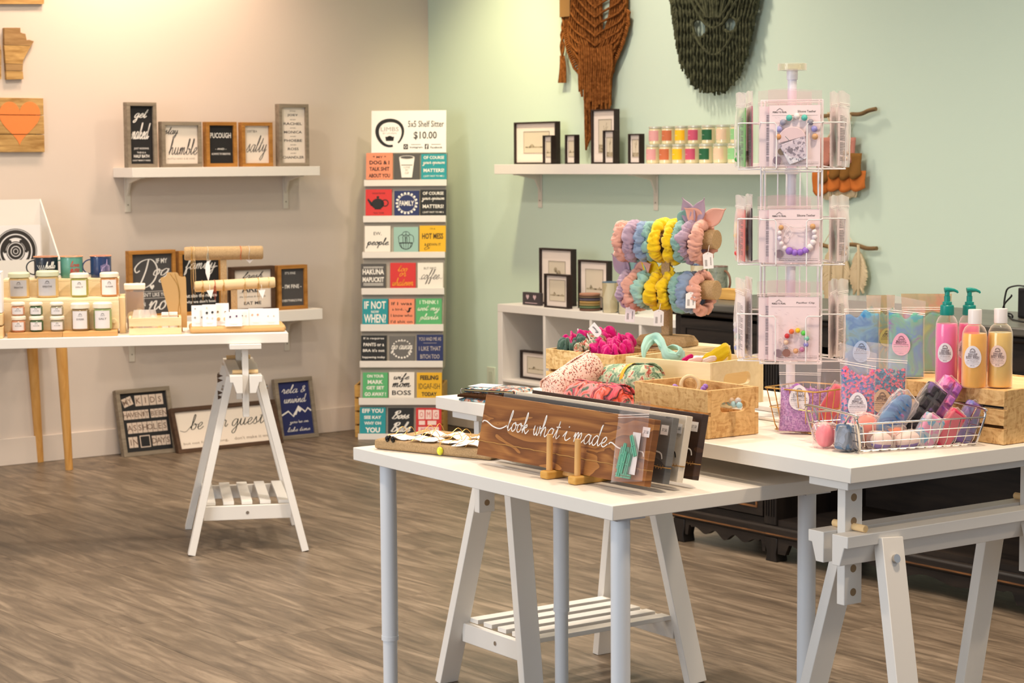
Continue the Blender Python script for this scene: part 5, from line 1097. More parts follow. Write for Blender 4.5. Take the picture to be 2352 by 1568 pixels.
def cord(M_,pts,r,v0,n=5,wob=.8):
    P_ = []
    for k,(x,y_) in enumerate(pts): P_.append(gp(x+random.uniform(-wob,wob),y_,v0-.004*sin(k*1.7)))
    M_.tube([tuple(p) for p in crom(P_,3)],r,n)
for k in range(26):      # upper V arms, doubled ropes following the edges inwards
    f = k/25
    for s_,tab in ((1,Lf),(-1,Rt)):
        cx0 = interp(tab,-80)+s_*(4+40*f*.7); 
        pts = []
        for yy in (-90,-50,-10,30,70,105,130,150):
            e = interp(tab,yy); inner = 1368; q = max(0,min(1,(yy+90)/240)); pts.append((e+s_*(3+f*(28+26*q)),yy+f*10*q))
        cord(C,pts,.0052,-.022-.010*(k%3))
for k in range(13): cord(C,[(1343+3.2*k,-90),(1343+3.2*k,-30),(1344+3.2*k,30),(1346+3*k,80),(1350+2.4*k,130),(1356+1.6*k,150)],.0058,-.03-.008*(k%2))
for k in range(9):     # chevron ropes
    y0_ = -60+k*22; 
    for s_,tab in ((1,Lf),(-1,Rt)): e = interp(tab,y0_); cord(C,[(e+s_*6,y0_),(e+s_*22,y0_+22),(1368-s_*14,y0_+44),(1368,y0_+56)],.006,-.046)
C.obj('knotted_body', RUST, t, kind='stuff')
C = M()
for k in range(46):
    f = k/45; x0_ = 1328+78*f; yb_ = (190+55*sin(f*2.4)) if k%2 else (150+100*f**.5); yb_ = 200+ (45 if .15<f<.5 else 0)*random.random()+ 25*random.random()
    if f > .3: yb_ = 225+35*random.random()
    cord(C,[(x0_,112-20*abs(f-.5)),(x0_+2,150),(x0_*.93+1368*.07,185),(x0_*.9+1368*.1,yb_)],.0055,-.032-.014*(k%3))
for k in range(16): f=k/15; cord(C,[(1341+56*f,190),(1344+50*f,240),(1345+46*f,290+30*random.random()),(1346+8*f,300+ (45*(1-f)))],.005,-.024-.008*(k%2))
for k in range(30):
    yy = 20+k*4.6; e = interp(Lf,yy); cord(C,[(e+8,yy),(e-3,yy+8),(e+3,yy+20)],.005,-.03); e = interp(Rt,yy); cord(C,[(e-8,yy),(e+3,yy+8),(e-4,yy+20)],.005,-.03)
C.obj('fringe', RUST, t, kind='stuff')
T_ = M(); cord(T_,[(1296,-60),(1297,-5),(1296,40),(1291,60),(1294,80),(1289,105),(1291,128)],.007,-.03); cord(T_,[(1291,40),(1296,60),(1289,80),(1295,105),(1291,128)],.006,-.034)
for k in range(9): cord(T_,[(1288+.9*k,128),(1287+1.4*k,155),(1283+1.9*k,190)],.004,-.03)
T_.obj('tassel', RUST, t, kind='stuff')
q0 = gp(1286,40,-.045); q1 = gp(1309,-20,-.045); M().box(q0.x,q1.x,-.048,-.044,q0.z,q1.z).obj('leather_tag', mat('tan leather tag',(156,116,64),.7), t, bevel=.002)
t = thing('macrame_hanging','dark olive macrame wall hanging with two openings and rounded fringe','wall hanging',GRN.w(0,0),GRN.deg)
Lo = [(-90,1530),(0,1545),(20,1548),(105,1560),(180,1583),(203,1610)]; Ro = [(-90,1752),(0,1737),(107,1711),(170,1692),(207,1668)]
C = M(); D_ = M()
holes = [(1606,65,15,19),(1677,56,13,15)]
def inhole(x,y_): return any(((x-hx)/rx)**2+((y_-hy)/ry)**2 < 1 for hx,hy,rx,ry in holes)
for k in range(70):
    f = k/69; xt = 1532+220*f; pts=[]
    bot = 213-118*abs(2*f-1)**3.0+random.uniform(-6,6)
    for yy in list(range(-90,int(bot),8))+[int(bot)]:
        q=(yy+90)/300; x = 0
        l,r_ = interp(Lo,min(yy,50)),interp(Ro,min(yy,50)); x = l+(r_-l)*f
        if inhole(x,yy):
            if len(pts)>1: cord(C,pts,.0052,-.03-.012*(k%3),5,1.2)
            pts=[]
        else: pts.append((x,yy))
    if len(pts)>1: cord(C,pts,.0052,-.03-.012*(k%3),5,1.2)
C.obj('hanging_cords', OLIVE, t, kind='stuff')
for hx,hy,rx,ry in holes: cord(D_,[(hx+(rx+3)*cos(q),hy+(ry+3)*sin(q)) for q in [2*pi*i/14 for i in range(15)]],.007,-.05,6,.3)
for dy in (0,-62,-84): cord(D_,[(1588+dy*.15,44+dy),(1600,88+dy),(1622,118+dy),(1640,126+dy),(1660,116+dy),(1680,84+dy),(1700-dy*.1,40+dy)],.007,-.056,6,.5)
for k in range(7): cord(D_,[(1600+13*k,-80),(1606+11*k,-40),(1612+9*k,0),(1622+6*k,40)],.008,-.06,6,2)
D_.obj('knotted_ropes', OLIVE, t)
C = M()
for k in range(38):
    yy = -60+k*5.4; 
    for tab,s_ in ((Lo,-1),(Ro,1)): e = interp(tab,yy); cord(C,[(e-s_*10,yy-8),(e+s_*1,yy+2),(e+s_*2,yy+22+8*random.random())],.0045,-.04,5,1.5)
C.obj('side_fringe', OLIVE, t, kind='stuff')
# the rods the macrame hangs from (above the frame)
for o_ in list(SC.collection.objects):
    if o_.name.startswith('macrame_hanging') and o_.parent is None:
        xa,xb = (1295,1462) if 'rust' in o_['label'] else (1515,1770)
        M().tube([tuple(gp(xa,-92,-.034)),tuple(gp(xb,-92,-.034))],.009,12).obj('rod', DRW0, o_)
# driftwood hangings
DRW = wood('driftwood',(96,74,46),(146,116,76),0,.8)
t = thing('driftwood_hanging','driftwood wall hanging with pink, brown and orange felt tiers','wall hanging',GRN.w(0,0),GRN.deg)
M().tube([tuple(p) for p in crom([gp(1862,268,-.03),gp(1900,266,-.035),(gp(1945,262,-.03)),gp(1975,262,-.035),gp(1995,254,-.03),gp(2012,250,-.03)],4)],.0085,10,scales=None).obj('stick', DRW, t)
for (y0_,y1_,xl,xr,c_,n) in ((316,376,1884,1958,(186,124,108),3),(352,414,1876,1972,(134,94,48),4),(392,442,1866,1980,(196,112,54),4)):
    m_ = mat('felt %d %d %d'%c_,c_,.95,spec=.05,bump=.6,bscale=300)
    for k in range(n):
        x0_ = xl+(xr-xl)*k/n; x1_ = xl+(xr-xl)*(k+1.25)/n; G = M(); vv = -.035-(.014 if y0_<330 else .008 if y0_<360 else 0)-.004*(k%2)
        P0=gp(x0_,y0_,vv);P1=gp(x1_,y0_,vv); zb_=gp(x0_,y1_-6*(k%2)+4*abs(k-n/2),vv).z
        G.grid(9,7,lambda s_,q_:(P0.x+(P1.x-P0.x)*s_,vv-.010*sin(pi*s_)-.003*sin(5*s_+5*q_),P0.z+(zb_-P0.z)*q_*(.82+.18*sin(pi*s_))))
        o = G.obj('felt_scallop', m_, t, smooth=180); sm=o.modifiers.new('s','SOLIDIFY'); sm.thickness=.004
C = M()
for k in range(26): f=k/25; cord(C,[(1880+88*f,425),(1881+86*f,445),(1882+84*f,462-14*abs(2*f-1)+6*random.random())],.0036,-.025)
for k in range(12): f=k/11; cord(C,[(1902+52*f,258),(1903+50*f,272),(1912+34*f*(1 if k%2 else .7),296),(1896+60*f,325)],.004,-.034)
C.obj('cords', ECRU, t, kind='stuff')
t = thing('feather_hanging','driftwood wall hanging with ecru knotted feathers','wall hanging',GRN.w(0,0),GRN.deg)
M().tube([tuple(p) for p in crom([gp(1878,560,-.03),gp(1915,568,-.03),gp(1938,562,-.035),gp(1965,562,-.03),gp(1990,570,-.03),gp(2014,570,-.03)],4)],.0085,10).obj('stick', DRW, t)
M().tube([tuple(gp(1925,503,-.006)),tuple(gp(1962,562,-.03))],.0016,5).obj('hanging_string', ECRU, t); M().tube([tuple(gp(1925,503,-.006)),tuple(gp(1890,562,-.03))],.0016,5).obj('hanging_string', ECRU, t)
M().cyl(tuple(gp(1925,503,-.012)),tuple(gp(1925,503,-.001)),.003,8).obj('nail', mat('dark nail',(40,40,40),.4,.8), t)
for cx_,w_,yb_ in ((1905,16,700),(1934,17,668),(1972,19,678)):
    G = M(); random.seed(cx_)
    for k in range(22):
        f=k/21; yy = 578+(yb_-600)*f; wd = w_*(.55+.45*sin(pi*min(1,f*1.15)))
        for s_ in (-1,1): cord(G,[(cx_,yy),(cx_+s_*wd*.6,yy+8),(cx_+s_*wd,yy+20+random.uniform(-3,3))],.0055,-.032,5,1)
    cord(G,[(cx_,562),(cx_+1,600),(cx_-1,yb_)],.006,-.04); G.obj('cotton_feather', ECRU, t, kind='stuff')
# ============================================================= low front table: linen board, wooden signs
a = atz(858,1031,ZM); b = atz(1126,1058.5,ZM); LNF = Fr((a.x,a.y), math.degrees(atan2(b.y-a.y,b.x-a.x))); w = (b-a).length
t = thing('linen_board','linen covered board of earring cards at the left end of the low table','display board',(a.x,a.y,ZM+.0006),LNF.deg)
M().box(0,w,0,.205,0,.0235).obj('board', LINEN, t, bevel=.007)
zl = ZM+.0245
random.seed(5)
cards = [(.055,.035,-4,'with two black drop earrings at the front left'),(.135,.03,6,'at the front middle of the linen board'),(.215,.035,-3,'behind the lemon bead'),(.265,.022,14,'at the front right corner beside the wooden sign'),(.08,.115,3,'at the back left of the linen board'),(.16,.11,-6,'at the back middle of the linen board'),(.235,.115,5,'at the back right of the linen board')]
for i,(x,y_,rz,d_) in enumerate(cards):
    p = LNF.w(x,y_,zl+.0008); tt = thing('earring_card','white earring card '+d_,'card',p,LNF.deg+rz,'earring cards on the linen board')
    G = M(); G.grid(7,5,lambda s_,q_:(-.035+.07*s_,-.024+.05*q_,.002+.0045*sin(pi*s_)+.003*sin(2*pi*s_+q_+i)+.005*q_*(1-s_)*(i%2))); o=G.obj('card', PAPER, tt, smooth=180); sm=o.modifiers.new('s','SOLIDIFY'); sm.thickness=.0008
    for k in range(2):
        x0_ = -.018+.026*k+.004*random.random(); yb_ = -.02; 
        M().tube([tuple(q) for q in crom([(x0_-.006,yb_-.012,.0035),(x0_-.002,yb_,.01),(x0_+.002,-.002,.012),(x0_+.005,.016,.02+.008*random.random()),(x0_+.010,.026,.012),(x0_+.014,.022,.006)],4)],.0007,5).obj('ear_wire', GOLD, tt)
    if i == 0:
        for x0_ in (-.012,.006): M().ball((x0_,-.034,.002),.006,10,8,(.9,.9,1.3)).obj('black_drop', mat('black bead',(16,14,14),.25), tt)
        M().ball((-.012,-.026,.006),.0035,8,6).obj('black_bead', mat('black bead',(16,14,14),.25), tt)
t = thing('lemon_bead','small yellow bead hanging over the front edge of the linen board','bead',LNF.w(.2,-.004,ZM+.012),0)
M().ball((0,0,0),.0085,14,10,(.85,.8,1.15)).obj('bead', mat('yellow glass bead',(216,222,60),.25), t); M().tube([(0,0,.008),(.001,.006,.017),(-.004,.02,.026),(-.012,.03,.03)],.0007,5).obj('wire', GOLD, t)
# wooden plank signs in their dowel stand
HB = .018
bl = atz(1094.4,1045,ZM+HB); br = atz(1479.7,1118.5,ZM+HB); SG = Fr((bl.x,bl.y), math.degrees(atan2(br.y-bl.y,br.x-bl.x))); SW = (br-bl).length
# lean from the seen top corner
best=None
for k in range(5,40):
    la = radians(k); 
    for hh in [x*.002+.10 for x in range(30)]:
        p = SG.w(0, hh*sin(la), ZM+HB+hh*cos(la)); d = p-Vector((0,0,HC)); px_ = CXP+FPX*d.dot(RR)/d.dot(_fwd); py_ = CYP-FPX*d.dot(UU)/d.dot(_fwd)
        e = (px_-1117.6)**2+(py_-905.8)**2
        if best is None or e < best[0]: best=(e,la,hh)
LA, SH = best[1], best[2]; print('sign lean', math.degrees(LA), SH, SW, SG.deg, best[0])
def plankmat(name,c1,c2,c3,sc=5):
    m = bpy.data.materials.new(name); m.use_nodes=True; nt=m.node_tree;N=nt.nodes;L=nt.links;b=N['Principled BSDF'];b.inputs['Roughness'].default_value=.42;b.inputs['Specular IOR Level'].default_value=.4
    tc=N.new('ShaderNodeTexCoord');mp=N.new('ShaderNodeMapping');mp.inputs['Scale'].default_value=(2.2,1,11);L.new(tc.outputs['Object'],mp.inputs['Vector'])
    n=N.new('ShaderNodeTexNoise');n.inputs['Scale'].default_value=1.6;n.inputs['Detail'].default_value=2;n.inputs['Distortion'].default_value=1.2;L.new(mp.outputs[0],n.inputs['Vector'])
    mu=N.new('ShaderNodeMath');mu.operation='MULTIPLY';mu.inputs[1].default_value=sc;L.new(n.outputs['Fac'],mu.inputs[0]);fr_=N.new('ShaderNodeMath');fr_.operation='FRACT';L.new(mu.outputs[0],fr_.inputs[0])
    mp2=N.new('ShaderNodeMapping');mp2.inputs['Scale'].default_value=(3,1,260);L.new(tc.outputs['Object'],mp2.inputs['Vector']);n2=N.new('ShaderNodeTexNoise');n2.inputs['Scale'].default_value=2;n2.inputs['Detail'].default_value=3;L.new(mp2.outputs[0],n2.inputs['Vector'])
    ad=N.new('ShaderNodeMath');ad.operation='MULTIPLY_ADD';ad.inputs[1].default_value=.45;L.new(n2.outputs['Fac'],ad.inputs[0]);
    s2=N.new('ShaderNodeMath');s2.operation='MULTIPLY';s2.inputs[1].default_value=.6;L.new(fr_.outputs[0],s2.inputs[0]);L.new(s2.outputs[0],ad.inputs[2])
    r=N.new('ShaderNodeValToRGB');e=r.color_ramp.elements;e[0].position=.12;e[0].color=(*lin(c1),1);e[1].position=.5;e[1].color=(*lin(c2),1);x=e.new(.85);x.color=(*lin(c3),1);L.new(ad.outputs[0],r.inputs['Fac']);L.new(r.outputs['Color'],b.inputs['Base Color'])
    return m
PB = plankmat('warm brown stained plank',(102,58,22),(134,82,36),(172,116,58)); PG = plankmat('grey stained plank',(82,80,78),(104,102,98),(122,118,112),2); PW_ = mat('cream painted plank',(226,212,192),.55,bump=.2,bscale=80); PD = plankmat('espresso stained plank',(44,26,18),(60,38,26),(80,52,34),3)
def plank_sign(off, m, label, full, pen, tagc=True):
    t = thing('plank_sign',label,'sign',SG.w(0,off,ZM+HB+.0012),0,'plank signs in the dowel stand',rot=(Matrix.Rotation(SG.th,3,'Z')@Matrix.Rotation(-LA,3,'X')).to_euler())
    M().box(0,SW,0,.0175,0,SH).obj('plank', m, t, bevel=.0012)
    I = Ink(); y=-.0003
    # lettering laid out on the board face: x 0..SW, z 0..SH
    X=lambda f:f*SW; Zz=lambda f:f*SH; pw=.0026
    I.stroke([(X(a_),Zz(b_)) for a_,b_ in ((.885,.50),(.93,.47),(.965,.44),(.975,.36))],pw,y) if not full else None
    if full:
        I.stroke([(X(a_),Zz(b_)) for a_,b_ in ((.008,.54),(.014,.57),(.035,.565),(.08,.50),(.125,.485),(.165,.55))],pw,y)
        I.script('look',X(.235),Zz(.635),X(.135),Zz(.32),.0022,y,slant=.12,taper=False)
        I.script('what',X(.412),Zz(.635),X(.160),Zz(.32),.0022,y,slant=.12,taper=False)
        I.script('i',X(.533),Zz(.585),X(.045),Zz(.22),.0022,y,slant=.12,taper=False)
        I.script('made',X(.672),Zz(.635),X(.195),Zz(.32),.0022,y,slant=.12,taper=False)
        I.stroke([(X(a_),Zz(b_)) for a_,b_ in ((.775,.53),(.79,.56),(.83,.50),(.88,.485),(.94,.50),(.965,.49),(.972,.43))],pw,y)
    I.obj('lettering', pen, t, smooth=0)
    tw = M(); n=40; pts=[(SW*k/(n-1)*1.0, -.0016-.0006*sin(k), SH*.24+.0006*sin(k*2.1)) for k in range(n)]
    pts = [(-.0015,.009,SH*.245)]+pts+[(SW+.0015,.004,SH*.24),(SW+.0015,.014,SH*.243)]
    tw.tube(pts,.0012,6); 
    for k in range(6): tw.tube([(SW-.006-.004*k,-.0022,SH*.24),(SW-.004-.004*k,-.004,SH*.24+.004*(-1)**k)],.0005,4)
    tw.obj('twine', TWINE, t)
    if tagc:
        st_ = M(); st_.box(SW-.030,SW-.008,-.0009,-.0002,SH*.72,SH*.72+.020); so = st_.obj('price_sticker', PAPER, t); I = Ink(); I.text('37.50',SW-.019,SH*.72+.010,.015,.006,-.0012); I.obj('price', INK, so, smooth=0)
    return t
plank_sign(0,PB,'warm brown plank sign in white script, frontmost in the dowel stand',True,WPRINT)
plank_sign(.0495,PG,'grey plank sign second in the dowel stand',False,WPRINT)
plank_sign(.0865,PW_,'cream plank sign third in the dowel stand',False,BLACK)
plank_sign(.1305,PD,'espresso plank sign at the back of the dowel stand',False,WPRINT)
# dowel stand
def locpx(px,py,z): 
    p = atz(px,py,z)-SG.o; return p.dot(SG.u),p.dot(SG.v)
DOW = wood('oiled dowel wood',(204,152,88),(224,180,116),2,.45); FOOT = wood('oiled foot wood',(196,146,66),(216,170,92),1,.45)
t = thing('dowel_stand','honey wood dowel stand holding the four plank signs','stand',SG.w(0,0,ZM+.0006),SG.deg)
f1 = locpx(1238,1100,ZM); f2 = locpx(1292,1114,ZM)
for (u,v),hgt in ((f1,.0945),(f2,.098)):
    v0_ = -.026; q = M().box(u-.004,u+.022,v0_,.20,0,.0175); q.obj('foot', FOOT, t, bevel=.004)
    ph = .018
    for k,vv in enumerate((-.0105,.0335,.079,.121,.165)):
        hp = .092 if k == 0 else .05
        hp = .094 if k==0 else .075
        top = vv+hp*math.tan(LA)*.92 if k else vv
        M().tube([(u+.010,vv,.0176),(u+.010,vv+(hp*math.tan(LA)*.95 if k else .002),hp)],.0066,18).obj('dowel', DOW, t, bevel=0)
M().tube([(f1[0]+.022,.02,.009),(f2[0]-.004,.02,.009)],.005,14).obj('cross_dowel', DOW, t)
# bag of pegs hanging on the front sign
t = thing('peg_bag','clear zip bag of mint wooden pegs hanging on the brown plank sign','bag',SG.w(0,0,ZM+HB+.0012),0,rot=(Matrix.Rotation(SG.th,3,'Z')@Matrix.Rotation(-LA,3,'X')).to_euler())
def facept(px,py,off=-.008):
    n = SG.v*cos(LA)-Vector((0,0,1))*sin(LA); o_ = SG.w(0,0,ZM+HB+.0012)+n*off; d=ray(px,py); O_=Vector((0,0,HC)); tt=(o_-O_).dot(n)/d.dot(n); p=O_+d*tt-SG.w(0,0,ZM+HB+.0012)
    return p.dot(SG.u), p.dot(SG.v*sin(LA)+Vector((0,0,1))*cos(LA))
c1,c2,c3,c4 = facept(1404,1108),facept(1476,1105),facept(1496,920),facept(1426,922)
def bil(s_,q_): return (c1[0]*(1-s_)*(1-q_)+c2[0]*s_*(1-q_)+c3[0]*s_*q_+c4[0]*(1-s_)*q_, c1[1]*(1-s_)*(1-q_)+c2[1]*s_*(1-q_)+c3[1]*s_*q_+c4[1]*(1-s_)*q_)
for sgn_,nm in ((-1,'front_film'),(1,'back_film')):
    G=M(); G.grid(12,20,lambda s_,q_:(bil(s_,q_)[0], -.0095+ (-.0065 if sgn_<0 else .006)*sin(pi*s_)**.6*(max(0,1-(q_/.85)**2))**.5+.0006*sin(20*s_+9*q_), bil(s_,q_)[1])); G.obj(nm, film('peg bag film',(252,246,244),.03,.3,.04), t, smooth=180)
z_=M(); 
for q_ in (.8,.83): z_.tube([(bil(0,q_)[0],-.0102,bil(0,q_)[1]),(bil(1,q_)[0],-.0102,bil(1,q_)[1])],.0009,6)
z_.obj('zip_seal', film('seal film',(250,244,244),.45,.3), t)
MINT = mat('mint painted wood',(98,168,140),.6)
cx1,cz1 = bil(.62,.36); M().box(cx1-.011,cx1+.013,-.0085,-.0078,bil(.5,.10)[1],bil(.5,.62)[1]).obj('backing_card', PAPER, t, bevel=0)
def peg(cx_,cz_,ang_,y_): 
    p=M(); 
    for s_ in (-1,1): p.prism([(s_*.0006,-.023),(s_*.0044,-.023),(s_*.0044,.017),(s_*.0032,.023),(s_*.0006,.0225)],y_-.0028,y_)
    p.tube([(-.0048,y_-.0031,0),(.0048,y_-.0031,0)],.0009,5)
    mt = Matrix.Translation((cx_,0,cz_))@Matrix.Rotation(ang_,4,'Y'); p.xf(mt); return p
for k,(s_,q_,an,y_) in enumerate(((.24,.30,.1,-.0100),(.36,.34,.08,-.0128),(.46,.29,-.02,-.0105),(.56,.33,.12,-.0092),(.30,.21,.05,-.0135),(.41,.24,.12,-.0145),(.52,.21,.1,-.0125),(.66,.44,-.5,-.0135),(.42,.075,1.57,-.0115))):
    x,z=bil(s_,q_); peg(x,z,an,y_).obj('peg', MINT, t)
# ============================================================= higher front table
# pouches at the far left corner
def flatbox(t,name,m,w,d,h,z,r=.004,lumps=0,seg=12):
    G=M(); n=seg
    def f(s_,q_,top): 
        e=(1-abs(2*s_-1)**6)*(1-abs(2*q_-1)**6); return (w*(s_-.5),d*(q_-.5),z+(h if top else 0)*1.0*(.55+.45*e**.5)+lumps*sin(9*s_+7*q_)*e)
    G.grid(n,n,lambda s_,q_:f(s_,q_,True)); k=len(G.v)
    G.grid(n,n,lambda s_,q_:(w*(s_-.5),d*(q_-.5),z)); 
    per=[i for i in range(n)]+[j*n+n-1 for j in range(1,n)]+[(n-1)*n+i for i in range(n-2,-1,-1)]+[j*n for j in range(n-2,0,-1)]
    G.f += [(per[i],per[(i+1)%len(per)],per[(i+1)%len(per)]+k,per[i]+k) for i in range(len(per))]
    return G.obj(name,m,t,smooth=50)
FLB2 = speck('blue floral cotton',[(36,62,96),(90,140,156),(206,214,210),(196,120,84),(44,84,104),(120,164,160)],55,.8,.2,.2,True); BLKC = mat('black cotton',(26,26,34),.9,spec=.1)
p = atz(1128,912,ZU+.008); t = thing('fuzzy_pouch','dark brown fuzzy pouch with blue floral lining at the far end of the higher table','pouch',(p.x,p.y,ZU+.0006),-38)
flatbox(t,'lining',FLB2,.128,.10,.009,0); flatbox(t,'fur',mat('brown faux fur',(62,40,24),.95,spec=.05,bump=1.0,bscale=500),.134,.104,.010,.0092,lumps=.001)
fz = M(); random.seed(9)
for k in range(420):
    x=random.uniform(-.066,.066); y_=random.choice([-.052,.0,.052])+random.uniform(-.02,.02)*(1 if abs(x)<.06 else 0); y_=random.uniform(-.052,.052); fz.add([(x,y_,.016),(x+.0012,y_,.016),(x+random.uniform(-.004,.004),y_+random.uniform(-.005,.003),.0235)],[(0,1,2)])
fz.obj('pile', mat('brown fur tips',(86,58,36),.95), t, kind='stuff')
p2 = atz(1172,903,ZU+.024); t = thing('zip_wristlet','blue floral zip wristlet with a metal zipper lying on the brown fuzzy pouch','pouch',(p.x+.02,p.y+.012,ZU+.0212),-30)
flatbox(t,'body',FLB2,.145,.095,.0125,0); 
e_ = M(); e_.box(-.0725,.0725,-.0483,-.0470,.0015,.0085); e_.box(-.0735,-.0722,-.0475,.0475,.0015,.0085); e_.obj('binding', BLKC, t, bevel=.0006)
zt = M()
for k in range(66): zt.box(-.0712+.00215*k,-.0712+.00215*k+.0013,-.0492,-.0480,.0038,.0066)
zt.obj('zipper_teeth', mat('brass zipper',(196,170,120),.35,.9), t, kind='stuff')
M().tube([tuple(q) for q in crom([(-.073,-.048,.006),(-.079,-.05,.008),(-.081,-.052,.002),(-.078,-.054,-.004)],4)],.0014,6).obj('zipper_pull', CHROME, t)
M().box(-.07,-.005,-.035,.03,.0131,.0136).obj('paper_label', PAPER, t); I=Ink(); vs,fs=textmesh('WRISTLET',.0); 
I.text('WRISTLET - 18.00',0,0,.05,.008); I.v=[(x-.036,z-.01,.0139) for x,_,z in I.v]; I.obj('lettering', INK, t, smooth=0)
# fabric rolls
def roll(P0,P1,r,m,label,sq=1.0,band=None,fold=True,seed=1,endtaper=.75):
    P0=Vector(P0);P1=Vector(P1); d=(P1-P0); L_=d.length; ex=d.normalized(); ez=Vector((0,0,1))-ex*ex.z; ez.normalize(); ey=ez.cross(ex)
    t = tag(bpy.data.objects.new('fabric_roll',None),label,'fabric roll','rolled fabric bags'); SC.collection.objects.link(t); t.matrix_world = Matrix.Translation(P0)@Matrix((ex,ey,ez)).transposed().to_4x4(); t.empty_display_size=.05
    random.seed(seed); G=M(); n=32
    def f(s_,q_):
        a_=2*pi*s_; e=1-max(0,(abs(2*q_-1)-.72)/.28)**2*(1-endtaper); rr=r*e*(1+.03*sin(3*a_+seed+5*q_)+.025*sin(2*a_-7*q_)+.015*sin(11*q_+a_*2))
        return (L_*q_, rr*cos(a_), rr*sin(a_)*sq)
    G.grid(n,26,f,True); G.f.append(tuple(range(n))); G.f.append(tuple(25*n+i for i in range(n))); G.obj('rolled_cloth', m, t, smooth=60)
    if fold:
        Fm=M(); Fm.grid(14,14,lambda s_,q_:(L_*(.02+.96*q_),(r*1.035)*cos(.3+1.25*s_)*(1+.02*sin(9*q_)),(r*1.035)*sin(.3+1.25*s_)*sq+.001*sin(12*q_))); o=Fm.obj('fold_edge', m, t, smooth=180); sm=o.modifiers.new('s','SOLIDIFY'); sm.thickness=.002
    sp=[]; 
    for k in range(40): a_=k*.42; rr=r*.72*endtaper*(1-k/46)+.002; sp.append((L_+.0008,rr*cos(a_),rr*sin(a_)*sq))
    M().tube(sp,.0011,5).obj('spiral_edge', m, t)
    if band: M().grid(n,3,lambda s_,q_:(L_*(band[0]+.07*q_),(r*1.05)*cos(2*pi*s_),(r*1.05)*sin(2*pi*s_)*sq),True).obj('band', band[1], t, smooth=180)
    return t
def pD(px,py,D): return tuple(aty(px,py,D))
PKF = speck('pink cotton with tiny brown sprigs',[(238,206,188),(244,214,198),(240,206,190),(238,202,186),(206,140,124),(240,210,194),(150,84,74),(242,212,196)],420,.85,.15,.15,stretch=(1,1,.7))
BFL = speck('bold rose floral cotton',[(230,60,90),(240,110,120),(30,40,52),(236,96,74),(240,150,150),(60,110,90),(226,48,96)],26,.8,.15,.2,True); GFL = speck('sage floral cotton',[(120,150,120),(150,176,144),(96,130,108),(160,184,150),(206,210,180),(176,70,60),(110,144,120)],46,.8,.15,.2,True)
roll(pD(1262,905,4.78),pD(1370,834,4.85),.0385,PKF,'pale pink sprigged fabric roll leaning up against the left crate',1,seed=2)
roll(pD(1318,908,4.74),pD(1432,921,4.55),.040,BFL,'bright pink floral fabric roll lying in front, behind the plank signs',.95,seed=5)
roll(pD(1390,882,4.86),pD(1500,878,4.72),.044,GFL,'sage green floral fabric roll with a mustard zip band',1.05,band=(.6,mat('mustard zip tape',(224,170,40),.7)),seed=8)
# crates on the higher table
OSB = osb('osb board'); OSBL = osb('pale osb board',(206,170,112),(228,196,142),(178,138,84)); TIM = wood('pale crate timber',(224,200,154),(236,214,172),0,.6)
def atcorner(N,z,deg,w): p=atz(*N,z); fr=Fr((p.x,p.y),deg); return fr
cH=.110
fr = atcorner((1411,817),ZU+cH,-50,0); CL_W,CL_D=.262,.19
crate(fr.w(-CL_W,0,ZU+.0006),-50,CL_W,CL_D,cH,'left osb crate overflowing with magenta and green hair ties',2,OSBL,gap=.007,th=.009)
CLF=fr
hP=.115; fr = atcorner((1631.6,834.6),ZU+hP,-43,0); PW2,PD2=.262,.215
t = thing('timber_box','pale smooth timber box with oval hand hole holding mint and yellow headbands','box',fr.w(-PW2,0,ZU+.0006),-43); PBF=fr
M().box(0,PW2,0,.009,0,hP).obj('front_board', TIM, t, bevel=.001); M().box(0,PW2,PD2-.009,PD2,0,hP-.0).obj('back_board', TIM, t, bevel=.001)
for x0_ in (.0002,PW2-.0102):
    e = endboard(PD2-.0186,hP,True,.6,.2,.13); e.v=[(x0_+x*.010,.0093+y_,z) for x,y_,z in e.v]; e.obj('end_board', TIM, t, bevel=.001)
M().box(.0105,PW2-.0105,.0095,PD2-.0095,0,.005).obj('base_board', TIM, t)
cO=.104; fr = atcorner((1625,899),ZU+cO,-55.3,0); OW=.252; OBF=fr
crate(fr.w(-OW,0,ZU+.0006),-55.3,OW,.146,cO,'small osb crate of teething beads near the front edge of the higher table',2,OSB,gap=.009,th=.010)
fr = atcorner((2307,898.6),ZU+.114,-53.5,0); BW=.42; BCF=fr; BD_=.27; cB=.114
t = crate(fr.w(-BW,0,ZU+.0006),-53.5,BW,BD_,cB,'large osb crate with a board top carrying bath bottles and bags',3,OSB,gap=.007,th=.010)
M().box(.0105,BW-.0105,.0105,BD_-.0105,cB-.010,cB-.002).obj('top_board', wood('pale top board',(226,178,120),(240,200,146),0,.5), t, bevel=.001)
ZC = ZU+cB+.0008
# hidden support box and scrunchie stand
pr = atz(1678,793,ZU+.115); fr = Fr((pr.x,pr.y),-50); SBF=fr; sbw=.20
t = thing('timber_riser','flat pale timber riser under the hair tie stand','riser',fr.w(-sbw,-.165,ZU+.0006),-50)
M().box(0,sbw,0,.165,.1045,.1145).obj('top_board', TIM, t, bevel=.001); 
for x in (0,sbw-.01): M().box(x,x+.01,.0,.165,0,.104).obj('side_board', TIM, t, bevel=.001)
M().box(.0105,sbw-.0105,.002,.012,0,.104).obj('front_board', TIM, t)
ZR = ZU+.1162
D0=5.19
pc = aty(1532,790,D0); 
t = thing('hair_tie_stand','linen covered double bar stand full of pastel hair ties','stand',(pc.x,pc.y,ZR),-36); HT=Fr((pc.x,pc.y),-36)
hx=[(-.078,-.03),(-.05,-.05),(.05,-.05),(.078,-.03),(.078,.03),(.05,.05),(-.05,.05),(-.078,.03)]; k2=[(x*.86,y_*.84) for x,y_ in hx]
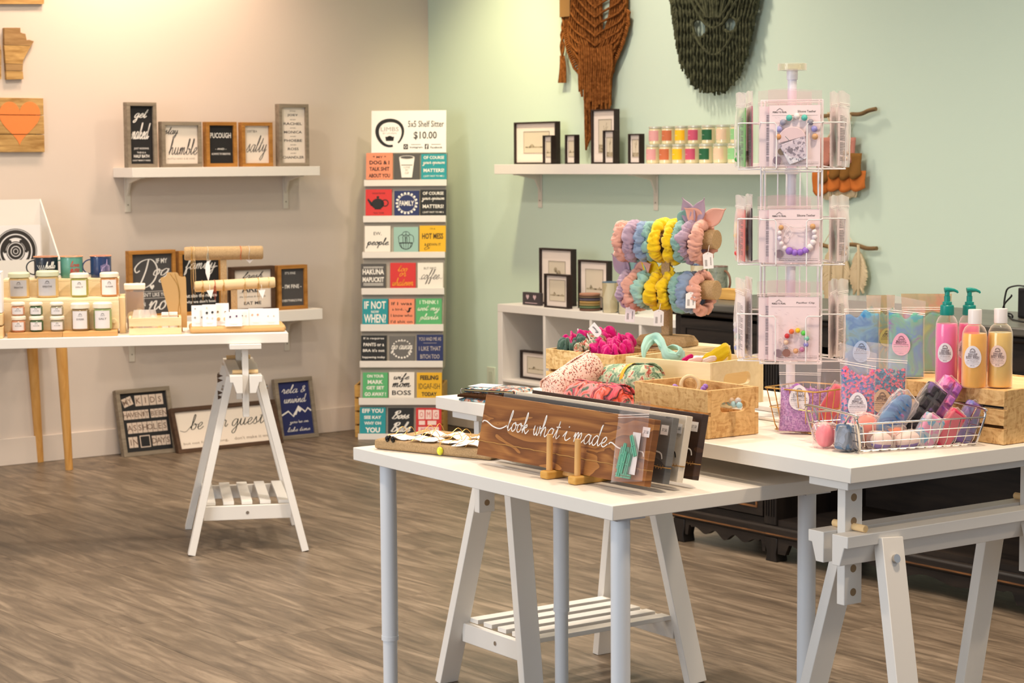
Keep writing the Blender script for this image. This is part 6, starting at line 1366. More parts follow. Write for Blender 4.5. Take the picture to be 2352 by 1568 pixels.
G=M(); G.add([(x,y_,0) for x,y_ in hx]+[(x,y_,.012) for x,y_ in hx]+[(x,y_,.026) for x,y_ in k2],[tuple(range(8))[::-1],tuple(range(16,24))]+[(i,(i+1)%8,8+(i+1)%8,8+i) for i in range(8)]+[(8+i,8+(i+1)%8,16+(i+1)%8,16+i) for i in range(8)]); G.obj('base', LINEN, t, bevel=.002)
zU_ = aty(1532,548,D0).z-ZR; zL_ = aty(1532,662,D0).z-ZR
M().box(-.0125,.0125,-.009,.009,.0262,zU_-.01).obj('post', LINEN, t, bevel=.0015)
bars=[]
for z in (zU_,zL_):
    xr_ = .150; xl_ = -.142
    M().tube([(xl_,0,z),(xl_+.001,0,z),(xr_-.001,0,z),(xr_,0,z)],.0250,30,scales=[.97,1,1,.97],up=(0,1,0)).obj('bar', LINEN, t)
SCC = dict(peach=(220,164,146),lilac=(174,150,168),blue=(136,156,184),teal=(134,174,164),yellow=(238,200,30),mint=(158,200,186),mag=(206,14,116),dgreen=(70,96,84))
def scrunchie_mesh(seed,R=.0365,r=.015,wid=1.0,ruf=13,amp=1.0):
    n1,n2=96,16; nz=lambda x,y_,z:noise.noise(Vector((x+seed*3.7,y_-seed*1.3,z)))
    def f(s_,q_):
        a_=2*pi*s_; b_=2*pi*q_; ca,sa=cos(a_),sin(a_); o=cos(b_)
        big=nz(ca*2.0,sa*2.0,.3*o); pl=abs(nz(ca*5.2+.5*sin(b_),sa*5.2,.35*sin(b_)+4)); fine=nz(ca*9,sa*9,1.2*sin(b_)+8)
        rr=r*(.98+amp*(.5*big-.95*max(0,.16-pl)*3.2*(.35+.65*max(0,o+.4))+.13*fine))
        x=rr*wid*sin(b_)*1.08+.0065*amp**2*nz(ca*2.6,sa*2.6,9)+.002*fine; q=R+rr*o*(1 if o>0 else .55)
        return (x,q*ca,q*sa)
    G=M(); vs=[f(i/n1,j/n2) for j in range(n2) for i in range(n1)]; fs=[(j*n1+i,j*n1+(i+1)%n1,((j+1)%n2)*n1+(i+1)%n1,((j+1)%n2)*n1+i) for j in range(n2) for i in range(n1)]
    return G.add(vs,fs)
def leafshape(L_,w_,c=(0,0,0),a1=0,curl=.3):
    "pointed cloth tip standing up from c, leaning by a1 about y"
    G=M(); G.grid(9,13,lambda s_,q_:((s_-.5)*w_*(sin(pi*min(1,q_*.9+.12))**.8)*(1-q_**5*.9), .006*cos(pi*(s_-.5))*2*(1-q_)+curl*.01*sin(pi*q_), L_*q_))
    return G.xf(Matrix.Translation(c)@Matrix.Rotation(a1,4,'Y'))
def tagpart(t,x,y_,z,rz=0,w_=.026,h_=.042,sw=0,name='price_tag',turn=0):
    g=M(); g.prism([(-w_/2,-h_),(w_/2,-h_),(w_/2,-.005),(.003,0),(-.003,0),(-w_/2,-.005)],-.0003,.0003); g.xf(Matrix.Translation((x,y_,z))@Matrix.Rotation(turn,4,'Z')@Matrix.Rotation(sw,4,'Y')); o=g.obj(name,PAPER,t,smooth=0)
    I=Ink(); 
    for k in range(4): I.rect(-w_*.32+.0013*k*1.2,-w_*.32+.0013*k*1.2+.0006,-h_*.85,-h_*.45,-.0006)
    for k in range(3): I.rect(w_*.2+.0011*k,w_*.2+.0011*k+.0004,-h_*.8,-h_*.3,-.0006)
    I.disc(0,-.0035,.0008,-.0006,10)
    I.xf(Matrix.Translation((x,y_,z))@Matrix.Rotation(turn,4,'Z')@Matrix.Rotation(sw,4,'Y')); I.obj('lettering', INK, o, smooth=0)
    M().tube([tuple(q) for q in crom([(x,y_,z-.003),(x+.002,y_+.001,z+.009),(x+.001,y_+.006,z+.018)],4)],.0007,5).obj('tag_string', PAPER, t)
def scrunchie(px_,zz,col,label,seed,bow=None,tg=None,R=.0365,r=.0145,group='hair ties on the linen stand'):
    # position along the bar from the pixel column
    x = HT.pl(px_,600,0)[0]; p=HT.w(x,0,ZR+zz-.008); random.seed(seed*7); R+=random.uniform(-.002,.004); tt=thing('hair_tie',label,'hair tie',p,HT.deg,group,rot=(random.uniform(0,6) if not bow and not tg else 0,random.uniform(-.1,.1),HT.th+random.uniform(-.16,.16))); m=cloth(SCC[col])
    scrunchie_mesh(seed,R,r).obj('gathered_cloth', m, tt, smooth=180)
    if bow:
        for a1,L_ in bow: 
            o=leafshape(L_*1.35,.046,(0.0,-.006,R+.006),a1).obj('bow_tip', m, tt, smooth=180); s=o.modifiers.new('s','SOLIDIFY'); s.thickness=.003
        M().ball((0,-.008,R+.010),.010,14,10,(1,.9,.8)).obj('knot', m, tt)
    if tg: tagpart(tt,tg[0],tg[1],tg[2],sw=tg[3],turn=.5)
    return tt
L1=[(1437,'peach','peach hair tie at the left end of the upper bar',None,None),(1463,'lilac','lilac hair tie second on the upper bar',None,None),(1484,'blue','dusty blue hair tie on the upper bar',None,None),(1501,'teal','teal hair tie left of the yellow pair on the upper bar',None,None),(1524,'yellow','left yellow hair tie on the upper bar',None,None),(1549,'yellow','right yellow hair tie on the upper bar',None,None),(1569,'teal','teal hair tie beside the lilac bow on the upper bar',[(.5,.035)],None),(1590,'lilac','lilac hair tie with a tall bow on the upper bar',[(-.45,.056),(.5,.06)],None),(1614,'peach','peach hair tie with a wide bow at the right end of the upper bar',[(-.95,.05),(1.0,.058)],(.03,-.03,-.022,-.1))]
for k,(px_,c_,lb_,bw,tg) in enumerate(L1): scrunchie(px_,zU_,c_,lb_,20+k,bw,tg,R=.0385+.001*(k%3),r=.0165)
L2=[(1442,'lilac','lilac hair tie with pointed tips at the left end of the lower bar',[(-.75,.052),(.35,.055)],None),(1464,'peach','peach hair tie second on the lower bar',[(1.15,.045)],(-.0,-.03,-.04,.1)),(1484,'mint','mint hair tie with a pointed tip on the lower bar',[(-1.0,.055)],None),(1512,'yellow','yellow hair tie with a bow on the lower bar',[(-1.05,.05),(1.2,.04)],None),(1539,'yellow','plain yellow hair tie on the lower bar',None,(.0,-.045,-.045,-.05)),(1566,'teal','teal hair tie right of the yellow pair on the lower bar',None,None),(1589,'blue','sky blue hair tie on the lower bar',None,None),(1613,'peach','peach hair tie at the right end of the lower bar',None,(.0,-.052,.005,.05))]
for k,(px_,c_,lb_,bw,tg) in enumerate(L2): scrunchie(px_,zL_,c_,lb_,40+k,bw,tg,R=.0375+.001*(k%2),r=.0165)
# hair ties heaped in the left crate
def heap(fr,u,v,z,col,label,seed,tilt,R=.026,r=.015,m=None,group='hair ties in the left osb crate'):
    tt=thing('hair_tie',label,'hair tie',fr.w(u,v,z),0,group,rot=(tilt[0],tilt[1],tilt[2])); scrunchie_mesh(seed,R*.95,r*1.05,1.1,9,1.7).obj('gathered_cloth', m or cloth(SCC[col]), tt, smooth=180); return tt
FLW = speck('red poppy print cotton',[(214,70,50),(236,210,190),(110,150,120),(200,60,44),(240,224,200)],60,.85,.15,.2,True)
zt_=ZU+cH
for (px_,py_,vv,c_,lb_,tl,R_,r_,m_) in ((1322,783,.075,'mag','magenta hair tie at the left back of the crate heap',(.3,1.2,.4),.026,.014,None),(1315,796,.04,'dgreen','dark green hair tie at the left front of the crate heap',(.5,1.45,.3),.024,.015,None),(1361,790,.08,None,'poppy print hair tie in the middle of the crate heap',(.2,1.0,1.0),.024,.013,FLW),(1345,801,.035,None,'poppy print hair tie at the front of the crate heap',(.9,1.3,.2),.02,.012,FLW),(1392,800,.07,'mag','magenta hair tie at the centre of the crate heap',(.1,1.5,.2),.027,.015,None),(1425,790,.13,'mag','magenta hair tie at the right back of the crate heap',(.4,1.2,-.3),.026,.016,None),(1382,778,.15,'mag','magenta hair tie behind the large paper tag',(.7,1.1,.6),.025,.015,None),(1340,800,.11,'dgreen','dark green hair tie sunk in the crate heap',(.2,1.5,.5),.022,.014,None),(1415,806,.05,'mag','magenta hair tie at the right front of the crate heap',(.0,1.4,.9),.024,.015,None)):
    u,z=CLF.pl(px_,py_,vv); u=max(-CL_W+.038,min(-.04,u)); z=max(zt_-.008,min(z,zt_+.03)); heap(CLF,u,vv,z,c_,lb_,int(px_),tl,R_,r_,m_)
u,z=CLF.pl(1381,757,.07); t=thing('paper_tag','large white paper tag tilted on the magenta hair ties','tag',CLF.w(u,.05,z),CLF.deg+20)
g=M(); g.prism([(-.012,-.017),(.012,-.017),(.012,.012),(.007,.018),(-.007,.018),(-.012,.012)],-.0004,.0004); g.xf(Matrix.Rotation(2.35,4,'Y')); g.obj('tag_paper',PAPER,t,smooth=0)
I=Ink(); I.script('onyx',0,.0,.022,.007,.0008,-.0008,slant=.1); I.xf(Matrix.Rotation(.75,4,'Y')); I.obj('lettering',INK,t,smooth=0)
for k,(px_,py_,vv) in enumerate(((1337,766,.09),(1352,773,.06),(1328,762,.12))):
    u,z=CLF.pl(px_,py_,vv); t=thing('paper_tag','small white paper tag among the crate hair ties, %s'%['middle','nearest the poppy print','leftmost'][k],'tag',CLF.w(u,vv,z),CLF.deg); g=M(); g.prism([(-.009,-.006),(.009,-.006),(.011,0),(.009,.006),(-.009,.006)],-.0003,.0003); g.xf(Matrix.Rotation(.4+.5*k,4,'Y')@Matrix.Rotation(.5,4,'X')); g.obj('tag_paper',PAPER,t,smooth=0)
    M().tube([(.009,0,0),(.016,.004,-.006),(.02,.008,-.016)],.0007,5).obj('string',PAPER,t)
# headbands in the timber box
def band(pts,w_,m,label,name='headband',group='headbands in the timber box',fr=None,thick=.004,cat='headband',wave=.2):
    t=thing(name,label,cat,(0,0,0),0,group); P_=crom(pts,8); n=len(P_); prof=[((w_/2)*(1+.12*cos(5*q))*cos(q),thick*(1+.35*cos(7*q+1))*sin(q)) for q in [2*pi*k/20 for k in range(20)]]
    sc=[.25+.75*min(1,min(i,n-1-i)/(n*.18))*(1+wave*.4*sin(i*.9)) for i in range(n)]
    c=sum((Vector(p) for p in P_),Vector())/n; t.location=c
    M().sweep([tuple(p-c) for p in P_],prof,scales=sc,up=(.3,-.6,.4)).obj('twisted_cloth', m, t, smooth=180); return t
def PB_(px,py,v): u,z=PBF.pl(px,py,v); return tuple(PBF.w(u,v,z))
band([PB_(1478,822,.03),PB_(1480,800,.05),PB_(1492,780,.09),PB_(1510,776,.10),PB_(1522,795,.07),PB_(1532,818,.05),PB_(1556,822,.06),PB_(1566,806,.08),PB_(1548,797,.10),PB_(1520,806,.09)],.026,cloth(SCC['mint']),'mint knotted headband looping out of the timber box')
band([PB_(1506,780,.10),PB_(1520,792,.08),PB_(1535,806,.07),PB_(1562,816,.06)],.022,cloth((150,196,180)),'second mint headband end crossing the first one',wave=.4)
band([PB_(1600,838,.06),PB_(1628,826,.08),PB_(1652,812,.10),PB_(1672,802,.12),PB_(1674,830,.13),PB_(1660,850,.12)],.034,cloth(SCC['yellow']),'yellow headband at the right end of the timber box')
band([PB_(1566,830,.04),PB_(1580,822,.05),PB_(1592,815,.06)],.012,cloth((200,10,100)),'magenta headband tip beside the mint one')
band([PB_(1578,832,.035),PB_(1600,826,.045),PB_(1614,826,.05)],.014,cloth((236,190,176)),'blush headband tip right of the magenta tip')
band([PB_(1612,832,.05),PB_(1632,824,.06),PB_(1646,822,.07)],.014,cloth((240,214,200)),'pale pink headband tip next to the yellow headband')
for k in range(3):
    u,z=PBF.pl(1590+16*k,814+3*k,.07+.012*k); t=thing('care_card','flat white printed card in the timber box, %s'%['left','middle','right'][k],'card',PBF.w(u,.07+.012*k,ZU+hP-.012),PBF.deg-4*k,'cards in the timber box',rot=(radians(-60),0,PBF.th+.1*k)); M().box(-.028,.028,-.0006,.0006,0,.03).obj('card',PAPER,t)
# beads in the small osb crate
def beadobj(t,name,c,r,col,rough=.45): return M().ball(c,r,14,10).obj(name, mat('silicone %d %d %d'%col,col,rough), t)
def OB(px,py,v): u,z=OBF.pl(px,py,v); return OBF.w(max(-OW+.02,min(u,-.014)),v,z)
p=OB(1585,884,.06); t=thing('teething_ring','pale wooden ring threaded with lilac beads in the small osb crate','teether',p,OBF.deg+50)
M().tube([(.020*cos(a_),0,.020*sin(a_)) for a_ in [2*pi*i/30 for i in range(30)]],.0042,10,True,up=(0,1,0)).obj('wooden_ring', BIRCH, t)
for k in range(9): a_=pi+.1+k*.36; beadobj(t,'bead',(.034*cos(a_)*1.0,.012*sin(k)+.012,-.004+.013*sin(a_)),.0065,(150,108,196) if k%3 else (166,128,210))
p=OB(1676,918,.07); t=thing('bead_bracelet','pale aqua and wood beads seen through the hand hole of the small osb crate','teether',p-Vector((0,0,.004)),OBF.deg)
for k in range(9): beadobj(t,'bead',(-.03+.0085*k,.003*sin(2*k),.005*sin(3*k)),.007,[(160,196,200),(206,176,144),(176,206,206),(196,186,180)][k%4])
p=OB(1560,905,.03); t=thing('bead_bracelet','purple and peach beads behind the slat gap of the small osb crate','teether',p-Vector((0,0,.012)),OBF.deg)
for k in range(10): beadobj(t,'bead',(-.05+.0125*k,.002*sin(2*k),.004*sin(3*k)),.0068,[(170,110,150),(232,196,176),(200,140,160)][k%3])
# white tag by the crate's left corner
# ============================================================= spinner rack
SD0=4.60; pc = aty(1815,960,SD0); SP = Fr((pc.x,pc.y),-8)
sl = thing('base_plate','thin white square plate under the spinning rack','plate',UP.w(0,0),UP.deg)
cu=(pc-UP.o).dot(UP.u); cv=(pc-UP.o).dot(UP.v)
M().box(-.80,-.505,.343,.66,ZU+.0006,ZU+.0076).obj('plate', WHITE2, sl, bevel=.002); M().box(-.775,-.52,.415,.64,ZU+.008,ZU+.020).obj('upper_plate', WHITE2, sl, bevel=.002)
zz=lambda py,off=0: (lambda p:p.z)(aty(1815,py,SD0+off))
t = thing('spinner_rack','white wire spinner rack with three tiers of bagged bead teethers','rack',SP.w(0,0,0),SP.deg)
M().lathe([(.040,ZU+.0206),(.044,ZU+.023),(.044,ZU+.03),(.040,ZU+.034),(.02,ZU+.040)],40).obj('base', WHITE2, t)
M().tube([(0,0,ZU+.0402),(0,0,zz(168))],.0105,24).obj('pole', mat('white pole plastic',(226,224,232),.35), t); M().tube([(0,0,zz(183)),(0,0,zz(160))],.0128,24).obj('collar', mat('white pole plastic',(226,224,232),.35), t)
zk=zz(163); kb=M(); kb.lathe([(.012,zk),(.033,zk+.001),(.033,zk+.0165),(.031,zk+.017),(.031,zk+.004),(.014,zk+.003)],32); kb.obj('top_knob', film('clear knob plastic',(240,240,225),.22,.08), t)
M().lathe([(.006,zk+.0042),(.019,zk+.0042),(.019,zk+.014),(.006,zk+.014)],24).obj('knob_core', film('clear knob plastic',(240,240,225),.22,.08), t)
C_=.069; r_=.0016; zb0=zz(828); zt0_=zz(232)
cage=M()
for sx in (-1,1):
    for sy in (-1,1):
        cage.tube([(sx*C_,sy*C_,zb0),(sx*C_,sy*C_,zt0_)],.0019,8)
        for dx,dy in ((.008,0),(0,.008)): cage.tube([(sx*(C_-dx),sy*(C_-dy),zb0),(sx*(C_-dx),sy*(C_-dy),zt0_)],r_,8)
for x in (-.032,-.012,.02,.036): cage.tube([(x,C_,zb0),(x,C_,zt0_)],r_,8)
for z in (zb0,zz(604),zz(394),zt0_): cage.tube([(-C_,-C_,z),(C_,-C_,z),(C_,C_,z),(-C_,C_,z)],r_,8,True)
cage.obj('wire_cage', WIRE, t, kind='stuff')
for z in (zb0,zz(604),zz(394)):
    h=M(); h.tube([(-C_,0,z),(C_,0,z)],.002,8); h.tube([(0,-C_,z),(0,C_,z)],.002,8); h.lathe([(.0108,z-.006),(.016,z-.006),(.016,z+.006),(.0108,z+.006)],20); h.obj('hub', WIRE, t)
tiers=[(zz(283),zz(388)),(zz(500),zz(604)),(zz(716),zz(822))]
O_=.121
for (zr,zb) in tiers:
    for k in range(4):
        R4=Matrix.Rotation(k*pi/2,4,'Z'); p=M()
        for s_ in (-1,1):
            p.tube([(s_*C_,-C_,zr),(s_*C_,-O_+.006,zr),(s_*(C_-.004),-O_,zr-.001),(s_*.038,-O_,zr-.001),(s_*.034,-O_,zr-.006),(s_*.034,-O_,zb+.004),(s_*.034,-O_+.004,zb),(s_*.034,-C_,zb+.006)],r_,8)
            p.tube([(s_*C_,-C_,zb),(s_*(C_-.004),-O_,zb)],r_,8)
        p.tube([(-C_+.002,-O_+.012,zb),(C_-.002,-O_+.012,zb)],r_,8)
        p.xf(R4).obj('pocket', WIRE, t)
CARD = mat('blush white card',(244,236,234),.7); LINE=mat('pale lilac print',(206,188,192),.7); PINKF=film('packet film',(255,248,250),.06,.14,.2)
def packet(x,y_,z,w,h,k4,label,title,kind,tilt=0,yawx=0,text=True,col=None,stick=None):
    "standing in a pocket; k4 = which side of the rack; local x sideways, -y outward"
    Rm=Matrix.Rotation(SP.th+k4*pi/2+yawx,3,'Z')@Matrix.Rotation(tilt,3,'Y')
    loc = SP.w(0,0,0)+Matrix.Rotation(SP.th+k4*pi/2,3,'Z')@Vector((x,y_,0)); loc.z=z
    t=thing('bead_packet',label,'packet',loc,0,'bagged teethers on the spinner rack',rot=Rm.to_euler()); t.scale=(1.06,)*3; h=h/1.06
    ch=h*.80; M().box(-w/2+.003,w/2-.003,.0,.0012,.003,ch).obj('backing_card', CARD if not col else mat('card %d %d %d'%col,col,.7), t)
    G=M(); G.grid(13,19,lambda s_,q_:(w*(s_-.5),-.0012-(.0095 if kind else .003)*sin(pi*s_)**.5*max(0,1-((q_-.38)/.42)**2)**.5-.0005*sin(14*q_+8*s_),h*q_+.003*sin(5*s_+2*x)*q_**6)); G.obj('front_film', PINKF, t, smooth=180)
    G=M(); G.grid(8,12,lambda s_,q_:(w*(s_-.5),.0022+.002*sin(pi*s_)*sin(pi*q_)+.0035*sin(7*s_+3)*q_**6,h*q_+.002*sin(4*s_)*q_**6)); G.obj('back_film', PINKF, t, smooth=180)
    z_=M(); z_.tube([(-w/2,-.0018,h*.845),(w/2,-.0018,h*.845)],.0008,5); z_.tube([(-w/2,-.0018,h*.825),(w/2,-.0018,h*.825)],.0008,5); z_.obj('zip_seal', film('seal film 2',(250,244,246),.35,.3), t)
    I=Ink(); J=Ink(); yy=-.0004
    if text:
        I.text(title,w*.22,ch-.013,w*.34,.0048,yy,.01); I.text('PEBBLE TO PEARL',-w*.28,ch-.0145,w*.26,.0035,yy,.02); I.stroke([(-w*.34,ch-.011),(-w*.28,ch-.006),(-w*.22,ch-.011)],.0006,yy,False); I.rect(-w*.42,w*.42,ch-.0215,ch-.0211,yy)
        I.text('Handmade in Canada, this product is unique',w*.08,.0115,w*.72,.0018,yy); I.text('Pebble To Pearl Inc    www.pebbletopearl.com',w*.08,.0078,w*.72,.0022,yy,.02)
        random.seed(int(z*1000)); 
        for k in range(46):
            a_=random.uniform(-.42,.36)*w; b_=random.uniform(.016,ch-.026); J.stroke([(a_,b_+.002),(a_+.005,b_)],.00035,yy,False,t=.0001)
    else:
        n=int((ch-.03)/.0034)
        for k in range(n):
            if k%9 in(7,): continue
            q=ch-.02-.0034*k; I.rect(-w*.34,-w*.34+w*(.62 if k%4 else .4),q,q+.0012,yy)
            I.rect(-w*.34,-w*.34+w*(.62 if k%4 else .4),q,q+.0012,.0020)
    I.obj('lettering', INK, t, smooth=0)
    if J.v: J.obj('fine_lines', LINE, t, smooth=0)
    def ring(cols,cx_,cz_,R,r,a0=0,a1=2*pi,st=None):
        n=len(cols); R*=1.24; r=[q*1.22 for q in r] if isinstance(r,list) else r*1.24
        for k,c_ in enumerate(cols):
            a_=a0+(a1-a0)*k/(n-1 if abs(a1-a0)<6 else n); rr=r if not isinstance(r,list) else r[k]
            M().ball((cx_+R*cos(a_),-.006,cz_+R*sin(a_)),rr,12,8).obj('bead', mat('silicone %d %d %d'%c_,c_,.5), t)
        M().tube([(cx_+R*cos(a0+(a1-a0)*k/40),-.006,cz_+R*sin(a0+(a1-a0)*k/40)) for k in range(41)],.0008,5).obj('cord', PAPER, t)
    if kind=='rainbow':
        ring([(226,196,170),(206,40,48),(236,110,44),(244,204,30),(96,206,84),(130,200,176),(140,136,200),(190,120,160),(216,164,120)],.006,.045,.0178,.0046,pi*1.05,-pi*.52)
        M().cyl((-.015,-.006,.0185),(-.015,-.0025,.0185),.0085,20).obj('clip_disc', mat('cocoa wood',(150,104,88),.6), t, bevel=.0005); M().cyl((-.033,-.003,.0175),(-.033,-.0015,.0175),.0085,20).obj('round_sticker', mat('grey lilac sticker',(150,134,146),.6), t); M().box(-.0185,-.0115,-.007,-.004,.027,.031).obj('clip_metal', CHROME, t)
        M().tube([(q[0],-.004,q[1]) for q in crom([(-.03,.03),(-.032,.045),(-.026,.05),(-.022,.04),(-.026,.03),(-.014,.034),(-.01,.03),(.0,.026)],4)],.0008,5).obj('white_cord', PAPER, t)
    elif kind=='purple':
        W_=(232,222,224); cols=[(206,160,110),W_,(214,206,222),W_,W_,(150,108,206),(156,112,208),(150,104,204),(158,116,210),W_,W_,(224,216,220),W_,(206,160,110)]
        ring(cols,.006,.062,.030,[.0046]*5+[.0068,.006,.006,.006,.0062,.0058,.005,.0046,.005],pi*.86,pi*2.16)
        M().cyl((-.0325,-.003,.022),(-.0325,-.0015,.022),.0088,20).obj('round_sticker', mat('grey lilac sticker',(150,134,146),.6), t)
        M().tube([(q[0],-.006,q[1]) for q in crom([(-.02,.084),(-.012,.078),(-.006,.066),(-.014,.055),(-.02,.064),(-.01,.08),(.0,.078),(.018,.078),(.03,.082),(.036,.076),(.026,.07),(.01,.072)],5)],.0009,5).obj('white_cord', PAPER, t)
    elif kind=='cup':
        ring([(206,150,100),(160,160,214),(150,150,170),(92,190,176),(236,228,226),(92,190,176),(140,138,150),(150,146,206),(206,160,116)],.004,.070,.031,.0054,pi*1.04,-pi*.04)
        cupm=speck('speckled silicone',[(214,212,220),(226,222,228),(206,204,214),(222,218,224),(150,146,158)],240,.5,0,.3)
        cu_=M(); cu_.prism([(-.009,.008),(.03,.012),(.038,.060),(-.020,.054)],-.0085,-.0035); cu_.xf(Matrix.Rotation(-.25,4,'Y')); cu_.obj('cup_teether', cupm, t, bevel=.0015)
        ic=M(); ic.prism([(.009+.030*cos(a_)*1.0,.058+.028*sin(a_)) for a_ in [pi*i/14 for i in range(15)]],-.0088,-.0035); ic.xf(Matrix.Rotation(-.25,4,'Y')); ic.obj('foam_teether', mat('blush silicone',(232,216,216),.5), t, bevel=.0015)
        ht=Ink(); 
        for (cx_,cz_,s_) in ((.0,.036,.0065),(.015,.038,.004)): ht.poly([(cx_+s_*x,cz_+s_*z) for x,z in ((0,-1),(1,.2),(.8,.9),(.3,.95),(0,.5),(-.3,.95),(-.8,.9),(-1,.2))],-.0088)
        ht.xf(Matrix.Rotation(-.25,4,'Y')); ht.obj('heart_cutouts', mat('grey silicone',(130,126,136),.6), t, smooth=0)
        M().cyl((-.028,-.006,.034),(-.028,-.003,.034),.0075,18).obj('clip_disc', mat('brass taupe disc',(140,124,96),.4,.4), t); M().cyl((-.037,-.003,.0155),(-.037,-.0015,.0155),.0088,20).obj('round_sticker', mat('grey lilac sticker',(150,134,146),.6), t); M().tube([(-.02,-.006,.066),(-.012,-.006,.058)],.003,8).obj('teal_tube', mat('deep teal silicone',(20,110,108),.4), t)
    elif kind:
        for k,c_ in enumerate(kind): M().ball((-.01+.012*sin(k*1.3),-.005,.018+.0125*k),.0062,12,8).obj('bead', mat('silicone %d %d %d'%c_,c_,.5), t)
    return t
PWd=.113
def fz(py): return aty(1825,py,SD0-O_).z
for (yt,yb,title,kind,lab,zr) in ((205,386,'Silicone Teether','cup','front packet of the top tier with a speckled cup teether',0),(449,604,'Silicone Teether','purple','front packet of the middle tier with purple and white beads',1),(645,817,'Pacifier Clip','rainbow','front packet of the bottom tier with a rainbow bead clip',2)):
    zb_=tiers[zr][1]+.0035; packet(.0065,-O_+.010,zb_,PWd,fz(yt)-zb_,0,lab,title,kind)
    tn=['top','middle','bottom'][zr]
    packet(-.016,-O_+.022,zb_,PWd,(fz(yt)-zb_)*.985,0,'packet behind the front one in the %s tier'%tn,title,None,0,0,False)
    h_=(fz(yt)-zb_)*.98
    # left side pocket (seen edge on), right side pocket
    lc=[[(60,170,70),(90,180,90),(70,160,80)],[(230,60,60),(214,176,130),(200,40,60),(240,180,50)],[(150,160,206),(230,228,226),(140,196,186),(150,150,200),(226,224,226)]][zr]; lc2=[[(176,80,110),(140,60,80)],[(30,30,34),(240,206,30),(60,60,64),(200,60,60),(36,36,38)],[(100,98,100),(206,204,200),(120,118,120)]][zr]
    packet(.0,-O_+.004,zb_,PWd*.9,h_,3,'outer left side packet of the %s tier'%tn,title,lc,0.02,.22,False,col=[(120,190,110),(214,120,110),(226,224,222)][zr])
    packet(.0,-O_+.024,zb_,PWd*.9,h_*1.02,3,'inner left side packet of the %s tier'%tn,title,lc2,-.02,.14,False,col=[(196,120,140),(60,56,58),(200,198,196)][zr])
    packet(.0,-O_+.004,zb_,PWd*.9,h_,1,'outer right side packet of the %s tier'%tn,title,[(214,190,170)]*2,.02,-.25,False)
    packet(.0,-O_+.024,zb_,PWd*.9,h_*1.0,1,'inner right side packet of the %s tier'%tn,title,None,-.02,-.18,False)
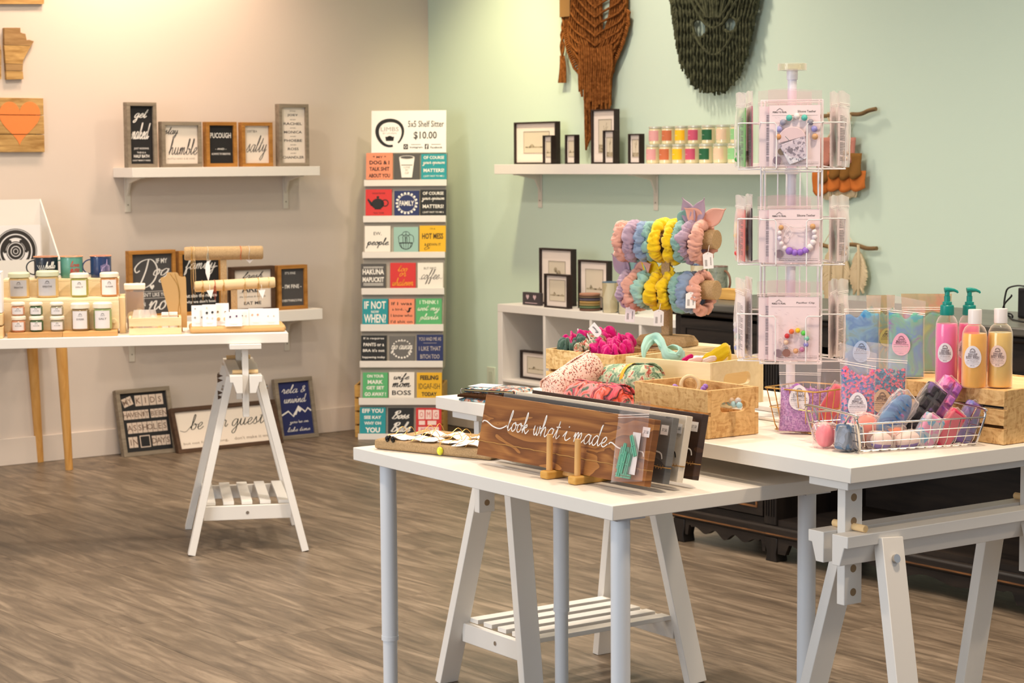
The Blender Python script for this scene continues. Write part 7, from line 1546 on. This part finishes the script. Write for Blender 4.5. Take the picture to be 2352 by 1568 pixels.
# ============================================================= bottles
LW = mat('white oval label',(232,224,228),.6)
def bottle(pxc,rpx,yshould,yb,v_z,col,label,kind,labc=LW,lrot=-.5,group='bath bottles on the large osb crate',lz=.5):
    p=atz(pxc,yb-2,ZC); D=p.y; r=rpx*D/FPX; zs=aty(pxc,yshould,D).z-ZC; t=thing('bottle',label,'bottle',(p.x,p.y,ZC),0,group)
    liquid=mat('liquid %d %d %d'%col,col,.25,coat=.4,spec=.5) if kind=='pump' else mat('clear gel %d %d %d'%col,col,.15,trans=.0,ior=1.33,coat=.6)
    prof=[(r*.9,0),(r*.985,.003),(r*.985,zs-.030),(r*.93,zs-.020),(r*.75,zs-.010),(r*.5,zs-.004)]
    M().lathe([(a*.975,b+.0008) for a,b in prof[:4]]+[(0,zs-.02)],32).obj('liquid', liquid, t)
    M().lathe([(r*.9,0),(r,.003),(r,zs-.028),(r*.95,zs-.017),(r*.78,zs-.007),(r*.48,zs)],32,caps=False).obj('shell', film('bottle plastic',(255,252,246),.05,.06), t, smooth=180)
    if kind=='pump':
        TE=mat('teal pump plastic',(20,142,130),.35); c=M(); c.lathe([(r*.6,zs-.001),(r*.63,zs+.001),(r*.60,zs+.019),(r*.55,zs+.0205)],28); c.obj('collar', TE, t)
        c=M(); c.lathe([(r*.42,zs+.021),(r*.42,zs+.027),(r*.27,zs+.028),(r*.27,zs+.040)],24); c.lathe([(r*.22,zs+.0405),(r*.22,zs+.050)],16); c.obj('pump_stem', TE, t)
        c=M(); c.tube([(-.006,0,zs+.052),(.002,0,zs+.053),(.014,0,zs+.052),(.021,-.001,zs+.049),(.0225,-.001,zs+.046)],.0036,10,scales=[1.6,1.7,1,.75,.6]); c.obj('pump_nozzle', TE, t)
    else:
        c=M(); c.lathe([(r*.54,zs+.001),(r*.54,zs+.029),(r*.52,zs+.031)],28); c.obj('cap', mat('white cap plastic',(234,226,222),.35), t); M().lathe([(r*.44,zs-.003),(r*.44,zs+.001)],20).obj('neck', film('bottle plastic',(255,252,246),.05,.06), t)
    wv=r*1.45; hv=wv*1.22; L=M(); R2=r+.0007; zc_=zs*lz; n=26
    pts=[]
    for i in range(n): a_=2*pi*i/n; pts.append((wv/2*cos(a_)*(1-.12*sin(a_)), zc_+hv/2*sin(a_)))
    L.add([(0,0,0)]+[(0,0,0)]*0,[]); L.v=[]; L.v.append((R2*sin(lrot),-R2*cos(lrot),zc_))
    for rr in (.5,1):
        for x,z in pts: x*=rr; z=zc_+(z-zc_)*rr; L.v.append((R2*sin(lrot+x/R2),-R2*cos(lrot+x/R2),z))
    L.f=[(0,1+i,1+(i+1)%n) for i in range(n)]+[(1+i,1+n+i,1+n+(i+1)%n,1+(i+1)%n) for i in range(n)]
    lo=L.obj('label', labc, t, smooth=180)
    I=Ink(); I.ring(0,zc_+hv*.27,.0045,.0052,0,12,0,pi); I.ring(0,zc_+hv*.27,.0032,.0038,0,12,0,pi); I.script('suntouch',0,zc_+hv*.24,wv*.32,.0035,.0004,0)
    for k,(tx,f,hh) in enumerate((('ORANGE CREAM' if kind!='pump' else 'ORANGE CREAM',.5,.0036),('BODY WASH',.45,.0032),('DOUBLE BUBBLE' if kind=='pump' else 'BODY WASH',.72,.005),('softening gentle soothing gel',.74,.002),('with shea and oats',.6,.002),('Ingredients water aloe glycerin citric acid',.74,.0016),('vanilla sugar rose oil almond oil extract',.7,.0016),('250 mL',.25,.002))):
        I.text(tx,0,zc_+hv*(.13-.075*k),wv*f,hh,0,.01)
    I.v=[((R2+.0006)*sin(lrot+x/R2),-(R2+.0006)*cos(lrot+x/R2),z) for x,_,z in I.v]; I.obj('lettering', mat('plum grey print',(90,78,88),.7), lo, smooth=0)
    return t
bottle(2173,25.5,722,885,0,(255,118,190),'pink pump bottle, front one of the two with teal pumps','pump',lz=.47,lrot=-.35)
bottle(2224,24.5,722,881,0,(255,112,184),'pink pump bottle behind the orange gel bottles','pump',lrot=-.75)
bottle(2237,29,744,891,0,(255,190,84),'orange gel bottle with white cap, left of the two','cap',lrot=-.38)
bottle(2296,28.5,742,890,0,(244,206,120),'amber gel bottle with white cap, rightmost bottle','cap',lrot=-.45,labc=mat('blush oval label',(238,206,190),.6))
# ============================================================= zip bags
def zbag(px0,px1,yt,yb,D,cm,label,deg,title,fill=.6,labc=LW,lean=0,lx=0,lzf=.36,thick=.026,foil=None,shear=0,group='zip bags of bath products',lump=.003,zb=None,ls=1.0):
    a=aty(px0,(yt+yb)/2,D);b=aty(px1,(yt+yb)/2,D);w=(b.x-a.x)/max(.5,cos(radians(deg)));c=(a+b)/2; zb=aty((px0+px1)/2,yb,D).z if zb is None else zb; zt=aty((px0+px1)/2,yt,D).z; h=zt-zb
    t=thing('zip_bag',label,'bag',(c.x,c.y,zb+.0006),0,group,rot=(Matrix.Rotation(radians(deg),3,'Z')@Matrix.Rotation(-lean,3,'X')).to_euler())
    def env(s_,q_): return sin(pi*s_)**.55*(max(0,1-q_/.78))**.45
    def side(sg,s_,q_,k=1): return (w*(s_-.5)*(1-.06*sin(pi*q_)*k)+shear*h*q_*0, sg*(.0015+thick*.5*env(s_,q_)*k)+.0022*sin(5*s_+2*deg)*max(0,q_-.75)*4-.0009*sin(19*s_+11*q_), h*q_*(1-.0)+shear*w*(s_-.5)*q_**3)
    F1=foil or FILM
    G=M(); G.grid(16,24,lambda s_,q_:side(-1,s_,q_)); G.obj('front_film', FILM, t, smooth=180)
    G=M(); G.grid(16,24,lambda s_,q_:side(1,s_,q_)); G.obj('back_film', F1, t, smooth=180)
    random.seed(int(px0)); ph=[random.uniform(0,6) for _ in range(6)]
    def cont(sg,s_,q_):
        x,y_,z=side(sg,.03+.94*s_,q_*fill,.93); wob=.05*sin(7*s_+ph[0])+.03*sin(15*s_+ph[1]); z=z*(1+ (wob if q_>.5 else 0)*q_)+.0015
        return (x*.98,y_*.9+sg*lump*.5*sin(23*s_+ph[2])*sin(31*q_+ph[3])*0,z)
    G=M(); n=22
    for sg in (-1,1): G.grid(n,n,lambda s_,q_:cont(sg,s_,q_))
    k=n*n; per=[i for i in range(n)]+[j*n+n-1 for j in range(1,n)]+[(n-1)*n+i for i in range(n-2,-1,-1)]+[j*n for j in range(n-2,0,-1)]
    G.f+=[(per[i],per[(i+1)%len(per)],per[(i+1)%len(per)]+k,per[i]+k) for i in range(len(per))]; G.obj('contents', cm, t, smooth=180)
    if lump:
        lm=M()
        for j in range(90):
            s_=random.uniform(.08,.92); q_=random.uniform(.02,fill*1.02); x,y_,z=side(-1,s_,q_,.85); rr=random.uniform(.002,.0045)*(lump/.003); lm.ball((x,y_+rr*.4+.001,z),rr,6,4,(1,.8,1))
        lm.obj('crumbs', cm, t, kind='stuff')
    z_=M(); [z_.tube([tuple(side(-1,s_/8,qq)) for s_ in range(9)],.0009,5) for qq in (.8,.825)]; z_.obj('zip_seal', film('seal film',(250,244,244),.45,.3), t)
    if labc is not None:
        lw=w*.46*ls; lh=lw*1.28; cx_=lx*w; cz_=h*lzf; n=24
        yof=-(thick*.5*(max(0,1-lzf/.78))**.45+.0035)
        L=M(); pts=[(cx_+lw/2*cos(q)*(1-.14*sin(q)),cz_+lh/2*sin(q)) for q in [2*pi*i/n for i in range(n)]]; L.prism(pts,yof,yof+.0004); lo=L.obj('label',labc,t,smooth=0)
        I=Ink(); y0_=yof-.0003; I.ring(cx_,cz_+lh*.26,lw*.13,lw*.15,y0_,12,0,pi); I.ring(cx_,cz_+lh*.26,lw*.09,lw*.105,y0_,12,0,pi); I.script('suntouch',cx_,cz_+lh*.24,lw*.4,lh*.05,.0004,y0_)
        for k_,(tx,f,hh,bo) in enumerate(((title[0],.55,.075,.01),(title[1],.6,.07,.01),('moisturizing exfoliating',.8,.04,.02),('BATH SALTS SMALL BATCH',.82,.04,.03),('Ingredients sodium bicarbonate citric',.84,.026,0),('acid epsom salt sea salt kaolin clay',.82,.026,0),('polysorbate fragrance and mica',.78,.026,0),('100 g',.25,.035,.02))): I.text(tx,cx_,cz_+lh*(.14-.077*k_),lw*f,lh*hh,y0_,bo)
        I.obj('lettering', mat('plum grey print',(90,78,88),.7), lo, smooth=0)
    return t
PURS=speck('purple bath salt',[(170,96,186),(192,124,204),(150,80,170),(206,150,214)],330,.7,.8,.3); MERM=speck('mermaid crumble',[(230,90,140),(60,120,180),(140,110,190),(240,110,120),(40,110,160),(226,120,170)],210,.65,.9,.4)
MERM2=speck('teal pink crumble',[(30,110,150),(60,140,176),(226,90,120),(40,96,140),(230,110,140)],230,.65,.9,.4); DING=speck('blue and purple bath dust',[(70,140,196),(90,150,200),(60,130,190),(110,170,200),(120,160,150),(140,100,190)],22,.7,.3,.3,True)
DUST2=speck('green and gold bath dust',[(60,120,140),(160,150,60),(90,150,130),(190,150,50),(60,110,150)],24,.7,.3,.3,True); TQ=speck('turquoise over coral bath dust',[(80,170,200),(100,180,170),(90,150,200),(110,180,150),(130,110,180),(236,90,130)],16,.7,.3,.3,True); LIME=speck('green over coral bath dust',[(150,170,90),(120,150,110),(100,160,130),(130,120,170),(240,90,110)],14,.7,.3,.3,True)
GFOIL=mat('champagne foil',(226,206,140),.22,.85,bump=.5,bscale=40)
PKL=mat('pink oval label',(236,178,200),.6); PBL=mat('blue oval label',(176,200,232),.6); TNL=mat('tan oval label',(214,180,148),.6); ORL=mat('orange oval label',(236,170,120),.6); OLL=mat('olive oval label',(190,180,110),.6)
zbag(2070,2184,675,870,4.50,LIME,'gold foil backed bag with an orange label behind the pink pump bottle',-6,('PEACH','DING DUST'),.72,ORL,foil=GFOIL,lx=.0-.3,lzf=.42,zb=ZC,lump=0,ls=.75,group='tall bags on the large osb crate')
zbag(1990,2054,678,864,4.52,DUST2,'bag of green and gold bath dust squeezed between the two tall bags',-8,('DING','DUST'),.8,OLL,lx=.22,lzf=.45,zb=ZC,lump=0,foil=GFOIL,ls=1.1,group='tall bags on the large osb crate')
zbag(2037,2124,684,872,4.39,TQ,'tall clear bag of turquoise and coral bath dust with a pink label',-10,('MAGIC','MERMAID DUST'),.78,PKL,lx=-.12,lzf=.42,zb=ZC,shear=-.18,lump=0,group='tall bags on the large osb crate')
zbag(1938,2022,679,862,4.45,DING,'tall clear bag of blue bath dust, leftmost on the large osb crate',-8,('DING','DUST'),.76,PBL,lx=-.02,lzf=.30,zb=ZC,lump=0,group='tall bags on the large osb crate')
# ------------------------------------------------------------- gold wire basket
pn=atz(1872,1000,ZU); GB=Fr((pn.x,pn.y),44); 
def wirebasket(fr,L_,W_,h,flare,hm,r0,r1,nu,nv,levels,label,m,dip=0,endh=0,rad=.012):
    "u 0..L (right-back), v 0..W (left-back); base rectangle smaller than the rim by the flare"
    t=thing('wire_basket',label,'basket',fr.w(0,0,ZU+.0008+r0),fr.deg); 
    def P(u,v,k): 
        x=u*L_; y_=v*W_; return (x+(2*u-1)*flare*k, y_+(2*v-1)*flare*k)
    def rect(k,z,z2=None):
        pts=[]; c=.012
        for (u,v,du,dv) in ((0,0,1,0),(1,0,0,1),(1,1,-1,0),(0,1,0,-1)):
            x,y_=P(u,v,k); pts+=[(x-(c if du<0 or dv!=0 and 0 else 0)+0,y_,z)]
        # rounded rectangle
        q=[]; 
        for i in range(4):
            a=Vector(pts[i]);b=Vector(pts[(i+1)%4]); d=(b-a).normalized(); q+=[a+d*rad, b-d*rad]; 
            e=Vector(pts[(i+1)%4]); cdir=(Vector(pts[(i+2)%4])-e).normalized(); q.append(e+(-d+cdir)*rad*.3)
        return [tuple(v) for v in q]
    M().tube(rect(1,h),r1,8,True).obj('rim', m, t)
    w_=M()
    for lv in levels: w_.tube(rect(lv,h*lv),r0,6,True)
    def bent(u,v,axis):
        k1=.14; a=P(u,v,1);
        return None
    for i in range(nu):
        u=(i+.5)/nu; x0,y0_=P(u,0,1);x1,y1_=P(u,1,1);xb0,yb0=P(u,0,0);xb1,yb1=P(u,1,0); w_.tube([(x0,y0_,h),(xb0*.9+x0*.1,yb0*.9+y0_*.1,h*.14),(xb0,yb0+.006,.002),(xb1,yb1-.006,.002),(xb1*.9+x1*.1,yb1*.9+y1_*.1,h*.14),(x1,y1_,h)],r0,6)
    for i in range(nv):
        v=(i+.5)/nv; x0,y0_=P(0,v,1);x1,y1_=P(1,v,1);xb0,yb0=P(0,v,0);xb1,yb1=P(1,v,0); w_.tube([(x0,y0_,h),(xb0*.9+x0*.1,yb0*.9+y0_*.1,h*.14),(xb0+.006,yb0,0),(xb1-.006,yb1,0),(xb1*.9+x1*.1,yb1*.9+y1_*.1,h*.14),(x1,y1_,h)],r0,6)
    w_.obj('wire_grid', m, t, kind='stuff'); return t,P
wirebasket(GB,.105,.10,.098,.014,0,.0010,.0017,6,7,(0.02,.55,),'gold wire basket of purple salt bags','',GOLD) if 0 else None
tg,_P=wirebasket(GB,.125,.116,.095,.016,0,.0010,.0017,6,7,(0.02,.55),'gold wire basket holding the purple salt bags',GOLD)
zbag(1788,1884,829,992,4.32,PURS,'clear bag of purple bath salt with a white label in the gold basket',-14,('HELLO','SUMMER'),.62,LW,lean=.10,lx=.0,lzf=.48,thick=.03,zb=ZU+.004,lump=.002)
zbag(1876,1944,823,985,4.42,PURS,'second bag of purple bath salt behind the first in the gold basket',-14,('HELLO','SUMMER'),.52,None,lean=.08,thick=.024,zb=ZU+.005,lump=.002)
# ------------------------------------------------------------- chrome basket
pn=atz(1976,1042,ZU); CB=Fr((pn.x,pn.y),20); L_,W_=.275,.195
t=thing('wire_basket','chrome wire basket with raised ends full of wrapped soaps','basket',CB.w(0,0,ZU+.003),20); f=.014; H1=.076; H2=.059
def cp(u,v,k): return Vector((u*L_+(2*u-1)*f*k, v*W_+(2*v-1)*f*k*.8, 0))
for u in (0,1):
    s_=-1 if u==0 else 1
    pts=[cp(u,0,0)+Vector((0,.02,0)),cp(u,0,0)+Vector((0,.006,.002)),cp(u,0,.15)+Vector((0,0,.014)),cp(u,0,.9)+Vector((0,0,H2)),cp(u,0,1)+Vector((0,.004,H1-.006)),cp(u,0,1)+Vector((0,.014,H1)),
         cp(u,1,1)+Vector((0,-.014,H1)),cp(u,1,1)+Vector((0,-.004,H1-.006)),cp(u,1,.9)+Vector((0,0,H2)),cp(u,1,.15)+Vector((0,0,.014)),cp(u,1,0)+Vector((0,-.006,.002)),cp(u,1,0)+Vector((0,-.02,0))]
    M().tube([tuple(p) for p in crom(pts,4)],.0026,10).obj('end_frame', CHROME, t)
    x=cp(u,.5,.95).x; hp=[(x,W_*.12,H1-.001),(x,W_*.2,H1-.020),(x,W_*.26,H1-.030),(x,W_*.74,H1-.030),(x,W_*.8,H1-.020),(x,W_*.88,H1-.001)]
    M().tube([tuple(p) for p in crom(hp,4)],.0022,8).obj('handle', CHROME, t)
for v in (0,1): M().tube([tuple(cp(0,v,.9)+Vector((0,0,H2))),tuple(cp(1,v,.9)+Vector((0,0,H2)))],.0019,8).obj('side_rail', CHROME, t)
g=M(); r0=.0011
for lv in (.06,.36,.66):
    for v in (0,1): g.tube([tuple(cp(0,v,lv)+Vector((0,0,H2*lv))),tuple(cp(1,v,lv)+Vector((0,0,H2*lv)))],r0,6)
    for u in (0,1): g.tube([tuple(cp(u,0,lv)+Vector((0,0,H2*lv))),tuple(cp(u,1,lv)+Vector((0,0,H2*lv)))],r0,6)
for i in range(13):
    u=(i+.5)/13; top=.9; g.tube([tuple(p) for p in (cp(u,0,top)+Vector((0,0,H2)),cp(u,0,.15)+Vector((0,0,.014)),cp(u,0,0)+Vector((0,.008,.0)),cp(u,1,0)+Vector((0,-.008,.0)),cp(u,1,.15)+Vector((0,0,.014)),cp(u,1,top)+Vector((0,0,H2)))],r0,6)
for i in range(7):
    v=(i+.5)/7; tp_=.66 if .15<v<.85 else .95; zt_=H2*tp_+(.0 if .15<v<.85 else .02); g.tube([tuple(p) for p in (cp(0,v,tp_)+Vector((0,0,zt_)),cp(0,v,.15)+Vector((0,0,.014)),cp(0,v,0)+Vector((.008,0,-.001)),cp(1,v,0)+Vector((-.008,0,-.001)),cp(1,v,.15)+Vector((0,0,.014)),cp(1,v,tp_)+Vector((0,0,zt_)))],r0,6)
g.obj('wire_grid', CHROME, t, kind='stuff')
zbag(1928,2012,800,985,4.14,MERM,'clear bag of pink and blue bath crumble, left of the two in the chrome basket',-10,('MERMAID TAIL','BATH CRUMBLE'),.72,LW,lean=.12,lx=.0,lzf=.38,thick=.028,zb=ZU+.012,shear=-.30,lump=.0036,ls=1.12)
zbag(1990,2083,791,975,4.22,MERM2,'clear bag of teal and pink bath crumble with a tan label, right of the two',-12,('MERMAID TAIL','BATH CRUMBLE'),.70,TNL,lean=.12,lx=-.1,lzf=.36,thick=.028,zb=ZU+.012,shear=-.1,lump=.0036,ls=1.0)
# wrapped bars and bombs: placed on a plane inside the basket
def inb(px,py,v): u,z=CB.pl(px,py,v); return CB.w(u,v,max(z,ZU+.006)),u,z
def slab(px,py,v,L1,W1,T1,rot,m,label,kind='bar',m2=None,group='wrapped soaps in the chrome basket',name='soap_bar'):
    p,_,_=inb(px,py,v); R3=Matrix.Rotation(CB.th+rot[2],3,'Z')@Matrix.Rotation(rot[1],3,'Y')@Matrix.Rotation(rot[0],3,'X'); t=thing(name,label,'soap',p,0,group,rot=R3.to_euler())
    if kind=='bar': M().box(-L1/2,L1/2,-T1/2,T1/2,-W1/2,W1/2).obj('soap', m, t, bevel=.006)
    elif kind=='snap':
        M().box(-L1/2,L1/2,-T1/2,T1/2*.4,-W1/2,W1/2).obj('soap', m, t, bevel=.003)
        for k in range(4): 
            for j in range(2):
                a_=-L1/2+L1*(k+.08)/4; b_=-L1/2+L1*(k+.92)/4; c_=-W1/2+W1*(j+.08)/2; d_=-W1/2+W1*(j+.92)/2; s=M(); s.add([(a_,-T1/2+.0005,c_),(b_,-T1/2+.0005,c_),(b_,-T1/2+.0005,d_),(a_,-T1/2+.0005,d_),(a_+.004,-T1/2-.006,c_+.004),(b_-.004,-T1/2-.006,c_+.004),(b_-.004,-T1/2-.006,d_-.004),(a_+.004,-T1/2-.006,d_-.004)],[(4,5,6,7),(0,1,5,4),(1,2,6,5),(2,3,7,6),(3,0,4,7)]); s.obj('square', m2 or m, t, bevel=.001)
    elif kind=='shell':
        G=M(); G.grid(40,12,lambda s_,q_:((L1/2)*cos(2*pi*s_)*sin(pi*q_)*(1+.04*sin(q_*0+14*L1*0)),-T1/2*cos(pi*q_),(W1/2)*sin(2*pi*s_)*sin(pi*q_)*(1+.03*sin(24*s_*pi)))); G.obj('soap', m, t, smooth=180)
        for k in range(7): x=-L1*.3+L1*.1*k; M().tube([(x+.004*abs(q),-T1/2*(1-q*q)-.0015,W1*.42*q*sqrt(max(0,1-(x/(L1/2))**2))) for q in [i/6-1 for i in range(13)]],.0018,6).obj('rib', m, t)
    elif kind=='ball':
        G=M(); G.ball((0,0,0),1,24,16,(L1/2,T1/2,W1/2)); G.obj('soap', m, t, smooth=180)
        if m2: G=M(); G.ball((0,0,0),1.012,24,16,(L1/2,T1/2,W1/2)); G.v=[(x,y_,z) if z<-.18*W1 else (x*.9,y_*.9,z*.9) for x,y_,z in G.v]; G.obj('lower_half', m2, t, smooth=180)
    G=M(); n=26
    def wr(s_,q_):
        a_=2*pi*s_; b_=pi*q_; e=.45; sx=lambda v:abs(v)**e*(1 if v>=0 else -1)
        k=1.07+.035*sin(9*a_+4*b_)+.03*sin(5*a_-7*b_); return (L1/2*k*sx(cos(a_))*abs(sin(b_))**e, T1/2*k*1.05*sx(sin(a_))*abs(sin(b_))**e, W1/2*k*sx(cos(b_)))
    G.grid(n*2,n,lambda s_,q_:wr(s_,q_),True); G.obj('shrink_wrap', FILM, t, smooth=180)
    return t
BL=speck('blue marbled soap',[(60,120,176),(80,140,190),(40,100,160),(90,130,190),(230,110,170)],20,.5,.1,.4,True); BKS=speck('black purple marbled soap',[(44,42,44),(64,60,62),(50,48,52),(80,70,78),(120,90,150)],22,.5,.2,.4,True); PPS=speck('pink purple marbled soap',[(236,80,170),(206,120,206),(180,110,200),(240,150,200),(236,70,150)],30,.5,.1,.4,True)
SPK=speck('pink blue speckled soap',[(90,170,206),(220,140,180),(170,190,206),(100,160,200),(214,150,190),(200,190,200)],60,.6,.3,.4); RDS=mat('crimson soap',(214,50,90),.45); BPS=speck('blue lilac soap',[(70,130,190),(150,110,190),(110,120,190),(60,120,180)],18,.5,.1,.4,True); GRB=speck('slate blue soap',[(76,100,128),(92,116,144),(66,88,112)],90,.7,.4,.3); CORL=mat('coral soap',(240,130,110),.5); WHS=mat('marbled white soap',(236,218,210),.5); VIO=mat('violet soap base',(110,70,180),.5); PNK=mat('rose pink soap',(238,110,130),.5); ORS=mat('orange soap top',(240,140,90),.5)
slab(2158,925,.095,.115,.048,.022,(0,-.95,0),PPS,'pink and purple snap bar standing highest in the chrome basket','snap',PPS)
slab(2118,945,.080,.125,.048,.024,(0,-.95,0),BKS,'black and purple snap bar in the chrome basket','snap',BKS)
slab(2052,958,.060,.115,.056,.030,(0,-.85,0),BL,'blue shell shaped soap leaning in the chrome basket','shell')
slab(2130,992,.030,.075,.046,.024,(0,-1.0,0),SPK,'pale blue and pink speckled soap slab at the basket front')
slab(2178,986,.045,.090,.040,.020,(0,-.95,0),RDS,'crimson soap bar with a small price sticker')
slab(2222,972,.060,.095,.044,.022,(0,-1.05,0),BPS,'blue and lilac soap bar at the right end of the chrome basket')
slab(2024,1012,.030,.052,.036,.036,(0,.1,.2),WHS,'white soap bomb with violet base, left of the pair at the basket front','ball',VIO,name='bath_bomb')
slab(2084,1010,.028,.060,.036,.036,(0,-.1,0),WHS,'white soap bomb with violet base, right of the pair at the basket front','ball',VIO,name='bath_bomb')
slab(1950,1004,.045,.058,.052,.036,(0,.15,.5),GRB,'slate blue soap block at the left of the chrome basket')
slab(1896,1000,.105,.044,.050,.040,(0,0,.3),PNK,'rose pink bath bomb at the far left of the chrome basket','ball',name='bath_bomb')
slab(1990,985,.075,.060,.060,.040,(0,.3,.1),CORL,'coral ring soap behind the slate blue block','ball',name='bath_bomb')
slab(2050,992,.055,.050,.030,.03,(0,0,0),ORS,'orange topped soap between the white pair and the blue shell','ball',name='bath_bomb')
pR=aty(1905,925,4.36); t=thing('soap_bar','long red wrapped soap slab leaning behind the gold basket','soap',(pR.x,pR.y,pR.z-.012),0,rot=(Matrix.Rotation(-.2,3,'Z')@Matrix.Rotation(.55,3,'Y')).to_euler()); M().box(-.02,.02,-.006,.006,-.055,.055).obj('soap', mat('hot red soap',(236,50,84),.35), t, bevel=.006)
G=M(); G.grid(24,16,lambda s_,q_:(.0225*cos(2*pi*s_)*(1+.05*sin(9*q_)),.0085*sin(2*pi*s_)*(1+.08*sin(7*q_)),-.06+.12*q_),True); G.obj('shrink_wrap',FILM,t,smooth=180)
